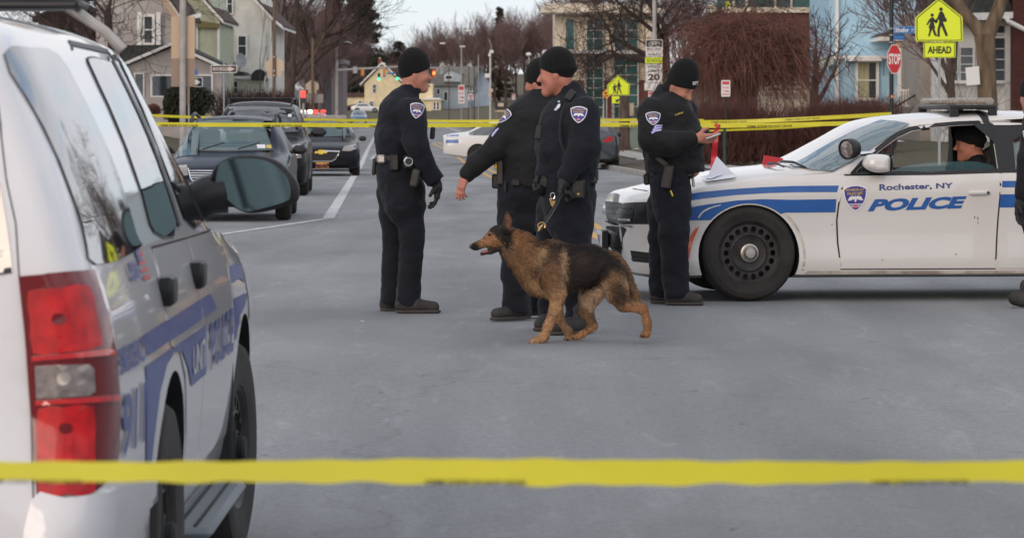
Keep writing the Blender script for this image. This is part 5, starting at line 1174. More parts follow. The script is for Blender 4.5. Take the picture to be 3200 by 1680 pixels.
S = SDF(); o4.cones(S, torso4); S.cone(o4.p(1788, 318), .10, o4.p(1776, 290), .092, .02); S.cone(o4.p(1770, 300), .074, o4.p(1752, 250), .080, .01, neg=True); S.cut(o4.p(1780, 550), (-.05, 0, 1), .012); o4.cones(S, arm4 + armr4, .03)
jk4 = o4.part('jacket', S, M_cloth, .010, .008, 14)
for wr, d_, n_, th in ((o4.p(1766, 556, -.31), (-.22, -.1, -1), (.7, -.3, .1), -1), (o4.p(1704, 552, -.06), (-.5, -.3, -.75), (.6, -.3, .3), 1)):
    G = SDF(); hand_sdf(G, wr, d_, n_, 1.14, (45, 75, 50), th, 4, 1.14); o4.part('glove', G, M_glove, .007)
for h, t in ((P(1832, 1034, 21.8), P(1740, 1046, 21.6)), (P(1745, 1010, 22.15), P(1690, 1020, 22.0))):
    S = SDF(); S2 = SDF(); boot_sdf(S, S2, Vector((h.x, h.y, 0)), Vector((t.x, t.y, 0)) + (Vector((t.x - h.x, t.y - h.y, 0)).normalized() * .06)); bt = o4.part('boot', S, M_boot, .010); x = o4.part('sole', S2, M_sole, .009); x.parent = bt
b = MB(); b.lathe([(.036, -.012), (.040, 0), (.036, .012)], 16, (0, 0, 0), 'z'); b.v = [tuple(Matrix.Rotation(R(-25), 3, 'Y') @ Vector(q) + o4.p(1764, 545, -.31)) for q in b.v]; o4.mb('wrist_watch', b, M_chrome)
bl4 = o4.box('duty_belt', 1785, 566, 160, 26, 0, .24, M_leath, 0, .02)
for nm, x, y, w_, h_, dd, dp, m, an in (('pouch', 1805, 590, 44, 62, -.26, .06, M_leath, 3), ('holster', 1862, 548, 16, 40, 0, .08, M_hol, 0), ('pouch', 1694, 572, 48, 40, -.1, .06, M_leath, -20)): o4.box(nm, x, y, w_, h_, dd, dp, m, an, .012, bl4)
b = MB(); b.lathe([(.001, -.004), (.007, 0), (.001, .004)], 10, o4.p(1807, 606, -.295)); o4.mb('pouch_stud', b, M_gold, bl4)
o4.box('shoulder_radio', 1783, 298, 25, 38, -.20, .05, M_gun, 35, .01, jk4); o4.box('body_camera', 1683, 414, 20, 44, -.1, .06, M_gun, 8, .008, jk4)
b = MB(); path = curve([(1770, 322, -.25), (1757, 350, -.25), (1750, 400, -.26), (1752, 440, -.27), (1764, 472, -.27), (1782, 500, -.26)], 30)
pts = [o4.p(*q) + Vector((.007 * math.cos(i * 1.3), .004 * math.sin(i * 1.3) - .02, .007 * math.sin(i * 1.3))) for i, q in enumerate(path)]; b.tube(pts, .0028, 5); o4.mb('coiled_radio_cord', b, M_gun, jk4)
S4 = Surf(o4.root, jk4); badge(S4, 'shoulder_badge', 1809, 359, 51, 52, 'px', tilt=-3, off=.004)
x = S4.patch('chest_badge', [[(1733, 346), (1746, 328), (1753, 326), (1751, 336), (1740, 348)]], M_chrome, 'px', 8, .008); x.parent = jk4
x = S4.patch('collar_pin', [ellipse(1748, 320, 4, 3, 10)], M_chrome, 'px', 8, .008); x.parent = jk4
# ---------------------------------------------------------------- officer with the phone
o5 = Person('officer by the white car bonnet looking down at a phone, hat lettered', 25.0, (2080, 948))
c5 = o5.p(2124, 272, -.06); H5 = basis(-32, -36)
B = SDF(); head_sdf(B, c5, H5, 1.0, o5.p(2095, 330))
legs5 = [(2092, 510, 66, 2092, 565, 62, 0, 0, 1.25), (2092, 565, 62, 2098, 650, 58, 0, 0, 1.3), (2106, 620, 56, 2106, 730, 46, -.06, -.08), (2106, 730, 46, 2116, 932, 41, -.08, -.08), (2072, 640, 50, 2064, 740, 36, .12, .14), (2064, 740, 36, 2060, 932, 34, .14, .14)]
torso5 = [(2092, 520, 74, 2090, 430, 84, 0, 0, 1.15), (2090, 430, 84, 2088, 365, 82, 0, 0, 1.25), (2088, 362, 74, 2090, 335, 52, 0, 0, 1.3), (2090, 330, 46, 2098, 296, 36, 0, 0, 1.2), (2140, 520, 54, 2142, 400, 46, 0, 0, 1.2), (2160, 525, 40, 2150, 450, 40, .02, 0, 1.2)]
arm5 = [(2036, 345, 44, 2036, 435, 44, -.15, -.24), (2036, 435, 42, 2090, 450, 38, -.24, -.30), (2090, 450, 37, 2160, 436, 28, -.30, -.30)]
arml5 = [(2140, 350, 44, 2160, 440, 36, .22, .24), (2160, 440, 34, 2196, 425, 26, .24, -.08)]
o5.skin(B, legs5 + torso5 + arm5 + arml5)
hand_sdf(B, o5.p(2174, 431, -.30), (1, .05, -.06), (.1, .8, .55), 1.12, (12, 30, 30), 1, 3)
body5 = o5.part('body', B, M_skin, .0065); o5.face(c5, H5, 1.0, body5)
hat5 = o5.part('knit_hat', hat_sdf(c5, H5, 1.03, .050, -.035, .045, True, .025), M_knit, .009)
S = SDF(); S.cone(c5 + H5 @ Vector((-.01, 0, -.055)), .078, o5.p(2098, 318), .092, .03); S.cone(c5 + H5 @ Vector((.03, 0, -.10)), .052, o5.p(2128, 325, -.02), .06, .03); S.cone(c5 + H5 @ Vector((-.03, 0, 0)), .075, c5 + H5 @ Vector((-.04, 0, -.06)), .08, .02); o5.part('neck_gaiter', S, M_gaiter, .010, .003, 30)
S = SDF(); o5.cones(S, legs5); S.cut(o5.p(2090, 930), (0, 0, 1)); S.cut(o5.p(2090, 500), (0, 0, -1)); o5.part('trousers', S, M_trou, .011, .010, 14)
S = SDF(); o5.cones(S, torso5); S.cone(o5.p(2086, 322), .12, o5.p(2082, 290), .088, .03, 1.0); S.cone(o5.p(2098, 310), .095, o5.p(2112, 262), .105, .02, neg=True); S.cut(o5.p(2100, 543), (-.06, 0, 1), .012); o5.cones(S, arm5 + arml5, .03)
jk5 = o5.part('jacket', S, M_jack, .010, .012, 12)
for h, t, dd in ((2079, 2200, -.08), (2032, 2140, .14)):
    S = SDF(); S2 = SDF(); y_ = HY + 1.45 * F / (25 + dd); boot_sdf(S, S2, P(h, y_, 25 + dd), P(t, y_, 25 + dd - .06)); bt = o5.part('boot', S, M_boot, .009); x = o5.part('sole', S2, M_sole, .008); x.parent = bt
bl5 = o5.box('duty_belt', 2098, 545, 140, 24, 0, .22, M_leath, 0, .02)
hl = o5.box('holster', 2086, 552, 30, 74, -.22, .06, M_hol, 10, .012, bl5); x = o5.box('pistol_grip', 2068, 504, 18, 44, -.22, .035, M_hol, -48, .008, bl5); o5.box('pouch', 2020, 560, 18, 36, .02, .08, M_leath, -4, .01, bl5); o5.box('holster_tag', 2099, 604, 5, 20, -.225, .01, M_gold, -22, .003, bl5); o5.box('key_holder', 2166, 568, 9, 34, -.05, .03, M_hub, -8, .006, bl5)
S5 = Surf(o5.root, jk5); badge(S5, 'shoulder_badge', 2041, 371, 46, 42, 'px', tilt=2, off=.004)
mb = MB()
for k in range(3): S5.patch('c', [[(2035 + k * 4, 409 - k * 7.5 + 4), (2049, 398 - k * 7.5 + 8), (2067 + k * 1, 405 - k * 7.5), (2066 + k, 410 - k * 7.5), (2049, 404 - k * 7.5 + 8), (2038 + k * 4, 415 - k * 7.5 + 4)]], None, 'px', 8, .004, mb=mb)
x = mb.build('rank_stripes', mat('stripe_lilac', (.42, .42, .72)), o5.root); x.parent = jk5
mb = MB(); S5.text('t', 'L. LECHNER'[0:2] + 'LECH', [(2109, 362), (2133, 354), (2133, 349), (2109, 357)], None, 'px', .006, mb, bold=.03); x = mb.build('name_tape', M_gold, o5.root); x.parent = jk5
SH = Surf(o5.root, hat5); mb = MB(); SH.text('t', 'RPD', [(2164, 266), (2184, 265), (2184, 253), (2164, 255)], None, 'px', .005, mb, bold=.02); x = mb.build('hat_lettering', M_wh, o5.root); x.parent = hat5
# phone he holds (a thing of its own)
ph = thing('phone', 'white edged smartphone held flat by the officer beside the bonnet', 'phone', o5.p(2229, 426, -.34))
mb = MB(); mb.box((0, 0, 0), (.115, .070, .009), rotm('Y', -20) @ rotm('X', -4), .004); mb.build('case', M_wh, ph); mb = MB(); mb.box((.0, 0, 0), (.108, .064, .004), rotm('Y', -20) @ rotm('X', -4), .001); mb.v = [(a - .002, b, c + .006) for a, b, c in mb.v]; mb.build('screen', M_glassd, ph)
# ---------------------------------------------------------------- driver seated in the saloon
o6 = Person('driver sitting inside the white saloon behind its open window', 26.08, (3040, 941), 'officers in black knit hats')
c6 = o6.p(3031, 452, .05); H6 = basis(178, -5)
B = SDF(); head_sdf(B, c6, H6, 1.0, o6.p(3062, 520)); t6 = [(3078, 690, 66, 3080, 620, 70, 0, 0, 1.2), (3080, 620, 66, 3078, 560, 56, 0, 0, 1.5), (3030, 720, 52, 2930, 715, 36, 0, 0, 1.3), (3076, 575, 36, 3046, 650, 30, -.12, -.12), (3046, 650, 28, 2960, 610, 22, -.12, 0)]
o6.skin(B, t6); body6 = o6.part('body', B, M_skin2, .008); o6.face(c6, H6, 1.0, body6)
o6.part('knit_hat', hat_sdf(c6, H6, 1.05, .046, -.05, .01, True), M_knit, .010); S = SDF(); o6.cones(S, t6); S.cone(o6.p(3068, 545), .09, o6.p(3056, 512), .082, .02); o6.part('jacket', S, M_jack, .013, .006)
# car seat and wheel belong to the saloon
for yy in (-.37, .37):
    mb = MB(); mb.box((1.95, yy, .86), (.14, .46, .62), rotm('Y', 14), .06); mb.box((2.05, yy, 1.20), (.09, .24, .17), rotm('Y', 10), .04); mb.box((1.62, yy, .58), (.50, .46, .14), None, .05); mb.build('seat', M_seat, ch)
mb = MB(); mb.lathe([(.165, -.014), (.185, 0), (.165, .014), (.15, 0)], 28, (0, 0, 0), 'x', True); mb.v = [tuple(rotm('Y', -22) @ Vector(q) + Vector((1.15, -.37, .93))) for q in mb.v]; mb.build('steering_wheel', M_plast, ch)
mb = MB(); mb.box((.92, 0, .86), (.36, 1.28, .20), None, .06); mb.build('dashboard', M_plastm, ch)
# ---------------------------------------------------------------- officer cut by the right edge of the picture
o7 = Person('officer at the right edge of the picture, only a sleeve and gloved hand in view', 24.7, (3236, 952))
c7 = o7.p(3228, 306); H7 = basis(110, 0)
B = SDF(); head_sdf(B, c7, H7, 1.0, o7.p(3236, 350)); legs7 = [(3246, 600, 56, 3246, 690, 54, 0, 0, 1.2), (3236, 660, 34, 3236, 930, 30), (3276, 660, 46, 3278, 930, 34)]
torso7 = [(3254, 590, 62, 3254, 470, 64, 0, 0, 1.0), (3254, 470, 64, 3254, 400, 60, 0, 0, 1.0), (3254, 400, 54, 3242, 350, 34)]; arm7 = [(3226, 400, 32, 3210, 490, 28, -.15, -.2), (3210, 490, 28, 3192, 612, 22, -.2, -.2)]
o7.skin(B, legs7 + torso7 + arm7); hand_sdf(B, o7.p(3188, 626, -.2), (-.15, 0, -1), (.6, -.3, 0), 1.14, (14, 24, 20), 1, 4, .62)
o7.part('body', B, M_skin, .010); o7.part('knit_hat', hat_sdf(c7, H7, 1.04), M_knit, .011); S = SDF(); o7.cones(S, legs7); S.cut(o7.p(3244, 940), (0, 0, 1)); o7.part('trousers', S, M_trou, .013, .006)
S = SDF(); o7.cones(S, torso7); S.cut(o7.p(3244, 580), (0, 0, 1)); o7.cones(S, arm7, .03); jk7 = o7.part('jacket', S, M_jack, .011, .007); G = SDF(); hand_sdf(G, o7.p(3188, 626, -.2), (-.15, 0, -1), (.6, -.3, 0), 1.14, (14, 24, 20), 1, 4, 1.14); o7.part('glove', G, M_glove, .006)
for xx in (3236, 3276):
    S = SDF(); S2 = SDF(); boot_sdf(S, S2, P(xx, 966, 24.6), P(xx - 40, 960, 24.6)); bt = o7.part('boot', S, M_boot, .010); x = o7.part('sole', S2, M_sole, .009); x.parent = bt
S7 = Surf(o7.root, jk7); badge(S7, 'shoulder_badge', 3218, 427, 40, 48, 'px', tilt=4, off=.004)
# ================================================================ German shepherd and its leash
_g = lambda x, y: (1420 + .37714 * x, 600 + .37714 * y)
DD = 21.0
dog = thing('dog', 'tan and black shepherd dog striding left on a leash with mouth open', 'dog', P(*_g(900, 1240), DD)); dog.location.z = 0
dsc = F / DD / .37714
def dp(x, y, dd=0): return P(*_g(x, y), DD + dd)
S = SDF()
def dc(x1, y1, r1, x2, y2, r2, d1=0, d2=0, q=1.0, k=.03): S.cone(dp(x1, y1, d1), r1 / dsc, dp(x2, y2, d2), r2 / dsc, k, q)
# trunk: deep chest, tucked loin, sloping croup
dc(700, 610, 150, 800, 600, 172, 0, 0, .72, .05); dc(800, 600, 176, 960, 630, 178, 0, 0, .68, .05); dc(960, 625, 178, 1120, 600, 150, 0, 0, .68, .05)
dc(1120, 590, 145, 1290, 620, 118, 0, 0, .72, .05); dc(1290, 620, 112, 1380, 680, 70, 0, 0, .9, .05); dc(800, 500, 55, 860, 490, 50, 0, 0, 1, .05)
dc(635, 625, 122, 690, 725, 118, 0, 0, .7, .05); dc(660, 700, 95, 800, 800, 80, 0, 0, .8, .05)
# neck and head
dc(650, 565, 152, 540, 455, 124, 0, 0, .78, .05); dc(540, 455, 118, 430, 380, 88, 0, 0, .85, .05); dc(480, 500, 70, 600, 600, 90, 0, 0, .8, .05)
dc(430, 365, 80, 360, 350, 74, 0, 0, .95, .04); dc(340, 380, 60, 300, 400, 52, 0, 0, .9, .04)
dc(290, 408, 46, 180, 445, 30, 0, 0, .85, .03); dc(180, 447, 29, 155, 452, 22, 0, 0, .9, .02)
dc(380, 450, 40, 300, 488, 24, 0, 0, .8, .02); dc(300, 490, 22, 225, 510, 15, 0, 0, .8, .015)
for sg in (-1, 1):
    dc(432, 300, 42, 440, 230, 34, sg * .075, sg * .085, .5, .02); dc(440, 230, 34, 436, 148, 7, sg * .085, sg * .09, .4, .012)
# near fore leg
dc(800, 720, 95, 850, 830, 72, -.10, -.12, .7, .04); dc(850, 830, 68, 840, 960, 46, -.12, -.12, .8, .03); dc(840, 960, 46, 775, 1110, 37, -.12, -.12, .85, .02); dc(775, 1110, 37, 740, 1195, 34, -.12, -.12, 1, .02); dc(740, 1200, 36, 655, 1245, 27, -.12, -.12, 1.1, .02); dc(655, 1245, 27, 635, 1250, 22, -.12, -.12, 1.1, .02)
# far fore leg, lifted back
dc(790, 780, 75, 850, 900, 55, .10, .10, .7, .03); dc(850, 900, 50, 870, 1050, 36, .10, .10, .9, .02); dc(870, 1050, 35, 940, 1150, 31, .10, .10, 1, .02); dc(940, 1150, 31, 940, 1205, 24, .10, .10, 1.1, .02)
# near hind leg stretched back: thigh, second thigh, hock, shank, paw
dc(1310, 700, 115, 1345, 830, 85, -.09, -.11, .6, .04); dc(1345, 830, 82, 1400, 930, 58, -.11, -.11, .7, .03); dc(1400, 925, 56, 1560, 965, 37, -.11, -.11, .8, .02); dc(1565, 960, 36, 1600, 1080, 31, -.11, -.11, 1, .02); dc(1600, 1080, 31, 1595, 1165, 27, -.11, -.11, 1, .02); dc(1595, 1170, 27, 1555, 1186, 20, -.11, -.11, 1.3, .015)
# far hind leg under the belly
dc(1230, 720, 100, 1120, 870, 82, .08, .10, .6, .04); dc(1120, 870, 80, 1090, 985, 58, .10, .10, .7, .03); dc(1090, 985, 56, 1150, 1105, 33, .10, .10, .9, .02); dc(1150, 1110, 33, 1060, 1175, 27, .10, .10, 1, .02); dc(1060, 1175, 27, 990, 1200, 24, .10, .10, 1.1, .015)
# hanging tail
dc(1395, 640, 40, 1435, 740, 42, .03, .04, 1, .04); dc(1435, 740, 42, 1490, 860, 38, .04, .05, 1, .03); dc(1490, 860, 38, 1530, 905, 16, .05, .05, 1, .03)
for sg in (-1, 1): S.ball(dp(290, 352, sg * .062), .012, .01, neg=True)
v, f = keep_largest(*S.mesh(.0085, .003, 40, 5))
# coat colours by region of the side view
X = (v[:, 0] / v[:, 1] * F + CX - 1420) / .37714; Y = (HY + (HC - v[:, 2]) * F / v[:, 1] - 600) / .37714
rg = np.random.RandomState(3)
def coat(X, Y, jit=0):
    X = X + jit * rg.normal(size=len(X)); Y = Y + jit * rg.normal(size=len(X)); c = np.tile(np.array([.185, .100, .052]), (len(X), 1))
    def blob(pts, col, soft=25, st=1.0):
        nonlocal c
        # signed distance to a polygon, softened
        q = np.array(pts, float); d = np.full(len(X), 1e9); n = len(q)
        for i in range(n):
            a, b = q[i], q[(i + 1) % n]; e = b - a; t = np.clip(((X - a[0]) * e[0] + (Y - a[1]) * e[1]) / (e @ e), 0, 1); d = np.minimum(d, np.hypot(X - a[0] - t * e[0], Y - a[1] - t * e[1]))
        d = np.where(inpoly(np.stack([X, Y], 1), [pts]), d, -d); w = (np.clip(d / soft + .5, 0, 1) * st)[:, None]; c = c * (1 - w) + np.array(col) * w
    tan, rust, cream, dk, bl = (.34, .17, .075), (.31, .15, .068), (.46, .33, .22), (.017, .012, .010), (.008, .006, .006)
    blob([(380, 380), (560, 300), (760, 400), (830, 560), (800, 760), (680, 780), (560, 700), (480, 560)], (.20, .105, .05), 50)
    blob([(640, 600), (700, 480), (790, 400), (830, 420), (760, 520), (690, 640)], (.36, .23, .13), 40, .8)
    blob([(560, 640), (640, 720), (760, 800), (900, 820), (900, 860), (740, 860), (600, 780)], (.40, .24, .12), 40, .8)
    blob([(860, 440), (1000, 425), (1180, 440), (1330, 540), (1420, 640), (1450, 830), (1370, 700), (1290, 640), (1290, 690), (1200, 740), (1100, 800), (960, 830), (920, 760), (930, 600)], dk, 40)
    blob([(830, 420), (1000, 420), (1180, 430), (1340, 540), (1430, 680), (1330, 610), (1180, 520), (980, 500), (850, 520)], bl, 40)
    blob([(950, 700), (1100, 660), (1240, 660), (1200, 745), (1080, 800), (960, 815)], (.022, .016, .013), 40)
    blob([(1000, 520), (1080, 520), (1100, 600), (1020, 620)], (.16, .10, .06), 50, .7)
    blob([(760, 420), (850, 440), (860, 600), (830, 640), (800, 560), (700, 660), (640, 720), (620, 660), (720, 560)], (.055, .033, .022), 45, .85)
    blob([(860, 450), (915, 460), (930, 560), (915, 700), (920, 800), (880, 790), (870, 640)], (.33, .22, .13), 26, .9)
    blob([(960, 840), (1100, 800), (1250, 740), (1270, 860), (1150, 1000), (1000, 900)], cream, 30, .8)
    blob([(1280, 680), (1380, 650), (1420, 760), (1460, 880), (1400, 960), (1300, 860)], (.20, .11, .055), 40, .8)
    blob([(1290, 760), (1370, 740), (1440, 900), (1380, 960), (1310, 880)], dk, 30, .8)
    blob([(1370, 690), (1430, 700), (1470, 800), (1430, 820)], (.36, .24, .15), 30, .7)
    blob([(1480, 830), (1560, 900), (1520, 930), (1460, 890)], (.34, .20, .10), 26)
    blob([(1430, 920), (1560, 920), (1660, 960), (1660, 1240), (1520, 1240), (1530, 1010), (1400, 1000)], rust, 24)
    blob([(760, 830), (960, 820), (940, 940), (860, 1100), (780, 1290), (560, 1290), (700, 1120), (760, 960)], (.40, .225, .115), 24)
    blob([(600, 1200), (780, 1170), (780, 1290), (560, 1290)], (.40, .22, .11), 26, .8)
    blob([(850, 1030), (1000, 1030), (1010, 1240), (880, 1240)], (.36, .21, .11), 20)
    blob([(940, 1150), (1100, 1130), (1200, 1080), (1200, 1160), (1040, 1240), (940, 1240)], (.36, .19, .09), 20)
    blob([(520, 300), (640, 370), (760, 420), (900, 430), (900, 500), (800, 470), (660, 430), (540, 380)], dk, 36, .9); blob([(930, 470), (1320, 560), (1260, 700), (1120, 790), (950, 800)], dk, 50, .8)
    # face: black mask, rust cheeks, dark ears
    blob([(260, 300), (330, 250), (420, 260), (480, 330), (450, 420), (440, 480), (380, 420), (310, 330)], dk, 22)
    blob([(380, 330), (450, 300), (470, 420), (430, 470)], bl, 22)
    blob([(270, 340), (330, 360), (400, 430), (380, 460), (300, 440), (200, 450), (220, 400)], rust, 18)
    blob([(110, 410), (180, 420), (210, 450), (190, 500), (110, 480)], bl, 14); blob([(190, 470), (300, 455), (400, 440), (390, 510), (210, 540)], (.03, .02, .016), 14)
    blob([(390, 120), (500, 120), (520, 300), (380, 280)], (.05, .028, .018), 18); blob([(425, 190), (460, 190), (480, 300), (430, 290)], (.20, .09, .045), 16, .8)
    blob([(470, 330), (560, 330), (640, 380), (560, 400), (500, 420)], (.26, .115, .045), 26, .8)
    return c
def speck(c, p):
    n = (np.sin(p[:, 0] * 137 + 3 * np.sin(p[:, 2] * 61)) * np.sin(p[:, 2] * 171 + 2 * np.sin(p[:, 0] * 83)))[:, None]; return np.clip(c * (1 + .32 * n), 0, 1)
M_coat = mat('dog_coat', (.2, .1, .05), rough=.8, attr='coat', bump=.4, bscale=60)
bo = mk('body', v, f, M_coat, dog, True, angle=0)
at = bo.data.color_attributes.new('coat', 'FLOAT_COLOR', 'POINT'); cc = np.ones((len(v), 4)); cc[:, :3] = speck(coat(X, Y, 6), v); at.data.foreach_set('color', cc.ravel())
# fur: short tapered strands lying back along the coat
me = bo.data; me.calc_loop_triangles(); nor = np.array([tuple(x.normal) for x in me.vertices]); tri = np.array([tuple(t.vertices) for t in me.loop_triangles])
A = v[tri]; ar = np.linalg.norm(np.cross(A[:, 1] - A[:, 0], A[:, 2] - A[:, 0]), axis=1) / 2; n_ = 64000; pk = rg.choice(len(tri), n_, p=ar / ar.sum()); bc = rg.dirichlet((1, 1, 1), n_)
p0 = (A[pk] * bc[:, :, None]).sum(1); nn = (nor[tri[pk]] * bc[:, :, None]).sum(1); nn /= np.linalg.norm(nn, axis=1)[:, None] + 1e-9
Xp = (p0[:, 0] / p0[:, 1] * F + CX - 1420) / .37714; Yp = (HY + (HC - p0[:, 2]) * F / p0[:, 1] - 600) / .37714
flow = np.tile(np.array([.80, 0, -.55]), (n_, 1)); leg = (Yp > 850); flow[leg] = (.15, 0, -1); face = Xp < 400; flow[face] = (1, 0, -.1); flow += rg.normal(size=(n_, 3)) * .28
flow -= nn * (flow * nn).sum(1)[:, None]; flow /= np.linalg.norm(flow, axis=1)[:, None] + 1e-9
ln = np.full(n_, .020); ln[leg] = .014; ln[face] = .008; ln[(Xp > 430) & (Xp < 850) & (Yp > 350) & (Yp < 850)] = .040; ln[(Xp > 950) & (Yp > 740) & (Yp < 900)] = .028; ln[(Yp < 300) & (Xp < 520)] = .008; ln *= rg.uniform(.6, 1.2, n_)
side = np.cross(flow, nn); wd = rg.uniform(.0010, .0022, n_)[:, None]
tip = p0 + flow * (ln * .92)[:, None] + nn * (ln * .32)[:, None]; mid = p0 + flow * (ln * .5)[:, None] + nn * (ln * .25)[:, None]
fv = np.stack([p0 - side * wd - nn * .002, p0 + side * wd - nn * .002, mid + side * wd * .7, mid - side * wd * .7, tip], 1).reshape(-1, 3); b_ = np.arange(n_)[:, None] * 5
ff = [tuple(q) for q in b_ + np.array([0, 1, 2, 3])] + [tuple(q) for q in b_ + np.array([3, 2, 4])]
fo = mk('fur', fv, ff, M_coat, dog, True, angle=0, smooth=True)
at = fo.data.color_attributes.new('coat', 'FLOAT_COLOR', 'POINT'); cf = speck(coat(Xp, Yp, 14), p0) * rg.uniform(.6, 1.45, (n_, 1)); c5_ = np.ones((n_, 5, 4)); c5_[:, :, :3] = cf[:, None, :]; at.data.foreach_set('color', np.clip(c5_, 0, 1).ravel())
for sg in (-1, 1):
    b = MB(); b.lathe([(.001, -.008), (.007, -.004), (.009, 0), (.007, .004), (.001, .008)], 12, dp(289, 352, sg * .058)); b.build('eye', M_eyed, dog, True)
b = MB(); b.lathe([(.001, -.014), (.011, -.012), (.016, 0), (.011, .012), (.001, .014)], 14, dp(143, 450)); b.build('nose', M_leath, dog, True)
b = MB(); b.tube([dp(350, 478), dp(280, 492, 0), dp(225, 498, 0)], [.012, .014, .007], 8); b.build('tongue', mat('tongue', (.35, .10, .10), rough=.4), dog, True)
for (x, y, dd) in ((622, 1262, -.15), (645, 1268, -.12), (668, 1268, -.10), (915, 1222, .12), (940, 1228, .10), (985, 1214, .10), (1545, 1196, -.13), (1565, 1200, -.11), (1590, 1200, -.09)):
    b = MB(); b.tube([dp(x, y - 10, dd - .02), dp(x - 12, y, dd - .025)], [.006, .002], 6); b.build('claw', M_leath, dog, True)
b = MB(); pts = []
for i in range(33):
    a = 2 * math.pi * i / 32; c_ = dp(570, 470); ax_ = (dp(655, 560) - dp(480, 400)).normalized(); e1 = Vector((0, 1, 0)); e2 = ax_.cross(e1)
    pts.append(dp(570, 478) + e1 * (math.cos(a) * .082) + e2 * (math.sin(a) * .112))
b.tube(pts, .0035, 6, False); col = b.build('collar_chain', M_gun, dog, True)
b = MB(); b.lathe([(.001, -.002), (.012, -.001), (.012, .001), (.001, .002)], 14, dp(486, 580, -.04), 'x'); x = b.build('collar_tag', M_gold, dog, True); x.parent = col
# leash with brass snap hook
le = thing('leash', 'black dog leash with brass snap hook running from the collar to the glove', 'leash', dp(720, 300, -.1))
b = MB(); A_ = dp(735, 268, -.14); Z_ = o4.p(1760, 590, -.34)
pts = [A_ + (Z_ - A_) * t + Vector((0, 0, -.02 * math.sin(math.pi * t))) for t in np.linspace(0, 1, 12)]; b.tube(pts, .011, 6); b.build('strap', M_leath, le, True)
b = MB(); Z2 = o4.p(1742, 612, -.36); b.tube([Z_, o4.p(1775, 604, -.38), o4.p(1790, 618, -.36), o4.p(1772, 628, -.37), Z_], .010, 6); b.build('loop', M_leath, le, True)
M_brass = mat('brass', (.50, .34, .16), rough=.3, metal=1)
b = MB(); b.tube([dp(735, 268, -.14), dp(715, 296, -.14), dp(697, 325, -.14)], [.006, .012, .007], 8); ring = [dp(722, 282, -.14) + Vector((.022 * math.cos(t), 0, .022 * math.sin(t))) for t in np.linspace(-.5, 4.2, 16)]; b.tube(ring, .005, 6); b.build('snap_hook', M_brass, le, True)
ky = thing('keys', 'bunch of brass keys hanging below the dog handler glove', 'keys', o4.p(1728, 620, -.3))
b = MB(); rr_ = [o4.p(1727, 612, -.35) + Vector((.014 * math.cos(t), 0, .02 * math.sin(t))) for t in np.linspace(0, 6.28, 14)]; b.tube(rr_, .0025, 5); b.build('key_ring', M_chrome, ky, True)
for x0, x1, y1 in ((1724, 1719, 643), (1728, 1727, 647), (1731, 1734, 640)):
    b = MB(); b.box((o4.p((x0 + x1) / 2, (620 + y1) / 2, -.35)), (.010, .003, .05), rotm('Y', (x1 - x0) * 3), .001); b.box(o4.p(x0, 622, -.35), (.018, .003, .02), None, .001); b.build('key', M_brass, ky, True)
# ================================================================ houses
def siding(name, col, pitch=.13, depth=.5, rough=.75):
    m = mat(name, col, rough=rough, var=.10, vscale=1.5); n = m.node_tree.nodes; l = m.node_tree.links; b = n['Principled BSDF']
    t = n.new('ShaderNodeTexCoord'); wv = n.new('ShaderNodeTexWave'); wv.bands_direction = 'Z'; wv.wave_profile = 'SAW'; wv.inputs['Scale'].default_value = 1 / pitch / 3.1416 * .5 * 3.1416 / 3.1416 * 3.14; wv.inputs['Distortion'].default_value = 0
    bp = n.new('ShaderNodeBump'); bp.inputs['Strength'].default_value = depth; bp.inputs['Distance'].default_value = .03; l.new(t.outputs['Object'], wv.inputs['Vector']); l.new(wv.outputs[0], bp.inputs['Height']); l.new(bp.outputs[0], b.inputs['Normal']); return m
def bricks(name, c1, c2, mort, sc=1.0):
    m = bpy.data.materials.new(name); m.use_nodes = True; n = m.node_tree.nodes; l = m.node_tree.links; b = n['Principled BSDF']; b.inputs['Roughness'].default_value = .9
    t = n.new('ShaderNodeTexCoord'); mp_ = n.new('ShaderNodeMapping'); mp_.inputs['Rotation'].default_value = (R(90), 0, 0); k = n.new('ShaderNodeTexBrick'); k.inputs['Color1'].default_value = (*c1, 1); k.inputs['Color2'].default_value = (*c2, 1); k.inputs['Mortar'].default_value = (*mort, 1)
    k.inputs['Scale'].default_value = sc; k.inputs['Brick Width'].default_value = .22; k.inputs['Row Height'].default_value = .075; k.inputs['Mortar Size'].default_value = .008
    l.new(t.outputs['Object'], mp_.inputs[0]); l.new(mp_.outputs[0], k.inputs['Vector']); l.new(k.outputs[0], b.inputs['Base Color']); return m
M_taupe = siding('taupe_siding', (.44, .40, .385)); M_green = siding('pale_green_siding', (.47, .50, .37)); M_cream = siding('cream_siding', (.71, .70, .64)); M_yelw = siding('yellow_siding', (.74, .62, .40), .12)
M_bgrey = siding('blue_grey_siding', (.36, .42, .46)); M_lblue = siding('light_blue_siding', (.38, .58, .72), .20, .35); M_tan = siding('tan_grey_siding', (.36, .32, .28)); M_offw = siding('white_siding', (.70, .68, .65), .2, .2); M_dkh = siding('dark_brown_siding', (.075, .05, .048)); M_garage = siding('garage_panel', (.50, .45, .36), .5, .5)
M_trim = mat('white_house_trim', (.74, .72, .69), rough=.6, var=.06, vscale=3); M_tantrim = mat('tan_house_trim', (.52, .38, .27), rough=.7)
M_shing = mat('dark_shingle_roof', (.045, .047, .045), rough=.95, var=.3, vscale=4, bump=.4, bscale=12); M_shbr = mat('brown_shingle_roof', (.085, .055, .048), rough=.95, var=.3, vscale=4, bump=.4, bscale=12); M_shgr = mat('grey_shingle_roof', (.20, .20, .195), rough=.95, var=.2, vscale=3, bump=.3, bscale=12)
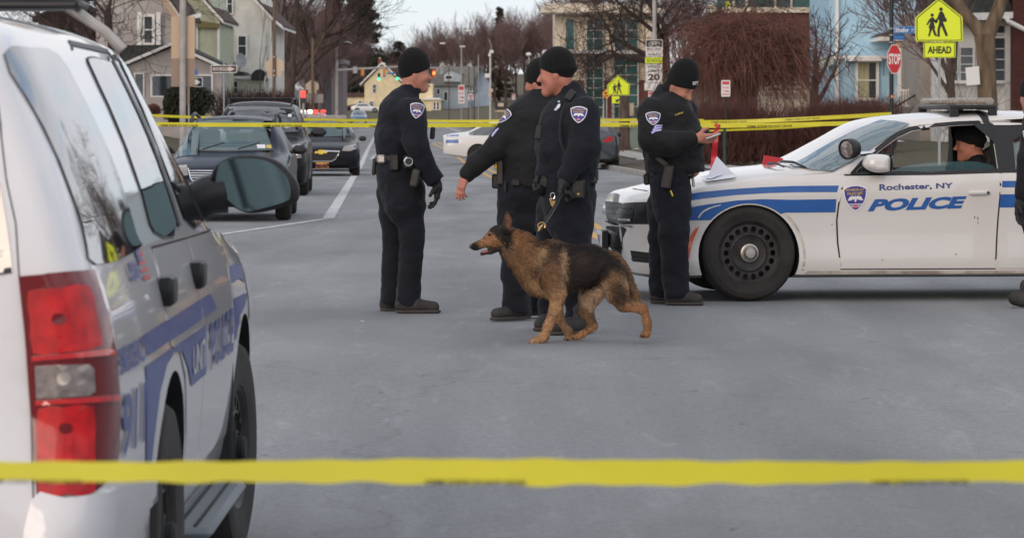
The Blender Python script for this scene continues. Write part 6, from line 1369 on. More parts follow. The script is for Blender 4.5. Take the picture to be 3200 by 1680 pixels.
M_pane = mat('house_window_glass', (.03, .04, .045), rough=.05, spec=.8, ior=1.6); M_curt = mat('curtain', (.38, .36, .24), rough=.9, var=.2, vscale=2, stretch=(8, 1, .3))
M_brick = bricks('red_brick', (.155, .045, .032), (.11, .034, .027), (.14, .09, .075)); M_brickd = bricks('dark_red_brick', (.105, .026, .018), (.075, .020, .016), (.08, .04, .034))
M_stone = mat('cream_stone', (.66, .57, .45), rough=.85, var=.10, vscale=.6); M_teal2 = mat('green_tinted_window', (.018, .075, .068), rough=.06, spec=.8, ior=1.6, var=.5, vscale=.25); M_mull = mat('pale_window_bars', (.60, .56, .52), rough=.6)
M_galv = mat('galvanised_steel', (.33, .34, .34), rough=.5, metal=.6, var=.15, vscale=4); M_pole = mat('grey_painted_pole', (.36, .34, .33), rough=.6, var=.15, vscale=3); M_blackp = mat('black_painted_pole', (.010, .011, .014), rough=.35); M_wood = mat('weathered_wood', (.17, .115, .085), rough=.9, var=.25, vscale=6, stretch=(6, 6, .5))
M_sgw = mat('white_sign_face', (.72, .71, .70), rough=.45); M_sgb = mat('black_sign_face', (.012, .012, .013), rough=.45); M_sgy = mat('yellow_green_sign_face', (.70, .80, .025), rough=.4); M_sgr = mat('red_sign_face', (.48, .018, .025), rough=.4); M_sgo = mat('orange_sign_face', (.85, .32, .03), rough=.45); M_sgblu = mat('blue_sign_face', (.015, .14, .42), rough=.45)
M_sback = mat('bare_sign_back', (.56, .44, .33), rough=.45, metal=.35); M_sgred2 = mat('red_sign_print', (.55, .06, .07), rough=.5); M_board = mat('brown_sign_back', (.30, .22, .17), rough=.7)
def xz(pts, d): return [((x - CX) / F * d, HC - (y - HY) / F * d) for x, y in pts]
def slab(mb, pts, d, depth):
    """outline in photo pixels at distance d, reaching depth metres further back"""
    mb.prism(xz(pts, d), (0, d + depth, 0), (1, 0, 0), (0, 0, 1), depth); return mb
def wslab(parent, name, pts, d, depth, m, smooth=False):
    if name in ('wall', 'porch_wall', 'porch_base', 'basement_wall', 'base_course', 'corner_board', 'corner_column', 'downpipe'):      # walls reach down into the ground
        ym = max(p[1] for p in pts); pts = [(x, max(y, HY + (HC - terrain_h((x - CX) / F * d, d) + .3) * F / d)) if y > ym - 2 else (x, y) for x, y in pts]
    mb = MB(); slab(mb, pts, d, depth); return mb.build(name, m, parent, True, smooth=smooth)
def rect(x0, y0, x1, y1): return [(x0, y0), (x1, y0), (x1, y1), (x0, y1)]
def window(parent, x0, y0, x1, y1, d, fw=4, bars=((), (.5,)), pane=M_pane, frame=M_trim, proud=.08, name='window'):
    """frame proud of the wall at distance d, pane set back, glazing bars at fractions across / down"""
    mb = MB(); D = d - proud
    for r_ in (rect(x0 - fw, y0 - fw, x1 + fw, y0), rect(x0 - fw, y1, x1 + fw, y1 + fw), rect(x0 - fw, y0, x0, y1), rect(x1, y0, x1 + fw, y1)): slab(mb, r_, D, proud)
    b_ = max(1.2, fw * .45)
    for t in bars[0]: x = lerp(x0, x1, t); slab(mb, rect(x - b_ / 2, y0, x + b_ / 2, y1), D + .02, proud - .03)
    for t in bars[1]: y = lerp(y0, y1, t); slab(mb, rect(x0, y - b_ / 2, x1, y + b_ / 2), D + .025, proud - .035)
    f_ = mb.build(name, frame, parent, True, smooth=False); p_ = wslab(None, 'pane', rect(x0, y0, x1, y1), d - .03, .02, pane); p_.parent = f_; p_.matrix_parent_inverse = wmat(f_).inverted(); return f_
def house(name, label, x, y, d, cat='house', group=None): return thing(name, label, cat, P(x, y, d), 0, group)
def roof(parent, pts, d, depth, m, thick=.22):
    """a ridge line of roof boards following pts (eave, ridge, eave) reaching back from d"""
    up = [(x, y - thick * F / d) for x, y in pts]; return wslab(parent, 'roof', pts + up[::-1], d, depth, m)
# taupe house with gabled porch
h = house('taupe_house', 'taupe clapboard house with white shutters and a gabled porch on the left', 440, 310, 165)
wslab(h, 'wall', [(300, 330), (300, -60), (450, -160), (560, 45), (560, 330)], 165.5, 9, M_taupe)
wslab(h, 'rake_board', [(500, -10), (512, -14), (566, 62), (562, 72), (548, 70)], 165.0, .5, M_tantrim); wslab(h, 'rake_trim', [(512, -14), (520, -16), (574, 56), (628, 40), (628, 54), (566, 66)], 164.8, .25, M_trim)
roof(h, [(440, -190), (516, -18), (572, 62)], 164.6, 9.5, M_shbr)
w_ = window(h, 451, 53, 475, 134, 165.4, 9); [wslab(h, 'shutter', rect(a, 39, a + 14, 142), 165.2, .08, M_trim) for a in (428, 488)]
pw = wslab(h, 'porch_wall', [(380, 340), (380, 214), (535, 150), (692, 216), (692, 340)], 161, 4.4, M_taupe)
roof(h, [(366, 214), (534, 143), (700, 218)], 160.5, 5, M_trim, .14); wslab(h, 'roof', [(366, 212), (376, 142), (534, 140), (530, 146)], 160.7, 4.8, M_shing); wslab(h, 'roof', [(546, 142), (700, 212), (706, 206), (556, 134)], 160.8, 4.6, M_shing)
window(h, 476, 238, 660, 300, 160.95, 6, ((.33, .66), ())); window(h, 422, 232, 447, 305, 160.95, 4, ((), ())); wslab(h, 'sill_wall', rect(380, 303, 692, 340), 160.8, .2, M_taupe)
# green house
h = house('green_house', 'narrow pale green house between the taupe house and the cream house', 648, 300, 185)
wslab(h, 'wall', [(560, 310), (560, 20), (622, -90), (684, 66), (684, 310)], 185, 10, M_green); wslab(h, 'eave_band', [(614, 63), (684, 74), (684, 88), (614, 86)], 184.6, .4, mat('olive_band', (.17, .14, .06), rough=.8))
wslab(h, 'corner_board', rect(679, 66, 686, 300), 184.8, .2, M_trim); wslab(h, 'corner_board', rect(612, 86, 618, 240), 184.8, .2, M_trim); roof(h, [(560, -80), (622, -8), (697, 74)], 184.4, 10, M_trim, .18); roof(h, [(560, -88), (624, -18), (700, 68)], 184.5, 10, M_shbr, .12)
# cream house
h = house('cream_house', 'tall cream house with white trim and a satellite dish on its porch', 765, 320, 200)
wslab(h, 'wall', [(688, 330), (688, -20), (765, -90), (846, 62), (846, 330)], 200, 12, M_cream); roof(h, [(700, -130), (772, -20), (852, 66), (884, 92)], 199.4, 12, M_trim, .2); roof(h, [(700, -140), (774, -30), (856, 56), (886, 84)], 199.5, 12, M_shbr, .1)
window(h, 684, -30, 698, 40, 199.9, 4, ((), (.6,))); window(h, 711, -30, 725, 42, 199.9, 4, ((), (.6,))); window(h, 745, 114, 768, 174, 199.9, 5, ((), (.5,)))
wslab(h, 'corner_board', rect(842, 62, 849, 330), 199.8, .2, M_trim)
wslab(h, 'porch_roof', [(684, 203), (690, 190), (712, 188), (722, 203)], 196, 4, M_shing); wslab(h, 'porch_roof', [(722, 240), (735, 224), (756, 224), (776, 238)], 196, 4, M_shing)
wslab(h, 'porch_wall', [(690, 245), (840, 245), (840, 330), (690, 330)], 196.2, 3.8, M_cream); wslab(h, 'porch_fascia', rect(686, 238, 842, 247), 195.8, .4, M_trim); window(h, 700, 255, 720, 292, 196.1, 3); window(h, 726, 255, 742, 292, 196.1, 3)
wslab(h, 'awning', curve([(784, 252), (786, 232), (800, 219), (815, 218), (828, 228), (831, 252)], 4), 194.8, 1.2, mat('dark_awning', (.035, .03, .035), rough=.8)); wslab(h, 'porch_arch', stroke(curve([(828, 300), (828, 250), (836, 232), (846, 226)], 4), 5), 194.5, .4, M_trim)
dsh = thing('satellite_dish', 'grey satellite dish mounted on the cream house porch roof', 'satellite dish', P(758, 222, 195))
mb = MB(); c_ = P(755, 188, 194.5); n_ = Vector((.75, -.6, .25)).normalized(); e1 = n_.cross(Vector((0, 0, 1))).normalized(); e2 = n_.cross(e1); vs = []; fs = []
for i, (r_, o_) in enumerate(((.001, -.09), (.18, -.075), (.33, -.03), (.42, 0), (.42, -.02), (.001, -.11))):
    for j in range(20): vs.append(c_ + n_ * o_ + (e1 * math.cos(j * math.pi / 10) + e2 * math.sin(j * math.pi / 10)) * r_)
fs = [(i * 20 + j, i * 20 + (j + 1) % 20, (i + 1) * 20 + (j + 1) % 20, (i + 1) * 20 + j) for i in range(5) for j in range(20)]; mb.add(vs, fs); mb.build('dish', mat('grey_dish', (.30, .31, .33), rough=.5), dsh, True); mb = MB(); mb.tube([P(757, 195, 194.6), P(750, 212, 194.7), P(745, 224, 194.8)], .03, 6); mb.tube([P(757, 196, 194.6), P(768, 200, 193.8)], .015, 5); mb.build('arm', M_galv, dsh, True)
# dark house behind the tree on the far left, dark low houses further down
h = house('dark_brown_house', 'dark brown house at the far left behind the leafless trees', 250, 330, 195); wslab(h, 'wall', [(120, 330), (120, 60), (215, 20), (330, 90), (330, 330)], 195, 9, M_dkh); roof(h, [(100, 66), (215, 12), (345, 96)], 194.5, 10, M_shing); wslab(h, 'gable_trim', rect(322, 30, 345, 85), 194.6, .3, M_trim)
h = house('grey_far_house', 'grey gabled house half lost behind the trees beyond the cream house', 915, 330, 290); wslab(h, 'wall', [(890, 330), (890, 200), (928, 160), (958, 200), (958, 330)], 290, 9, mat('dull_grey_siding', (.20, .17, .16), rough=.9)); roof(h, [(880, 206), (928, 155), (968, 206)], 289.5, 10, M_shgr); window(h, 915, 230, 930, 270, 289.9, 3)
h = house('white_far_porch', 'low white porch roof between the hedge and the far trees', 890, 310, 240); wslab(h, 'roof', [(845, 255), (880, 228), (940, 278), (936, 286), (878, 240), (848, 264)], 240, 4, M_trim); wslab(h, 'wall', rect(850, 262, 930, 330), 240.5, 3, M_bgrey)
h = house('slim_grey_house', 'narrow grey house seen between the far traffic poles', 1050, 330, 310); wslab(h, 'wall', rect(1035, 196, 1072, 345), 310, 8, mat('mauve_siding', (.17, .14, .145), rough=.9)); wslab(h, 'roof', [(985, 192), (1078, 186), (1078, 200), (985, 206)], 309.6, 9, M_shgr); wslab(h, 'wall', rect(1000, 205, 1036, 345), 311, 8, mat('dusk_blue_siding', (.09, .10, .125), rough=.9))
# yellow house
h = house('yellow_house', 'yellow gabled house with brick chimney at the end of the street', 1235, 345, 540)
wslab(h, 'wall', [(1139, 345), (1139, 262), (1193, 204), (1262, 268), (1262, 345)], 540, 12, M_yelw); roof(h, [(1124, 268), (1193, 200), (1275, 274)], 539.4, 13, M_trim, .3); wslab(h, 'roof', [(1193, 201), (1240, 200), (1345, 270), (1262, 268)], 541, 11, M_shbr); wslab(h, 'wall', rect(1262, 262, 1352, 345), 541.5, 9, M_yelw)
wslab(h, 'wall', rect(1078, 302, 1140, 345), 541, 8, M_yelw); wslab(h, 'roof', [(1070, 304), (1090, 290), (1140, 290), (1140, 304)], 540.6, 8.5, M_shbr); wslab(h, 'chimney', rect(1181, 184, 1193, 212), 543, .8, M_brick); wslab(h, 'chimney_pot', rect(1184, 180, 1190, 184), 543.2, .4, M_tantrim)
wslab(h, 'porch_roof', [(1318, 312), (1324, 306), (1372, 306), (1380, 312)], 539, 3, M_trim); wslab(h, 'porch_wall', rect(1322, 312, 1378, 352), 539.6, 2, M_yelw); wslab(h, 'porch_base', rect(1318, 350, 1380, 358), 539.3, 2.4, M_brickd)
for a, b, c, d_ in ((1165, 265, 1175, 290), (1155, 318, 1167, 332), (1121, 316, 1130, 330), (1196, 228, 1205, 241)): window(h, a, b, c, d_, 539.9, 2, ((), (.5,)))
window(h, 1355, 320, 1361, 342, 539.5, 2); window(h, 1365, 320, 1371, 342, 539.5, 2)
# blue-grey house
h = house('blue_grey_house', 'blue grey house with a dormer and wide grey roof behind the street corner', 1440, 350, 555)
wslab(h, 'wall', rect(1352, 262, 1470, 356), 555, 10, M_bgrey); wslab(h, 'roof', [(1340, 268), (1372, 208), (1498, 208), (1478, 268)], 554, 9, M_shgr); wslab(h, 'wall', [(1466, 356), (1466, 262), (1500, 212), (1535, 268), (1535, 356)], 556, 9, siding('slate_blue_siding', (.30, .37, .47))); roof(h, [(1462, 268), (1500, 208), (1542, 272)], 555.6, 9.6, M_shgr, .2)
wslab(h, 'dormer', [(1386, 256), (1386, 232), (1404, 220), (1440, 230), (1440, 256)], 553.2, 2, M_bgrey); roof(h, [(1382, 234), (1404, 219), (1446, 232)], 553, 2.4, M_shgr, .15); window(h, 1393, 237, 1412, 248, 553.1, 2.5, ((.5,), ()))
for a, b, c, d_ in ((1365, 278, 1374, 294), (1388, 288, 1398, 314), (1468, 270, 1474, 286), (1477, 270, 1482, 286), (1448, 322, 1455, 334)): window(h, a, b, c, d_, 554.9, 2, ((), ()))
wslab(h, 'porch_roof', [(1340, 312), (1356, 306), (1385, 310), (1385, 314)], 553.5, 2, M_trim); wslab(h, 'basement_wall', rect(1380, 318, 1470, 356), 554.5, .4, mat('pale_blue_render', (.36, .42, .46), rough=.9)); wslab(h, 'chimney', rect(1378, 202, 1390, 215), 556, 1, M_board)
# school building
h = house('school_building', 'cream and brick school with tall green tinted windows and curved parapet', 1880, 390, 235, 'school')
wslab(h, 'wall', [(1735, 251), (1735, 34), (2070, 26), (2070, 251)], 235.6, 14, M_stone); wslab(h, 'wall', rect(1735, 251, 2070, 400), 235.5, 14, M_brick)
wslab(h, 'parapet', curve([(1690, 34), (1700, 16), (1760, 12), (1880, 11), (2000, 14), (2044, 18), (2060, 30)], 4) + [(2060, 40), (1690, 40)], 233.5, 3, M_stone); wslab(h, 'parapet_band', rect(1690, 38, 2065, 44), 233.8, 2, M_mull)
wslab(h, 'canopy', [(1690, 166), (1700, 158), (2070, 158), (2070, 170)], 233.2, 2.4, mat('grey_canopy', (.40, .38, .37), rough=.7)); wslab(h, 'canopy_lamp', rect(1695, 157, 1712, 167), 233.0, .3, M_trim)
window(h, 1768, 60, 1794, 156, 235.4, 2, ((), ()), M_teal2, M_mull, .15)
window(h, 1834, 62, 1884, 158, 235.4, 3, ((.42,), (.35, .62)), M_teal2, M_mull, .15); window(h, 1834, 176, 1884, 392, 235.4, 4, ((.42,), (.17, .32, .46, .6, .74, .88)), M_teal2, M_mull, .15)
window(h, 1921, 60, 1992, 158, 235.4, 3, ((.5,), (.36, .62)), M_teal2, M_mull, .15); window(h, 1921, 176, 1992, 372, 235.4, 4, ((.5,), (.15, .30, .45, .62, .8)), M_teal2, M_mull, .15)
for a in (1826, 1912): wslab(h, 'downpipe', rect(a, 160, a + 6, 392), 234.8, .3, M_pole)
wslab(h, 'corner_pier', rect(2016, 40, 2070, 251), 235.0, .5, M_stone); wslab(h, 'base_course', rect(1735, 370, 2070, 400), 235.0, .4, M_stone)
# upper brick block behind
h = house('brick_school_wing', 'red brick block with green windows rising behind the leafless shrub', 2430, 300, 190, 'school'); wslab(h, 'wall', rect(2262, 38, 2640, 400), 190, 12, M_brick); wslab(h, 'upper_storey', rect(2240, -80, 2640, 38), 190.6, 11, M_teal2); wslab(h, 'stone_band', rect(2258, 24, 2640, 40), 189.7, .4, M_stone)
for a in (2290, 2330, 2420, 2470, 2535, 2580): wslab(h, 'window_bar', rect(a, -80, a + 6, 26), 190.3, .3, M_mull)
wslab(h, 'sign_panel', rect(2268, 6, 2282, 24), 189.9, .1, M_sgy)
# panelled garage behind the hedge
h = house('garage', 'low cream panelled garage behind the hedge', 2466, 310, 132, 'garage'); wslab(h, 'wall', [(2390, 320), (2390, 213), (2484, 214), (2500, 238), (2533, 296), (2538, 320)], 132, 4, M_garage)
for y0 in (243, 277): wslab(h, 'panel_gap', rect(2392, y0, 2520, y0 + 3), 131.97, .02, mat('brown_joint', (.16, .10, .07), rough=.9))
wslab(h, 'trellis', rect(2392, 290, 2536, 300), 131.6, .1, M_board)
# light blue house
h = house('light_blue_house', 'light blue house with a white framed sash window and small porch on the right', 2720, 310, 140)
wslab(h, 'wall', [(2590, 345), (2590, -60), (2878, -60), (2878, 345)], 140, 9, M_lblue); wslab(h, 'corner_board', rect(2611, -60, 2621, 345), 139.7, .3, M_trim); wslab(h, 'band_course', rect(2590, 175, 2878, 184), 139.75, .25, M_trim)
window(h, 2682, 196, 2738, 306, 139.9, 9, ((), (.5,)), M_pane, M_trim, .12); wslab(h, 'curtain', rect(2683, 197, 2716, 306), 139.855, .012, M_curt)
wslab(h, 'awning', [(2646, 191), (2652, 178), (2752, 178), (2757, 191)], 139.0, .9, M_trim)
for a in (2651, 2761): wslab(h, 'awning_chain', rect(a, 190, a + 2, 236), 139.2, .03, M_plastm)
wslab(h, 'porch_roof', [(2746, 128), (2752, 112), (2770, 104), (2880, 100), (2880, 128)], 136.5, 3.5, M_trim); wslab(h, 'roof', [(2748, 112), (2772, 100), (2880, 97), (2880, 106)], 136.4, 3.6, M_shing); wslab(h, 'porch_beam', rect(2800, 128, 2880, 150), 136.7, .4, M_tantrim)
wslab(h, 'porch_post', rect(2806, 150, 2822, 300), 136.7, .25, M_trim); wslab(h, 'porch_panel', rect(2824, 150, 2870, 174), 138.5, .3, M_lblue); wslab(h, 'vent_box', [(2560, 190), (2562, 178), (2606, 180), (2606, 200), (2556, 222), (2552, 214)], 139.0, .9, mat('pale_green_box', (.45, .55, .50), rough=.6))
# porch railing with balusters
rl = thing('porch_railing', 'white porch railing with turned balusters and black handrail by the blue house', 'railing', P(2865, 330, 134)); mb = MB()
slab(mb, rect(2800, 279, 2930, 286), 134, .12); slab(mb, rect(2800, 328, 2930, 334), 134, .12); mb.build('rail', M_trim, rl, True, smooth=False)
for k in range(15): wslab(rl, 'baluster', rect(2804 + k * 8.6, 286, 2808 + k * 8.6, 328), 134.03, .06, M_trim)
mb = MB(); mb.tube([P(2760, 358, 131), P(2798, 335, 131), P(2931, 254, 133)], .035, 8); mb.build('handrail', M_blackp, rl, True); mb = MB(); mb.tube([P(2732, 338, 131), P(2770, 318, 132), P(2800, 290, 133.5)], .03, 6); mb.build('stair_rail', M_trim, rl, True)
for k in range(6): wslab(rl, 'stair_baluster', rect(2742 + k * 10, 334 - k * 7.5, 2745 + k * 10, 366 - k * 5), 131.5, .06, M_trim)
# white porch house and brick house at the right edge
h = house('white_porch_house', 'white enclosed porch house with tall paned windows at the right', 3050, 330, 128)
wslab(h, 'wall', rect(2874, 34, 2934, 345), 130.5, 7, M_tan); wslab(h, 'wall', rect(2934, 78, 3166, 345), 128, 8, M_offw); wslab(h, 'roof', [(2925, 46), (2960, -60), (3130, -60), (3168, 40)], 127.2, 8, M_shing); wslab(h, 'fascia', [(2925, 44), (3166, 38), (3166, 58), (2925, 62)], 126.9, .5, M_trim); wslab(h, 'frieze', rect(2934, 62, 3160, 80), 127.6, .5, mat('beige_frieze', (.48, .40, .33), rough=.8)); wslab(h, 'corner_column', rect(3142, 78, 3163, 345), 127.7, .4, M_trim)
for a, b in ((2956, 2992), (3002, 3040), (3108, 3150)): window(h, a, 120 if a > 3100 else 150, b, 252, 127.95, 6, ((), (.25, .5, .75)), M_pane, M_trim, .12)
window(h, 3060, 82, 3152, 104, 127.95, 4, ((.5,), ()), M_pane, M_trim, .1); wslab(h, 'sill_band', rect(2934, 256, 3160, 262), 127.7, .3, M_trim)
mb = MB(); mb.tube([P(3146, 58, 126.8), P(3152, 68, 126.6), P(3200, 92, 126.6), P(3230, 105, 126.6)], .09, 8); mb.build('downspout', M_trim, h, True)
h = house('brick_house', 'dark red brick house cut by the right edge of the picture', 3200, 340, 122); wslab(h, 'wall', rect(3167, -60, 3330, 345), 126.9, 6, M_brickd); wslab(h, 'roof', [(3150, -40), (3240, -160), (3340, -60)], 126.6, 6.4, M_shing)
# ================================================================ trees, bushes, hedge
M_bark = mat('grey_brown_bark', (.085, .060, .050), rough=.95, var=.35, vscale=7, bump=.4, bscale=14, stretch=(1, 1, .25))
M_bark2 = mat('dark_bark', (.045, .030, .026), rough=.95, var=.3, vscale=7, bump=.4, bscale=14, stretch=(1, 1, .25))
M_bark3 = mat('olive_brown_bark', (.145, .105, .070), rough=.95, var=.4, vscale=5, bump=.5, bscale=16, stretch=(1, 1, .2))
M_twig = mat('purple_brown_twigs', (.19, .125, .118), rough=.95); M_twig2 = mat('dark_twigs', (.058, .038, .033), rough=.95); M_twigred = mat('red_brown_twigs', (.17, .078, .060), rough=.95, var=.4, vscale=2)
M_hedge = mat('brown_hedge_twigs', (.115, .050, .042), rough=.95, var=.35, vscale=3); M_needle = mat('dark_conifer_needles', (.030, .034, .020), rough=.9, var=.4, vscale=.8); M_needleb = mat('brown_conifer_needles', (.055, .040, .026), rough=.9, var=.4, vscale=.8); M_yew = mat('dark_green_bush_leaves', (.022, .027, .016), rough=.9, var=.4, vscale=1.5)
def tubes(B, n):
    """many five-point branches at once: B is a list of (pts 5x3, radii 5)"""
    p = np.array([b[0] for b in B], float); r = np.array([b[1] for b in B], float); k = p.shape[1]
    t = np.gradient(p, axis=1); t /= np.linalg.norm(t, axis=2, keepdims=True) + 1e-9
    ref = np.where(np.abs(t[:, :1, 2:3]) < .9, np.array([0, 0, 1.0]), np.array([1.0, 0, 0])); a = np.cross(t, np.broadcast_to(ref, t.shape)); a /= np.linalg.norm(a, axis=2, keepdims=True) + 1e-9; b = np.cross(t, a)
    th = 2 * np.pi * np.arange(n) / n
    v = p[:, :, None, :] + r[:, :, None, None] * (a[:, :, None, :] * np.cos(th)[None, None, :, None] + b[:, :, None, :] * np.sin(th)[None, None, :, None])
    nb = len(B); base = np.arange(nb)[:, None, None] * (k * n); i = np.arange(k - 1)[None, :, None] * n; j = np.arange(n)[None, None, :]; j2 = (j + 1) % n
    f = np.stack([base + i + j, base + i + j2, base + i + n + j2, base + i + n + j], -1).reshape(-1, 4)
    return v.reshape(-1, 3), f
def raw(name, V, Fs, m, parent=None, smooth=True):
    me = bpy.data.meshes.new(name); V = np.ascontiguousarray(V, np.float32); Fs = np.ascontiguousarray(Fs, np.int32); k = Fs.shape[1]
    me.vertices.add(len(V)); me.vertices.foreach_set('co', V.ravel()); me.loops.add(Fs.size); me.loops.foreach_set('vertex_index', Fs.ravel())
    me.polygons.add(len(Fs)); me.polygons.foreach_set('loop_start', np.arange(len(Fs), dtype=np.int32) * k); me.update(calc_edges=True)
    me.materials.append(m)
    if smooth: me.shade_smooth()
    o = bpy.data.objects.new(name, me); COL.objects.link(o); o.parent = parent; return o
def branch_set(rg, p, d, L, r, lev, out_, nch, wander=.22, up=.10, spread=(28, 58), ratio=(.5, .78), rmin=.008, start=.3, rr=.58):
    pts = [p]; dd = d; q = p
    for i in range(4):
        wn = wander * (.35 if len(out_) == 0 else 1); dd = dd + Vector((rg.gauss(0, wn), rg.gauss(0, wn), rg.gauss(0, wn) + up)) * .6; dd.normalize(); q = q + dd * (L / 4); pts.append(q)
    re = max(rmin, r * (.5 if lev else .35)); out_.setdefault(lev, []).append(([tuple(x) for x in pts], [lerp(r, re, i / 4) for i in range(5)]))
    if lev == 0: return
    n = nch[lev] if isinstance(nch, dict) else nch
    for k in range(n):
        t = 1.0 if k == 0 else rg.uniform(start, 1); x = t * 4; i = min(3, int(x)); b = pts[i].lerp(pts[i + 1], x - i); ax = (pts[i + 1] - pts[i]).normalized()
        o_ = ax.orthogonal().normalized(); o_ = Matrix.Rotation(rg.uniform(0, 6.283), 3, ax) @ o_; a = R(rg.uniform(*spread) * (.45 if k == 0 else 1)); c = (ax * math.cos(a) + o_ * math.sin(a)).normalized()
        branch_set(rg, b, c, L * rg.uniform(*ratio), max(rmin, lerp(r, re, t) * (rr if k else .85) * rg.uniform(.85, 1.1)), lev - 1, out_, nch, wander, up, spread, ratio, rmin, start, rr)
def tree_meshes(seed, H, r0, lev=5, nch=5, trunk=.3, lean=(0, 0), rmin=.010, **k):
    rg = random.Random(seed); out_ = {}; d = Vector((lean[0], lean[1], 1)).normalized(); branch_set(rg, Vector((0, 0, -.1)), d, H * trunk, r0, lev, out_, nch, rmin=rmin, **k)
    top_ = max(out_); T = tubes(out_[top_] + out_.get(top_ - 1, []), 9); C = [tubes(out_[l], 5 if l > 2 else 3) for l in out_ if l < top_ - 1]
    o_ = 0; V = []; Fq = []
    for v, f in C: V.append(v); Fq.append(f + o_); o_ += len(v)
    return T, (np.concatenate(V), np.concatenate(Fq))
TM = {}
def tree(label, key, x, ybase, d, mt, mc, rot=0, sc=1.0, cat='tree', group=None, z=None, **k):
    """leafless tree: trunk > crown"""
    if key not in TM: TM[key] = None; T, C = tree_meshes(**k); TM[key] = (T, C)
    first = not isinstance(TM[key], list); b = P(x, ybase, d); b.z = terrain_h(b.x, d) if z is None else z
    t = thing('bare_tree', label, cat, b, R(rot), group); t.scale = (sc, sc, sc)
    if first:
        T, C = TM[key]; a = raw('trunk', *T, mt, t); c = raw('crown', *C, mc, t); TM[key] = [a, c]
    else:
        for s_ in TM[key]: c = s_.copy(); COL.objects.link(c); c.parent = t
    return t
# --- named trees near the street
tree('leafless tree with straight dark trunk in front of the taupe house', 't1', 357, 300, 150, M_bark2, M_twig2, 20, 1, seed=11, H=13, r0=.24, lev=5, nch={5: 7, 4: 5, 3: 5, 2: 4, 1: 3}, trunk=.42, wander=.14, up=.05, start=.45, spread=(35, 75))
tree('thick leaning leafless tree behind the cream house', 't2', 884, 290, 232, M_bark, M_twig2, 0, 1, seed=23, H=20, r0=.62, lev=5, nch={5: 6, 4: 6, 3: 5, 2: 4, 1: 4}, trunk=.36, lean=(.06, 0), wander=.15, up=.1, start=.4)
tree('spreading leafless tree behind the speed limit sign', 't3', 2088, 375, 165, M_bark2, M_twig2, 40, 1.25, seed=8, H=11, r0=.30, lev=5, nch={5: 9, 4: 6, 3: 5, 2: 4, 1: 3}, trunk=.42, wander=.18, up=.03, start=.42, spread=(45, 85))
tree('dark forked leafless tree in front of the brick school wing', 't5', 2548, 310, 120, M_bark2, M_twig2, 75, 1, seed=31, H=13, r0=.30, lev=4, nch={4: 4, 3: 3, 2: 3, 1: 3}, trunk=.17, wander=.14, up=.12, start=.6, spread=(20, 45))
tree('thin leafless sapling beside the cream house window', 't6', 812, 305, 170, M_bark, M_twig2, 0, 1, seed=41, H=5.5, r0=.035, rmin=.006, lev=4, nch={4: 4, 3: 2, 2: 2, 1: 2}, trunk=.8, wander=.06, up=.16, start=.25, spread=(14, 32))
tree('leafless tree with dark trunk at the far left edge', 't1', 285, 300, 172, M_bark2, M_twig2, 140, .95)
tree('leafless tree between the dark house and the taupe house', 't1', 245, 300, 186, M_bark2, M_twig2, 250, 1.05)
# --- forked tree with a paper pinned to it
ft = thing('forked_tree', 'olive barked tree forking above a white paper sheet on the right', 'tree', P(3084, 330, 108)); ft.location.z = terrain_h(ft.location.x, 108); D0 = 108
mb = MB(); mb.tube([P(3085, 360, D0), P(3085, 300, D0), P(3084, 220, D0), P(3080, 150, D0), P(3076, 108, D0)], [.37, .32, .30, .31, .34], 16)
mb.tube([P(3082, 135, D0), P(3050, 85, D0), P(3012, 40, D0), P(2978, -10, D0), P(2930, -80, D0), P(2900, -180, D0)], [.24, .22, .20, .18, .16, .12], 12); mb.tube([P(3078, 135, D0), P(3098, 85, D0), P(3120, 30, D0), P(3142, -30, D0), P(3160, -120, D0), P(3150, -220, D0)], [.25, .24, .22, .20, .17, .12], 12); mb.build('trunk', M_bark3, ft, True)
rg_ = random.Random(5); o_ = {}
for p_, d_ in ((P(2930, -80, D0), (-.5, .2, .8)), (P(2900, -180, D0), (-.2, -.3, 1)), (P(3160, -120, D0), (.5, .2, .8)), (P(3150, -220, D0), (0, -.3, 1)), (P(2990, -20, D0), (.4, -.4, .6)), (P(3130, -10, D0), (-.5, -.4, .6))): branch_set(rg_, p_, Vector(d_), 3.0, .09, 4, o_, 4, rmin=.01)
V = []; Fq = []; n_ = 0
for l in o_: v_, f_ = tubes(o_[l], 4); V.append(v_ - np.array(ft.location)); Fq.append(f_ + n_); n_ += len(v_)
raw('crown', np.concatenate(V), np.concatenate(Fq), M_twig2, ft)
pp = thing('paper_notice', 'blank white paper sheet pinned to the forked tree trunk', 'notice', P(3039, 240, 107.4)); mb = MB(); slab(mb, [(3017, 212), (3059, 207), (3063, 264), (3021, 268)], 107.5, .02); mb.build('sheet', M_sgw, pp, True, smooth=False)
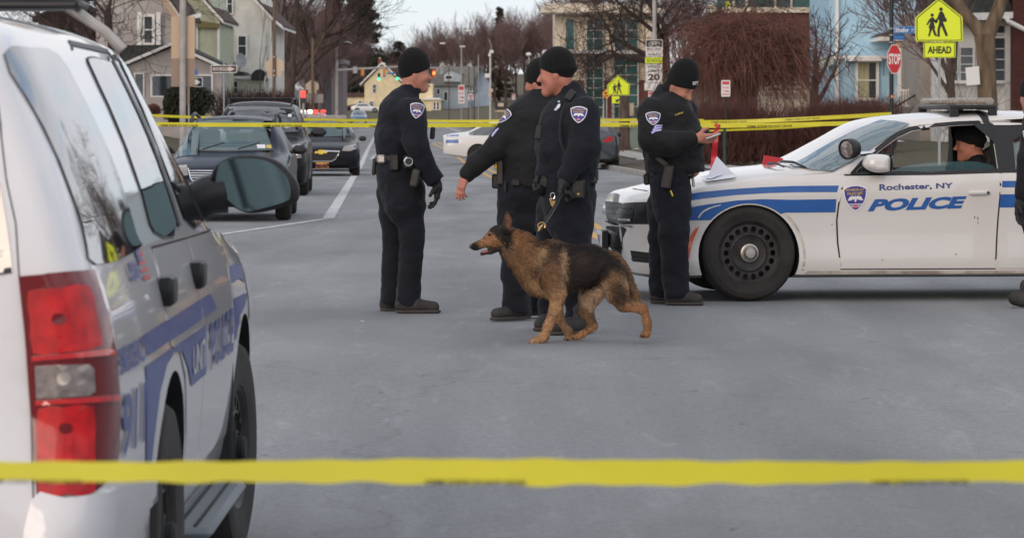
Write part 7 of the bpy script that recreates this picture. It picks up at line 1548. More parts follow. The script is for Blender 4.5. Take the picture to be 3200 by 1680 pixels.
# --- conifers
def conifer(label, x, y0, y1, d, hw, m, seed, n=26000, blob=False):
    rg = np.random.RandomState(seed); b = P(x, y0, d); b.z = terrain_h(b.x, d); Ht = P(x, y1, d).z - b.z; t = thing('conifer', label, 'tree', b, 0, 'evergreens behind the crossing'); Rm = hw / F * d
    mb = MB(); mb.tube([(0, 0, 0), (0, 0, Ht * .5), (0, 0, Ht * .97)], [Rm * .06 + .1, Rm * .04 + .05, .02], 8); mb.build('trunk', M_bark2, t)
    nb = 220; hz = rg.uniform(.03, .98, nb) ** .9; az = rg.uniform(0, 6.283, nb); prof = (np.sqrt(np.clip(1 - (hz * 1.0 - .35) ** 2 / .45, .02, 1)) if blob else (1 - hz) ** .75 + .04) * Rm * rg.uniform(.55, 1.12, nb)
    k = rg.randint(0, nb, n); s_ = rg.beta(1.6, 1, n); L = prof[k] * s_; pos = np.stack([np.cos(az[k]) * L, np.sin(az[k]) * L, hz[k] * Ht - L * .22 + (L / (Rm + 1e-6)) ** 2 * Rm * .12], 1) + rg.normal(size=(n, 3)) * np.array([.16, .16, .10]) * (Rm / 3.2)
    e1 = rg.normal(size=(n, 3)); e1 /= np.linalg.norm(e1, axis=1)[:, None]; e2 = np.cross(e1, rg.normal(size=(n, 3))); e2 /= np.linalg.norm(e2, axis=1)[:, None]; sz = rg.uniform(.10, .26, n)[:, None] * (Rm / 3.2)
    V = np.stack([pos - e1 * sz * .35, pos + e1 * sz * .35, pos + e2 * sz * 1.5], 1).reshape(-1, 3); raw('foliage', V, np.arange(n * 3).reshape(-1, 3), m, t, False); return t
conifer('tall dark spruce at the far left of the crossing', 1128, 345, -110, 600, 112, M_needle, 3, 42000); conifer('tall brownish spruce left of the dark spruce', 1042, 345, -70, 615, 92, M_needleb, 4, 30000); conifer('rounded low evergreen right of the tall spruce', 1248, 345, 126, 610, 46, M_needle, 5, 16000, True); conifer('dark evergreen rising behind the school end', 1560, 345, 20, 640, 60, M_needleb, 6, 22000)
# --- bare wood beyond the crossing
rgx = random.Random(77); kk = dict(H=17, r0=.26, lev=5, nch={5: 7, 4: 6, 3: 5, 2: 4, 1: 3}, trunk=.34, wander=.13, up=.16, start=.35, spread=(18, 44), rmin=.015)
xs_ = [1215, 1262, 1300, 1338, 1372, 1408, 1442, 1478, 1512, 1545, 1580, 1612, 1650, 1690, 1730, 1760, 1180, 1120, 1060, 1000, 960, 900, 1235, 1320, 1425, 1530, 1640, 1710]
for i, x in enumerate(xs_):
    far = i > 21; d = (700 if far else 625) + rgx.uniform(-25, 25); hh = [150, 122, 112, 86, 74, 62, 54, 50, 60, 44, 40, 36, 30, 16, 0, -20, 120, 60, 40, 20, 0, -20, 150, 110, 84, 60, 40, 10][i]
    zb_ = terrain_h((x - CX) / F * d, d); Hn = HC - (hh - HY) / F * d - zb_
    tree('leafless tree in the bare wood beyond the crossing', 'w%d' % (i % 4), x, 345, d, M_bark, M_twig, rgx.uniform(0, 360), Hn / 17 * 1.12, group='leafless trees beyond the crossing', seed=100 + i % 4, **kk)
for i, (x, d, hh) in enumerate(((640, 262, -30), (700, 270, -90), (560, 240, -120), (960, 255, -40), (1010, 280, -20), (430, 250, -160), (1790, 300, -60), (1850, 310, -80), (1960, 320, -100), (2150, 260, -120), (2220, 230, -60), (905, 300, -60), (945, 330, -90), (990, 300, -40), (1035, 340, -10), (870, 320, -30))):
    zb_ = terrain_h((x - CX) / F * d, d); Hn = HC - (hh - HY) / F * d - zb_
    tree('leafless tree standing behind the houses', 'w%d' % (i % 4), x, 345, d, M_bark, M_twig, i * 77, Hn / 17 * 1.1, group='leafless trees behind the houses')
# --- bushes
def leafbush(label, x, y, d, rx, rz, m, seed, n=9000, name='evergreen_bush', lumps=7, size=.10):
    rg = np.random.RandomState(seed); c = P(x, y, d); gz = terrain_h(c.x, d); t = thing(name, label, 'bush', (c.x, d, gz)); RX, RZ = rx / F * d, rz / F * d
    ce = np.concatenate([[[0, 0, 0]], rg.uniform(-.55, .55, (lumps, 3))]); rs = np.concatenate([[.8], rg.uniform(.35, .55, lumps)]); k = rg.randint(0, lumps + 1, n); u = rg.normal(size=(n, 3)); u /= np.linalg.norm(u, axis=1)[:, None]; q = ce[k] + u * (rs[k] * rg.uniform(.75, 1.05, n))[:, None]
    pos = q * np.array([RX, RX * .7, RZ]) + np.array([0, 0, c.z - gz]); e1 = rg.normal(size=(n, 3)); e1 /= np.linalg.norm(e1, axis=1)[:, None]; e2 = np.cross(e1, rg.normal(size=(n, 3))); e2 /= np.linalg.norm(e2, axis=1)[:, None]; sz = rg.uniform(.6, 1.4, n)[:, None] * size
    V = np.stack([pos - e1 * sz * .5, pos + e1 * sz * .5, pos + e2 * sz], 1).reshape(-1, 3); raw('foliage', V, np.arange(n * 3).reshape(-1, 3), m, t, False); mb = MB(); mb.tube([(0, 0, -.1), (0, 0, c.z - gz)], [.08, .04], 6); mb.build('stem', M_bark2, t); return t
leafbush('broad dark green bush in front of the taupe house porch', 592, 318, 138, 98, 66, M_yew, 1, 15000); leafbush('small reddish bush left of the dark green bush', 478, 345, 134, 26, 24, M_hedge, 2, 3000)
def twigmass(name, label, cat, pts_fn, n, m, seed, rmin=.004, rmax=.009, parent_loc=None, group=None, part='twigs'):
    rg = np.random.RandomState(seed); B = pts_fn(rg, n); r0 = rg.uniform(rmin, rmax, n); B = [(b, r * np.array([1, .95, .85, .7, .4])) for b, r in zip(B, r0)]; v, f = tubes(B, 3); t = thing(name, label, cat, parent_loc, 0, group); raw(part, v - np.array(parent_loc), f, m, t); return t
def shrub_pts(x0, x1, yb, yt, d, depth, spread=.5, lean=.25):
    def fn(rg, n):
        a = P(x0, yb, d); b = P(x1, yb, d); X = rg.uniform(a.x, b.x, n); Yd = d + rg.uniform(0, depth, n); gz = np.array([terrain_h(x, y) for x, y in zip(X, Yd)]); Ht = (P(0, yt, d).z - gz) * rg.uniform(.55, 1.05, n) * (.86 + .14 * np.sin(X * 2.1) * np.sin(X * .83 + 1)); base = np.stack([X, Yd, gz], 1); dr = rg.normal(size=(n, 3)) * spread; dr[:, 2] = 1
        out_ = []; t = np.linspace(0, 1, 5)[None, :, None]; st = rg.uniform(0, .45, n); p0 = base + np.stack([0 * st, 0 * st, Ht * st], 1); L = (Ht * (1 - st))[:, None]; p = p0[:, None, :] + t * (dr * L)[:, None, :] + rg.normal(size=(n, 5, 3)) * .035 * np.array([0, 1, 1.5, 2, 2.5])[None, :, None]; p[:, 3:, 2] -= (lean * rg.rand(n, 1) * .12); return p
    return fn
twigmass('bare_hedge', 'reddish brown leafless hedge running behind the white saloon bonnet', 'hedge', shrub_pts(2160, 2800, 500, 294, 100, 2.2, .35), 9000, M_hedge, 4, .004, .010, tuple(P(2480, 500, 100)))
twigmass('bare_hedge', 'low leafless hedge in front of the light blue house steps', 'hedge', shrub_pts(2520, 2790, 420, 312, 112, 1.5, .4), 4200, M_hedge, 14, .004, .008, tuple(P(2740, 420, 112)))
twigmass('bare_bush', 'tangled brown leafless bush in front of the cream house porch', 'bush', shrub_pts(700, 830, 345, 250, 150, 2, .4), 2200, M_bark2, 5, .008, .014, tuple(P(760, 345, 150)))
twigmass('bare_bush', 'red brown leafless hedge block right of the cream house', 'bush', shrub_pts(818, 930, 345, 262, 172, 2, .3), 3200, M_hedge, 6, .010, .016, tuple(P(872, 345, 172)))
twigmass('bare_hedge', 'low red brown hedge in front of the yellow house', 'hedge', shrub_pts(1078, 1145, 352, 326, 532, 2, .3), 1200, M_hedge, 7, .03, .045, tuple(P(1110, 352, 532)))
twigmass('bare_bush', 'leafless shrub by the porch house in front of the forked tree', 'bush', shrub_pts(2935, 3060, 345, 190, 112, 1.0, .55), 60, M_twig2, 9, .005, .010, tuple(P(2990, 345, 112)))
twigmass('bare_bush', 'thin leafless shrub beside the stop sign', 'bush', shrub_pts(2620, 2770, 345, 262, 118, 1.0, .6), 260, M_twig2, 10, .004, .008, tuple(P(2700, 345, 118)))
def weeping(rg, n):
    c = P(2345, 235, 108); R_ = 232 / F * 108; Ht = c.z + (235 - 68) / F * 108; az = rg.uniform(0, 6.283, n); s = np.sqrt(rg.uniform(.02, 1, n)); ox = c.x + rg.normal(size=n) * .6; oy = 110 + rg.normal(size=n) * .5; oz = Ht * rg.uniform(.62, .98, n) ; t = np.linspace(0, 1, 5)
    rad = R_ * s * (1 + .20 * np.sin(3 * az + 1) + .12 * np.sin(7 * az)); oz = oz * (1 + .10 * np.sin(4 * az) * s); out_ = np.zeros((n, 5, 3)); drop = (oz - rg.uniform(.2, 1.5, n)) * rg.uniform(.35, .95, n)
    for i, tt in enumerate(t):
        out_[:, i, 0] = ox + np.cos(az) * rad * (1 - (1 - tt) ** 1.7); out_[:, i, 1] = oy + np.sin(az) * rad * .7 * (1 - (1 - tt) ** 1.7); out_[:, i, 2] = oz + .5 * np.sin(np.pi * min(1, tt * 1.3)) * (1 - s) - drop * tt ** 2.2 * s
    out_ += np.cumsum(rg.normal(size=(n, 5, 3)) * np.array([.13, .13, .09]), 1)
    k = int(n * .4); cx_ = out_[:k, rg.randint(1, 5)].copy() + rg.normal(size=(k, 3)) * .25; dr = rg.normal(size=(k, 3)) * np.array([.8, .6, .55]); L_ = rg.uniform(.25, .8, k)[:, None]
    for i in range(5): out_[:k, i] = cx_ + dr * L_ * i / 4 + rg.normal(size=(k, 3)) * .03
    k2 = int(n * .1); out_[-k2:] = out_[-k2:] + (out_[-k2:, :1] * 0 + rg.normal(size=(k2, 1, 3)) * np.array([.5, .3, .35])) * np.linspace(.2, 1.4, 5)[None, :, None]
    return out_
wp = twigmass('weeping_shrub', 'big mound of drooping red brown leafless twigs behind the officer with the phone', 'bush', weeping, 5600, M_twigred, 11, .004, .011, tuple(P(2335, 400, 110)))
mb = MB(); mb.tube([P(2320, 420, 110), P(2330, 260, 110), P(2340, 150, 110)], [.16, .12, .06], 8); mb.build('trunk', M_bark2, wp, True)
# --- stumps, boxes on the verge
mb = MB(); sb = thing('tree_trunk', 'short brown trunk on the verge beside the green utility box', 'tree', P(1952, 462, 120)); mb.tube([P(1952, 470, 120), P(1951, 430, 120), P(1953, 385, 120), P(1950, 300, 120)], [.24, .20, .19, .17], 12); mb.build('trunk', M_bark, sb, True)
gb = thing('utility_box', 'pale green utility box on the verge behind the tape', 'utility box', P(1980, 458, 122)); wslab(gb, 'cabinet', rect(1966, 402, 1994, 460), 122, .5, mat('green_cabinet', (.20, .26, .22), rough=.6)); wslab(gb, 'lid', rect(1964, 398, 1996, 403), 121.97, .56, MATS['green_cabinet'])
bd = thing('wooden_board', 'pale wooden board leaning on the posts below the school crossing sign', 'board', P(1966, 365, 126)); wslab(bd, 'panel', [(1950, 364), (1953, 324), (1980, 322), (1981, 362)], 126, .05, mat('pale_wood', (.40, .31, .22), rough=.8, var=.25, vscale=2)); wslab(bd, 'mark', [(1963, 326), (1968, 326), (1966, 350), (1963, 350)], 125.97, .02, M_board); wslab(bd, 'leg', rect(1955, 362, 1960, 400), 126.02, .05, M_wood)
# --- snow, leaves and litter lying on the verge and road
def litter(name, label, pts, m, seed, size, flat=.25):
    rg = random.Random(seed); mb = MB()
    for x, y in pts:
        gx, gy = gpt(x, y); z0 = max(zg(gy), terrain_h(gx, gy) + .03); n = 9; s_ = size * rg.uniform(.6, 1.3); ring = [(gx + s_ * rg.uniform(.7, 1.2) * math.cos(i * 2 * math.pi / n), gy + s_ * 1.6 * rg.uniform(.7, 1.2) * math.sin(i * 2 * math.pi / n), z0 + .002) for i in range(n)]
        mb.add(ring + [(gx, gy, z0 + s_ * flat)], [(i, (i + 1) % n, n) for i in range(n)])
    return mb
for (x, y, s_) in ((1990, 478, .30), (1935, 492, .2), (2012, 512, .35), (1962, 470, .15), (1900, 520, .25), (2390, 500, .4), (2700, 505, .5), (2780, 500, .6)):
    o = litter('s', '', [(x, y)], M_snow, int(x), s_).build('snow_patch', M_snow); top(o, 'patch of old grey snow lying on the right verge', 'snow', 'old snow on the verge')
o = litter('s', '', [(1132, 1003)], M_sgw, 3, .025, .2).build('paper_scrap', M_sgw); top(o, 'tiny white paper scrap on the road left of the dog', 'litter')

for i, (X_, Y_, sc_) in enumerate(((17, 62, .75), (21, 84, .8), (15.5, 118, .7), (27, 70, .9), (30, 105, .9), (-34, -30, .8), (-18, -42, .9), (-3, -55, 1), (14, -46, .9), (30, -34, .8), (44, -60, 1.1), (-52, -58, 1.1))):
    t_ = tree('leafless street tree outside the picture, seen only mirrored in car glass and paint', 'w%d' % (i % 4), CX + X_ / Y_ * F, 400, Y_, M_bark, M_twig2, i * 70, sc_, group='leafless trees outside the picture')
# ================================================================ signs, poles, signals
def plate(parent, name, pts, d, m, thick=.012, back=None): return wslab(parent, name, pts, d, thick, m)
def lettering(parent, name, items, d, m, off=.006):
    """items: (text, x0, y0, x1, y1) boxes in photo pixels on a board at distance d"""
    mb = MB()
    for it in items:
        a, b = P(it[1], it[4], d), P(it[3], it[2], d); text_on(mb, it[0], a, (1, 0, 0), (0, 0, 1), b.x - a.x, b.z - a.z, off, bold=it[5] if len(it) > 5 else .015)
    return mb.build(name, m, parent, True, smooth=False)
def figure(parent, name, loops, d, m, off=.006):
    mb = MB()
    for lp in loops:
        v, f = fill([lp]); mb.add([Vector(((x - CX) / F * d, d - off, HC - (y - HY) / F * d)) for x, y in v], [tuple(q[::-1]) for q in f])
    return mb.build(name, m, parent, True, smooth=False)
def post(parent, x, y0, y1, d, r, m, name='post', n=10):
    mb = MB(); q = sorted([P(x, y0, d), P(x, y1, d)], key=lambda p: p.z); q[0].z = min(q[0].z, terrain_h(q[0].x, d) - .1) if name != 'clamp' else q[0].z; mb.tube(q, r, n); return mb.build(name, m, parent, True)
def sign(name, label, x, y, d, cat='sign', group=None): return thing(name, label, cat, P(x, y, d), 0, group)
def border(parent, pts, d, inset, wd, m, off=.004):
    c = np.mean(pts, 0); sc = lambda k: [tuple(c + (np.array(p) - c) * (1 - k / np.linalg.norm(np.array(p) - c))) for p in pts]
    vf = fill([sc(inset), sc(inset + wd)]); return mk('border', [Vector(((x - CX) / F * d, d - off, HC - (y - HY) / F * d)) for x, y in vf[0]], [tuple(q[::-1]) for q in vf[1]], m, parent, True, smooth=False)
def rounded(pts, k=.12):
    out_ = []; n = len(pts)
    for i in range(n):
        a, b, c = (np.array(pts[(i + j) % n], float) for j in (-1, 0, 1))
        for t in (k, k * .35): out_.append(tuple(b + (a - b) * t * (1 if t == k else .6)))
        out_.append(tuple(b + (c - b) * k))
    return out_
def walkers(parent, cx, cy, s, d, m):
    """two walking figures, the smaller one leading; cx, cy centre and s height in photo pixels"""
    T = lambda L: [(cx + a * s, cy + b * s) for a, b in L]
    big = [(.02, -.38), (.10, -.39), (.17, -.30), (.21, -.16), (.17, -.10), (.13, -.17), (.13, -.02), (.20, .16), (.30, .44), (.22, .46), (.10, .18), (.06, .10), (.02, .24), (.02, .47), (-.06, .47), (-.06, .22), (.0, -.02), (-.02, -.12), (-.12, -.02), (-.16, -.06), (-.06, -.18), (-.02, -.30)]
    sm = [(-.28, -.18), (-.20, -.19), (-.14, -.10), (-.10, -.02), (-.14, .0), (-.18, -.05), (-.17, .06), (-.13, .18), (-.17, .19), (-.10, .38), (-.06, .44), (-.12, .46), (-.18, .40), (-.24, .22), (-.29, .34), (-.32, .46), (-.38, .45), (-.34, .30), (-.33, .18), (-.37, .17), (-.31, .02), (-.31, -.06), (-.38, .08), (-.44, .06), (-.35, -.10)]
    bag = [(.12, -.14), (.24, -.16), (.26, -.04), (.14, -.03)]; bag2 = [(-.15, -.07), (-.06, -.09), (-.05, .0), (-.14, .01)]
    return figure(parent, 'walking_figures', [T(big), T(sm), T(bag), T(bag2), [(cx + (.06 + .062 * math.cos(t)) * s, cy + (-.46 + .062 * math.sin(t)) * s) for t in np.linspace(0, 6.28, 15)[:-1]], [(cx + (-.24 + .056 * math.cos(t)) * s, cy + (-.26 + .056 * math.sin(t)) * s) for t in np.linspace(0, 6.28, 15)[:-1]]], d, m, .006)
# big school crossing sign on the right
d = 64; s_ = sign('school_crossing_sign', 'large yellow green school crossing sign reading AHEAD beside the stop sign', 2948, 430, d)
pent = [(2934, -6), (3008, 54), (3009, 130), (2861, 130), (2860, 56)]; plate(s_, 'crossing_plate', rounded(pent, .10), d, M_sgy); border(s_, rounded(pent, .10), d, 4, 3, M_sgb); walkers(s_, 2935, 72, 92, d, M_sgb)
r_ = rect(2886, 133, 2986, 181); plate(s_, 'ahead_plate', rounded(r_, .10), d, M_sgy); border(s_, rounded(r_, .10), d, 2.5, 2, M_sgb); lettering(s_, 'ahead_lettering', [('AHEAD', 2899, 145, 2973, 168, .035)], d, M_sgb)
mb = MB(); mb.box(((2936 - CX) / F * d, d + .035, (P(0, 100, d).z + .1) / 2), (.05, .04, P(0, 100, d).z), None, .004); mb.build('post', M_galv, s_, True)
mb = MB(); [mb.lathe([(.006, -.001), (.001, -.0012)], 8, P(2936, 186 + k * 6.2, d - 0) + Vector((0, .012, 0))) for k in range(30)]; mb.build('post_holes', M_seam, s_, True)
# stop sign with street names on a black pole
d = 85; s_ = sign('stop_sign', 'red STOP sign with blue street name plates on a black pole', 2786, 430, d); post(s_, 2786, 470, -80, d + .10, .055, M_blackp, 'post', 12)
oct_ = [(2795 + 24 * math.cos(R(22.5 + 45 * k)), 185 + 49 * math.sin(R(22.5 + 45 * k))) for k in range(8)]; oc2 = [(2795 + (a - 2795) * .92, 185 + (b - 185) * .95) for a, b in oct_]
plate(s_, 'stop_plate', oct_, d, M_sgw); figure(s_, 'stop_field', [oc2], d, M_sgr, .004); lettering(s_, 'stop_lettering', [('STOP', 2777, 168, 2814, 202, .03)], d, M_sgw, .008)
plate(s_, 'street_plate', rect(2793, 83, 2860, 105), d - .06, M_sgblu); border(s_, rect(2793, 83, 2860, 105), d - .06, 1.2, 1.2, M_sgw); lettering(s_, 'street_lettering', [('Shafer', 2798, 87, 2841, 101, .02), ('ST', 2848, 91, 2856, 99, .02)], d - .06, M_sgw)
plate(s_, 'cross_street_plate', [(2793, 109), (2826, 106), (2826, 126), (2793, 125)], d + .02, M_sgblu); lettering(s_, 'cross_street_lettering', [('Emerson', 2797, 112, 2822, 120, .0)], d + .02, mat('faded_blue_print', (.16, .28, .55)))
for y in (88, 108, 131): post(s_, 2786, y, y + 4, d + .10, .062, M_galv, 'clamp')
figure(s_, 'orange_dot', [ellipse(2787, 302, 3.5, 4.5, 12)], d + .04, M_sgo, .0)
# bike lane and speed limit signs on a grey lamp pole
d = 116; s_ = sign('speed_limit_sign', 'stack of bike lane and school speed limit 20 signs on a grey pole', 2044, 430, d); post(s_, 2045, 430, -120, d + .12, .07, M_pole, 'post', 12)
plate(s_, 'bike_plate', rect(2018, 124, 2071, 178), d, M_sgw); figure(s_, 'bike_field', [rect(2020, 126, 2069, 147)], d, M_sgb, .004)
bk = []
for cx_ in (2034, 2055): bk += [stroke([(cx_ + 6 * math.cos(t), 139 + 6 * math.sin(t)) for t in np.linspace(0, 6.28, 18)], 1.6)]
bk += [stroke([(2034, 139), (2039, 132), (2051, 132), (2055, 139)], 1.7), stroke([(2039, 132), (2044, 139), (2051, 132)], 1.7), stroke([(2049, 129), (2055, 139)], 1.7), stroke([(2036, 130), (2041, 130)], 1.7), stroke([(2034, 139), (2044, 139)], 1.7)]
figure(s_, 'bicycle_symbol', bk, d, M_sgw, .010); lettering(s_, 'bike_lettering', [('BIKE LANE', 2022, 150, 2067, 158), ('AHEAD', 2024, 166, 2065, 175)], d, M_sgb)
figure(s_, 'plate_gap', [rect(2018, 160.5, 2071, 162.5)], d, M_sback, .004)
plate(s_, 'school_plate', rect(2016, 180, 2070, 198), d, M_sgy); lettering(s_, 'school_lettering', [('SCHOOL', 2021, 183, 2066, 195)], d, M_sgb)
plate(s_, 'limit_plate', rect(2016, 200, 2070, 259), d, M_sgw); border(s_, rect(2016, 200, 2070, 259), d, 1, 1.2, M_sgb); lettering(s_, 'limit_lettering', [('SPEED', 2023, 204, 2064, 213), ('LIMIT', 2026, 217, 2060, 226), ('20', 2025, 231, 2062, 252, .04)], d, M_sgb)
plate(s_, 'hours_plate', rect(2014, 260, 2070, 283), d, M_sgw); lettering(s_, 'hours_lettering', [('7 - 3', 2024, 263, 2062, 271), ('7 AM', 2026, 273, 2060, 280)], d, mat('grey_print', (.3, .3, .31)))
pl_ = plate(s_, 'parking_plate', rect(2026, 286, 2048, 318), d, M_sgw); figure(s_, 'parking_print', [rect(2028, 288, 2046, 296), rect(2030, 300, 2044, 303), rect(2030, 306, 2044, 309), rect(2029, 312, 2045, 315)], d, M_sgred2)
# small school crossing sign with arrow, orange sign behind
d = 137; s_ = sign('school_crossing_sign', 'smaller yellow green school crossing sign with a down arrow by the school', 1932, 420, d)
pent = [(1931, 236), (1968, 263), (1967, 298), (1898, 297), (1897, 266)]; plate(s_, 'crossing_plate', pent, d, M_sgy); border(s_, pent, d, 2.2, 1.6, M_sgb); walkers(s_, 1931, 274, 42, d, M_sgb)
plate(s_, 'arrow_plate', rect(1912, 301, 1957, 323), d, M_sgy); figure(s_, 'arrow', [[(1924, 319), (1924, 309), (1928, 312), (1942, 304), (1945, 308), (1931, 316), (1935, 319)]], d, M_sgb)
for x in (1936, 1946): post(s_, x, 440, 290, d + .06, .035, M_wood)
s_ = sign('orange_warning_sign', 'orange diamond warning sign half hidden behind the small school sign', 1894, 400, 139); plate(s_, 'plate', [(1894, 278), (1910, 294), (1896, 310), (1881, 294)], 139, M_sgo); figure(s_, 'print', [[(1888, 290), (1896, 287), (1898, 292), (1890, 296)], [(1890, 299), (1899, 297), (1899, 301), (1892, 303)]], 139, M_sgb); post(s_, 1896, 430, 300, 139.1, .03, M_galv)
def nopark(x0, y0, x1, y1, d, label, arrow=True):
    s_ = sign('parking_sign', label, (x0 + x1) / 2, y1 + 60, d, group='red and white parking signs'); plate(s_, 'plate', rounded(rect(x0, y0, x1, y1), .12), d, M_sgw); w_, h_ = x1 - x0, y1 - y0
    figure(s_, 'print', [rect(x0 + w_ * .1, y0 + h_ * .07, x1 - w_ * .1, y0 + h_ * .27), rect(x0 + w_ * .12, y1 - h_ * .17, x1 - w_ * .12, y1 - h_ * .11)], d, M_sgred2); lettering(s_, 'lettering', [('NO STOP', x0 + w_ * .14, y0 + h_ * .38, x1 - w_ * .14, y0 + h_ * .52), ('7-4PM', x0 + w_ * .16, y0 + h_ * .60, x1 - w_ * .16, y0 + h_ * .74)], d, M_sgred2); return s_
s_ = nopark(2254, 251, 2282, 302, 97, 'red and white parking sign on a thin post in front of the hedge'); post(s_, 2268, 500, 280, 97.05, .022, M_blackp)
s_ = nopark(1432, 266, 1452, 324, 205, 'tall pinkish parking sign on a post left of the round topped sign'); post(s_, 1442, 364, 145, 205.1, .04, M_pole)
s_ = nopark(1600, 294, 1611, 312, 240, 'tiny pale parking sign beside the school name board'); post(s_, 1605, 350, 310, 240.05, .03, M_galv)
s_ = sign('round_top_sign', 'small dark lettered sign on a thin post near the grey lamp post', 1470, 380, 208); plate(s_, 'plate', [(1462, 313), (1462, 298), (1466, 293), (1476, 293), (1480, 298), (1480, 313)], 208, M_sgw); figure(s_, 'print', [rect(1464, 298, 1478, 303), rect(1468, 306, 1474, 311)], 208, M_sgred2); post(s_, 1470, 372, 312, 208.05, .045, M_galv)
s_ = sign('school_board', 'low dark school name board on two posts beyond the tape', 1566, 370, 200); plate(s_, 'plate', rect(1547, 319, 1586, 342), 200, mat('dark_board', (.03, .035, .035), rough=.6), .1); figure(s_, 'print', [rect(1556, 322, 1574, 333)], 200, M_sback, .02); plate(s_, 'lower_plate', rect(1547, 345, 1586, 349), 200, M_sback, .1); [post(s_, x, 372, 340, 200.1, .05, M_board) for x in (1552, 1581)]
# signs seen from behind on the left
d = 110; s_ = sign('street_light_pole', 'thick grey pole carrying big blank sign backs at the left', 571, 400, d); post(s_, 571, 400, -150, d, .105, M_pole, 'post', 14); plate(s_, 'sign_back', rect(535, 52, 609, 183), d + .12, M_tantrim, .02); plate(s_, 'sign_back', rect(535, 183, 609, 271), d + .115, M_board, .02); plate(s_, 'bracket', rect(584, 270, 592, 330), d + .13, M_board, .05)
plate(s_, 'blue_plate', rect(609, 219, 618, 235), d + .14, M_sgblu, .01)
s_ = sign('one_way_sign', 'partly hidden black one way sign with white arrow head right of the thick pole', 620, 300, 112); plate(s_, 'plate', rect(606, 242, 634, 272), 112, M_sgw); figure(s_, 'field', [rect(607, 244, 631, 270)], 112, M_sgb, .004); figure(s_, 'arrow', [[(606, 250), (612, 250), (612, 246), (626, 257), (612, 268), (612, 263), (606, 263)]], 112, M_sgw, .008); post(s_, 590, 360, 250, 112.1, .03, M_galv)
d = 119; s_ = sign('one_way_sign', 'whole black ONE WAY sign on a thin post in front of the cream house', 699, 360, d); plate(s_, 'plate', rect(659, 204, 740, 228), d, M_sgw); figure(s_, 'field', [rect(661, 206, 738, 226)], d, M_sgb, .004); figure(s_, 'arrow', [[(665, 211), (716, 211), (716, 208), (735, 216), (716, 224), (716, 221), (665, 221)]], d, mat('pinkish_white_print', (.62, .50, .47)), .008); lettering(s_, 'lettering', [('ONE WAY', 668, 212, 713, 220, .02)], d, M_sgb, .011); post(s_, 700, 360, 190, d + .06, .03, M_galv)
d = 167; s_ = sign('sign_back', 'pale five sided sign back on a wooden pole left of the street', 858, 345, d); plate(s_, 'plate', [(858, 170), (887, 196), (886, 222), (830, 222), (829, 198)], d, M_sback); plate(s_, 'lower_plate', rect(838, 222, 878, 242), d, M_sback); post(s_, 857, 350, -120, d - .1, .085, M_wood, 'pole', 12)
for y in (178, 222, 236): figure(s_, 'bolt', [ellipse(856, y, 2, 2, 8)], d - .2, M_chrome, 0)
d = 226; s_ = sign('sign_back', 'pale five sided sign back on a distant pole above the red lamps', 976, 350, d); plate(s_, 'plate', [(976, 247), (996, 264), (996, 281), (956, 281), (955, 264)], d, M_sback); plate(s_, 'lower_plate', rect(963, 281, 990, 293), d, M_sback); plate(s_, 'large_plate', rect(958, 294, 1010, 322), d + .2, mat('grey_beige_plate', (.36, .31, .29), rough=.7)); post(s_, 977, 352, 120, d - .1, .09, M_wood, 'pole')
# red lamp column, mast arm signals, lamps
d = 150; s_ = sign('red_lamp_post', 'bright red lit lamp panels on a post behind the dark parked cars', 948, 350, d, 'lamp'); plate(s_, 'red_lamp', rect(941, 284, 947, 306), d, M_litred, .05); plate(s_, 'red_lamp', rect(949, 284, 955, 306), d, M_litred, .05); plate(s_, 'lamp_box', rect(940, 306, 956, 322), d, M_plast, .2); post(s_, 937, 360, 275, d + .1, .05, M_galv); post(s_, 948, 360, 320, d + .1, .06, M_galv)
d = 280; s_ = sign('traffic_signal', 'mast arm with hanging traffic signals across the far junction', 1052, 352, d, 'traffic light'); post(s_, 1052, 352, 146, d, .13, M_pole, 'pole', 12)
mb = MB(); mb.tube([P(1056, 220, d), P(1120, 216, d), P(1250, 209, d), P(1385, 214, d)], [.11, .10, .08, .06], 8); mb.build('mast_arm', M_pole, s_, True)
mb = MB(); mb.tube([P(1052, 150, d), P(1058, 138, d), P(1072, 132, d), P(1088, 131, d)], .06, 8); mb.build('lamp_arm', M_pole, s_, True); mb = MB(); mb.box(P(1094, 134, d), (.45, .3, .14), rotm('Y', 12), .06); mb.build('lamp_head', M_mull, s_, True)
for x, y, w_, h_, m, lit, ly in ((1133, 226, 10, 22, mat('signal_yellow', (.55, .24, .05), rough=.5), None, 0), (1201, 226, 9, 20, MATS['signal_yellow'], None, 0), (1184, 240, 8, 22, M_plastm, M_litgr, 247), (1241, 238, 8, 22, M_plastm, M_litgr, 246), (1356, 230, 10, 24, mat('signal_orange', (.6, .12, .04), rough=.5), M_litamb, 229)):
    sg_ = plate(s_, 'signal_head', rect(x - w_ / 2, y - h_ / 2, x + w_ / 2, y + h_ / 2), d - .3, m, .25)
    if lit: x_ = figure(s_, 'signal_lamp', [ellipse(x, ly, 4.5, 5, 14)], d - .33, lit, 0); x_.parent = sg_; x_.matrix_parent_inverse = wmat(sg_).inverted() @ wmat(s_)
for r_ in (rect(1103, 208, 1116, 229), rect(1374, 217, 1386, 232)): plate(s_, 'mast_plate', r_, d - .2, M_galv, .02)
plate(s_, 'street_plate', rect(1209, 227, 1237, 232), d - .2, M_sgblu, .02)
d = 200; s_ = sign('lamp_post', 'grey lamp post with white floodlight boxes and a small yellow tag', 1532, 380, d, 'street lamp'); post(s_, 1532, 383, 160, d, .055, M_mull, 'pole')
mb = MB(); mb.tube([P(1536, 156, d), P(1534, 138, d), P(1526, 122, d)], .035, 6); mb.build('arm', M_board, s_, True)
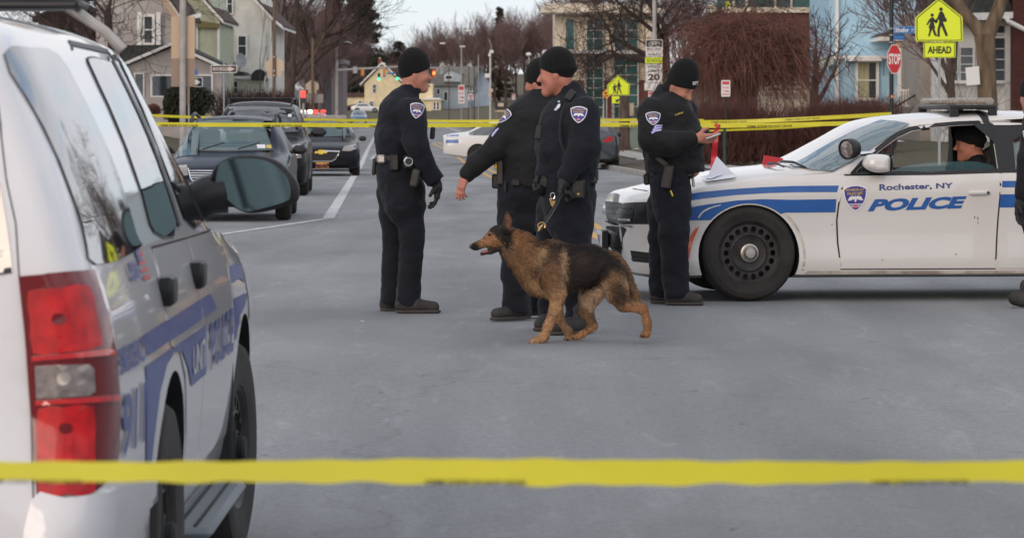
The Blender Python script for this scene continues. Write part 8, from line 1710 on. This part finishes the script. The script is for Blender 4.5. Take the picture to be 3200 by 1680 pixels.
for r_ in (rect(1530, 157, 1542, 166), rect(1526, 167, 1534, 177), rect(1515, 230, 1532, 243)): plate(s_, 'floodlight', r_, d - .2, M_trim, .3)
plate(s_, 'yellow_tag', rect(1528, 277, 1540, 288), d - .12, M_sback, .04); plate(s_, 'pink_tag', rect(1526, 292, 1536, 304), d - .12, mat('pale_pink_tag', (.6, .42, .38)), .04)
for x, y, d, y2, lb in ((1652, 173, 215, 235, 'lamp post with a round white globe behind the officers'), (1494, 172, 240, 345, 'thin grey pole between the lamp post and the parking sign')):
    s_ = sign('lamp_post', lb, x, y2, d, 'street lamp'); post(s_, x + 1, 380, y, d, .04, M_pole, 'pole'); 
    if x == 1652: mb = MB(); mb.lathe([(.001, .18), (.14, .15), (.19, .03), (.12, -.05), (.06, -.08)], 16, P(x, y, d), 'z'); mb.build('globe', M_trim, s_, True)
for x, y, d in ((1462, 97, 260), (1383, 136, 300), (1445, 146, 285), (1262, 168, 320)):
    s_ = sign('cobra_lamp', 'small far street lamp head on a thin arm above the crossing', x, 352, d, 'street lamp', 'far street lamps'); mb = MB(); mb.box(P(x, y, d), (.5, .3, .13), None, .05); mb.build('lamp_head', M_trim, s_, True); mb = MB(); mb.tube([P(x + 4, y, d), P(x + 16, y + 6, d), P(x + 20, y + 20, d), P(x + 20, 410, d)], [.02, .025, .03, .045], 6); mb.build('pole', M_bark, s_, True)
gp = sign('green_post', 'dark green metal post beside the red ribbon', 2264, 505, 58, 'post'); post(gp, 2264, 520, 398, 58, .028, mat('dark_green_post', (.02, .04, .03), rough=.6))
rb = thing('ribbon', 'red ribbon strip hanging from the tape above the papers', 'ribbon', P(2238, 395, 40)); v, f = [], []
rib = curve([(2240, 392, 7), (2238, 410, 8), (2236, 440, 8), (2233, 470, 9), (2231, 500, 9), (2229, 530, 9)], 4)
for i, (x, y, w_) in enumerate(rib): v += [P(x - w_, y, 40 + .05 * math.sin(i * .5)), P(x + w_, y, 40 + .05 * math.sin(i * .5 + .8))]
f = [(2 * i, 2 * i + 1, 2 * i + 3, 2 * i + 2) for i in range(len(rib) - 1)]; mk('strip', v, f, M_red, rb, True)
mb = MB(); mb.tube([P(2240, 393, 40), P(2256, 392, 40.02), P(2270, 394, 40.02), P(2278, 400, 40)], [.012, .014, .01, .006], 6); mb.build('loose_end', M_red, rb, True); mb = MB(); mb.tube([P(2236, 388, 40), P(2244, 398, 39.98), P(2248, 392, 40)], .02, 6); mb.build('knot', M_red, rb, True)
# ================================================================ crime scene tape
M_tape = mat('yellow_barrier_tape', (.62, .565, .035), rough=.42, var=.06, vscale=3); M_tapeb = mat('black_tape_print', (.02, .02, .015), rough=.6)
def tape(label, pts, w_, tilt=0, text=None, step=2.4, wob=.006, seed=1, rip=0, voff=0.0, th=.55):
    """ribbon through world points; tilt leans its face back, text is printed along it"""
    t = thing('barrier_tape', label, 'tape', pts[0], 0, 'yellow barrier tapes'); c = [Vector(p) for p in curve([tuple(p) for p in pts], 160 if rip else 24)]; rg = random.Random(seed); ph = rg.uniform(0, 6); v = []; f = []; fr = []; s = 0
    for i, p in enumerate(c):
        if i: s += (c[i] - c[i - 1]).length
        d = (c[min(i + 1, len(c) - 1)] - c[max(i - 1, 0)]).normalized(); a = R(tilt) + wob * 18 * math.sin(s * .9 + ph) + wob * 9 * math.sin(s * 2.3 + ph * 2); n = Vector((0, -1, 0)); u = Vector((0, 0, 1)); up = u * math.cos(a) + n * math.sin(a); up = (up - d * up.dot(d)).normalized(); q = p + u * (wob * math.sin(s * 1.7 + ph))
        fr.append((s, q, d, up)); k_ = rip * (math.sin(s * 62) * .5 + math.sin(s * 37 + 1) * .5); wv = (.84 + .22 * math.exp(-((q.x - .05) / .32) ** 2)) if rip else 1; v += [q + up * w_ * wv * (.5 + k_ * .6), q - up * w_ * wv * (.5 + k_)]
    f = [(2 * i, 2 * i + 1, 2 * i + 3, 2 * i + 2) for i in range(len(c) - 1)]; mk('ribbon', v, f, M_tape, t, True)
    if text:
        mb = MB(); tv, tf = textmesh(text, bold=.02); L = w_ * th * len(text) * .95; x0 = .6; S_ = [q[0] for q in fr]
        while x0 + L < s:
            vs = []
            for a, b in tv:
                ss = x0 + a * L; i = min(len(fr) - 2, max(0, int(np.searchsorted(S_, ss)) - 1)); k = (ss - S_[i]) / max(1e-6, S_[i + 1] - S_[i]); q = fr[i][1].lerp(fr[i + 1][1], k); up = fr[i][3].lerp(fr[i + 1][3], k); nn = fr[i][2].cross(up); nn = nn if nn.y < 0 else -nn
                vs.append(q + up * ((b - .5) * w_ * th + voff * w_) + nn * .003)
            mb.add(vs, tf); x0 += L + step
        if mb.v: mb.build('lettering', M_tapeb, t, True, smooth=False)
    return t
CS = 'CRIME SCENE DO NOT CROSS'
tape('blurred yellow tape stretched across the near foreground', [P(-2600, 1450, 5.0), P(-500, 1464, 4.9), P(300, 1470, 4.85), P(1200, 1466, 4.8), P(2000, 1471, 4.8), P(2900, 1471, 4.85), P(3700, 1465, 4.9), P(6500, 1440, 5.2)], .035, 0, CS, .5, .0022, 3, .07, th=.18, voff=-.42)
tape('yellow tape with black lettering strung behind the officers at head height', [P(380, 386, 42), P(800, 391, 41), P(1300, 391, 40), P(1760, 390, 40), P(2240, 392, 40), P(2560, 388, 39.5), P(2760, 384, 39)], .050, 8, CS, .95, .004, 5, th=.5, voff=-.24)
tape('far yellow tape crossing the street beyond the white police car', [P(430, 360, 92), P(700, 368, 92), P(1110, 376, 91), P(1500, 378, 91), P(1900, 375, 90), P(2200, 376, 88)], .07, 10, None, 1.2, .006, 7)
tape('yellow tape rising to the black stop sign pole', [P(2150, 382, 86), P(2300, 380, 86), P(2500, 373, 85.5), P(2680, 362, 85), P(2786, 356, 84.95)], .10, 4, CS, 1.0, .006, 9, th=.4)
tape('thin twisted yellow tape below the one tied to the stop sign pole', [P(2216, 409, 60), P(2330, 404, 60), P(2480, 397, 60), P(2660, 384, 60), P(2800, 376, 60)], .04, 25, None, 1, .006, 11)
# ================================================================ papers and red folder on the bonnet
def pxd(x, y, S=SC): h, n = S.px(x, y); return M_ch @ h
b0 = pxd(2215, 574)
pa = thing('paper_sheets', 'white paper sheets lying folded upright on the white saloon bonnet', 'papers', b0)
d_ = b0.y; mb = MB(); A_ = P(2207, 560, d_ + .10); B_ = P(2296, 546, d_ + .12); T_ = P(2241, 488, d_ + .22); L_ = P(2210, 545, d_ + .2)
v = []; f = []; n = 8
for i in range(n + 1):
    for j in range(n + 1 - i):
        a, b = i / n, j / n; p = A_ * (1 - a - b) + B_ * a + T_ * b; p.y += .05 * math.sin(math.pi * (a + .3 * b)); v.append(p)
idx = {}; k = 0
for i in range(n + 1):
    for j in range(n + 1 - i): idx[(i, j)] = k; k += 1
for i in range(n):
    for j in range(n - i):
        f.append((idx[(i, j)], idx[(i + 1, j)], idx[(i, j + 1)]))
        if j < n - i - 1: f.append((idx[(i + 1, j)], idx[(i + 1, j + 1)], idx[(i, j + 1)]))
M_paper = mat('white_paper', (.80, .79, .84), rough=.7); o = mk('upright_sheet', v, f, M_paper, pa, True); sol = np.array([[*(Vector(q) + Vector((0, .004, .002)))] for q in v])
for k, (pts, off) in enumerate((([(2199, 568), (2216, 556), (2300, 549), (2298, 559), (2212, 571)], .012), ([(2188, 560), (2215, 552), (2262, 550), (2220, 566)], .018))):
    vv, ff = fill([pts]); mk('flat_sheet', [pxd(a, b) + Vector((0, -.01, off)) for a, b in vv], [tuple(q) for q in ff], M_paper, pa, True, smooth=False)
c_ = pxd(2414, 512); rf = thing('red_folder', 'red folder propped at the foot of the white saloon windscreen', 'folder', c_); mb = MB(); d_ = c_.y + .1
mb.prism(xz([(2382, 516), (2388, 485), (2448, 495), (2440, 519)], d_), (0, d_ + .03, 0), (1, 0, 0), (0, 0, 1), .03); mb.build('cover', M_red, rf, True, smooth=False); mb = MB(); mb.prism(xz([(2386, 518), (2391, 489), (2444, 499), (2438, 520)], d_), (0, d_ + .036, 0), (1, 0, 0), (0, 0, 1), .005); mb.build('pages', M_paper, rf, True, smooth=False)
for a, b in (((2400, 520), (2450, 528)), ((2440, 512), (2520, 530))): mb = MB(); mb.tube([pxd(*a) + Vector((0, -.01, .02)), pxd((a[0] + b[0]) / 2, (a[1] + b[1]) / 2) + Vector((0, -.01, .035)), pxd(*b) + Vector((0, 0, .015))], [.012, .010, .006], 6); o = mb.build('wiper', M_plast, ch, True)
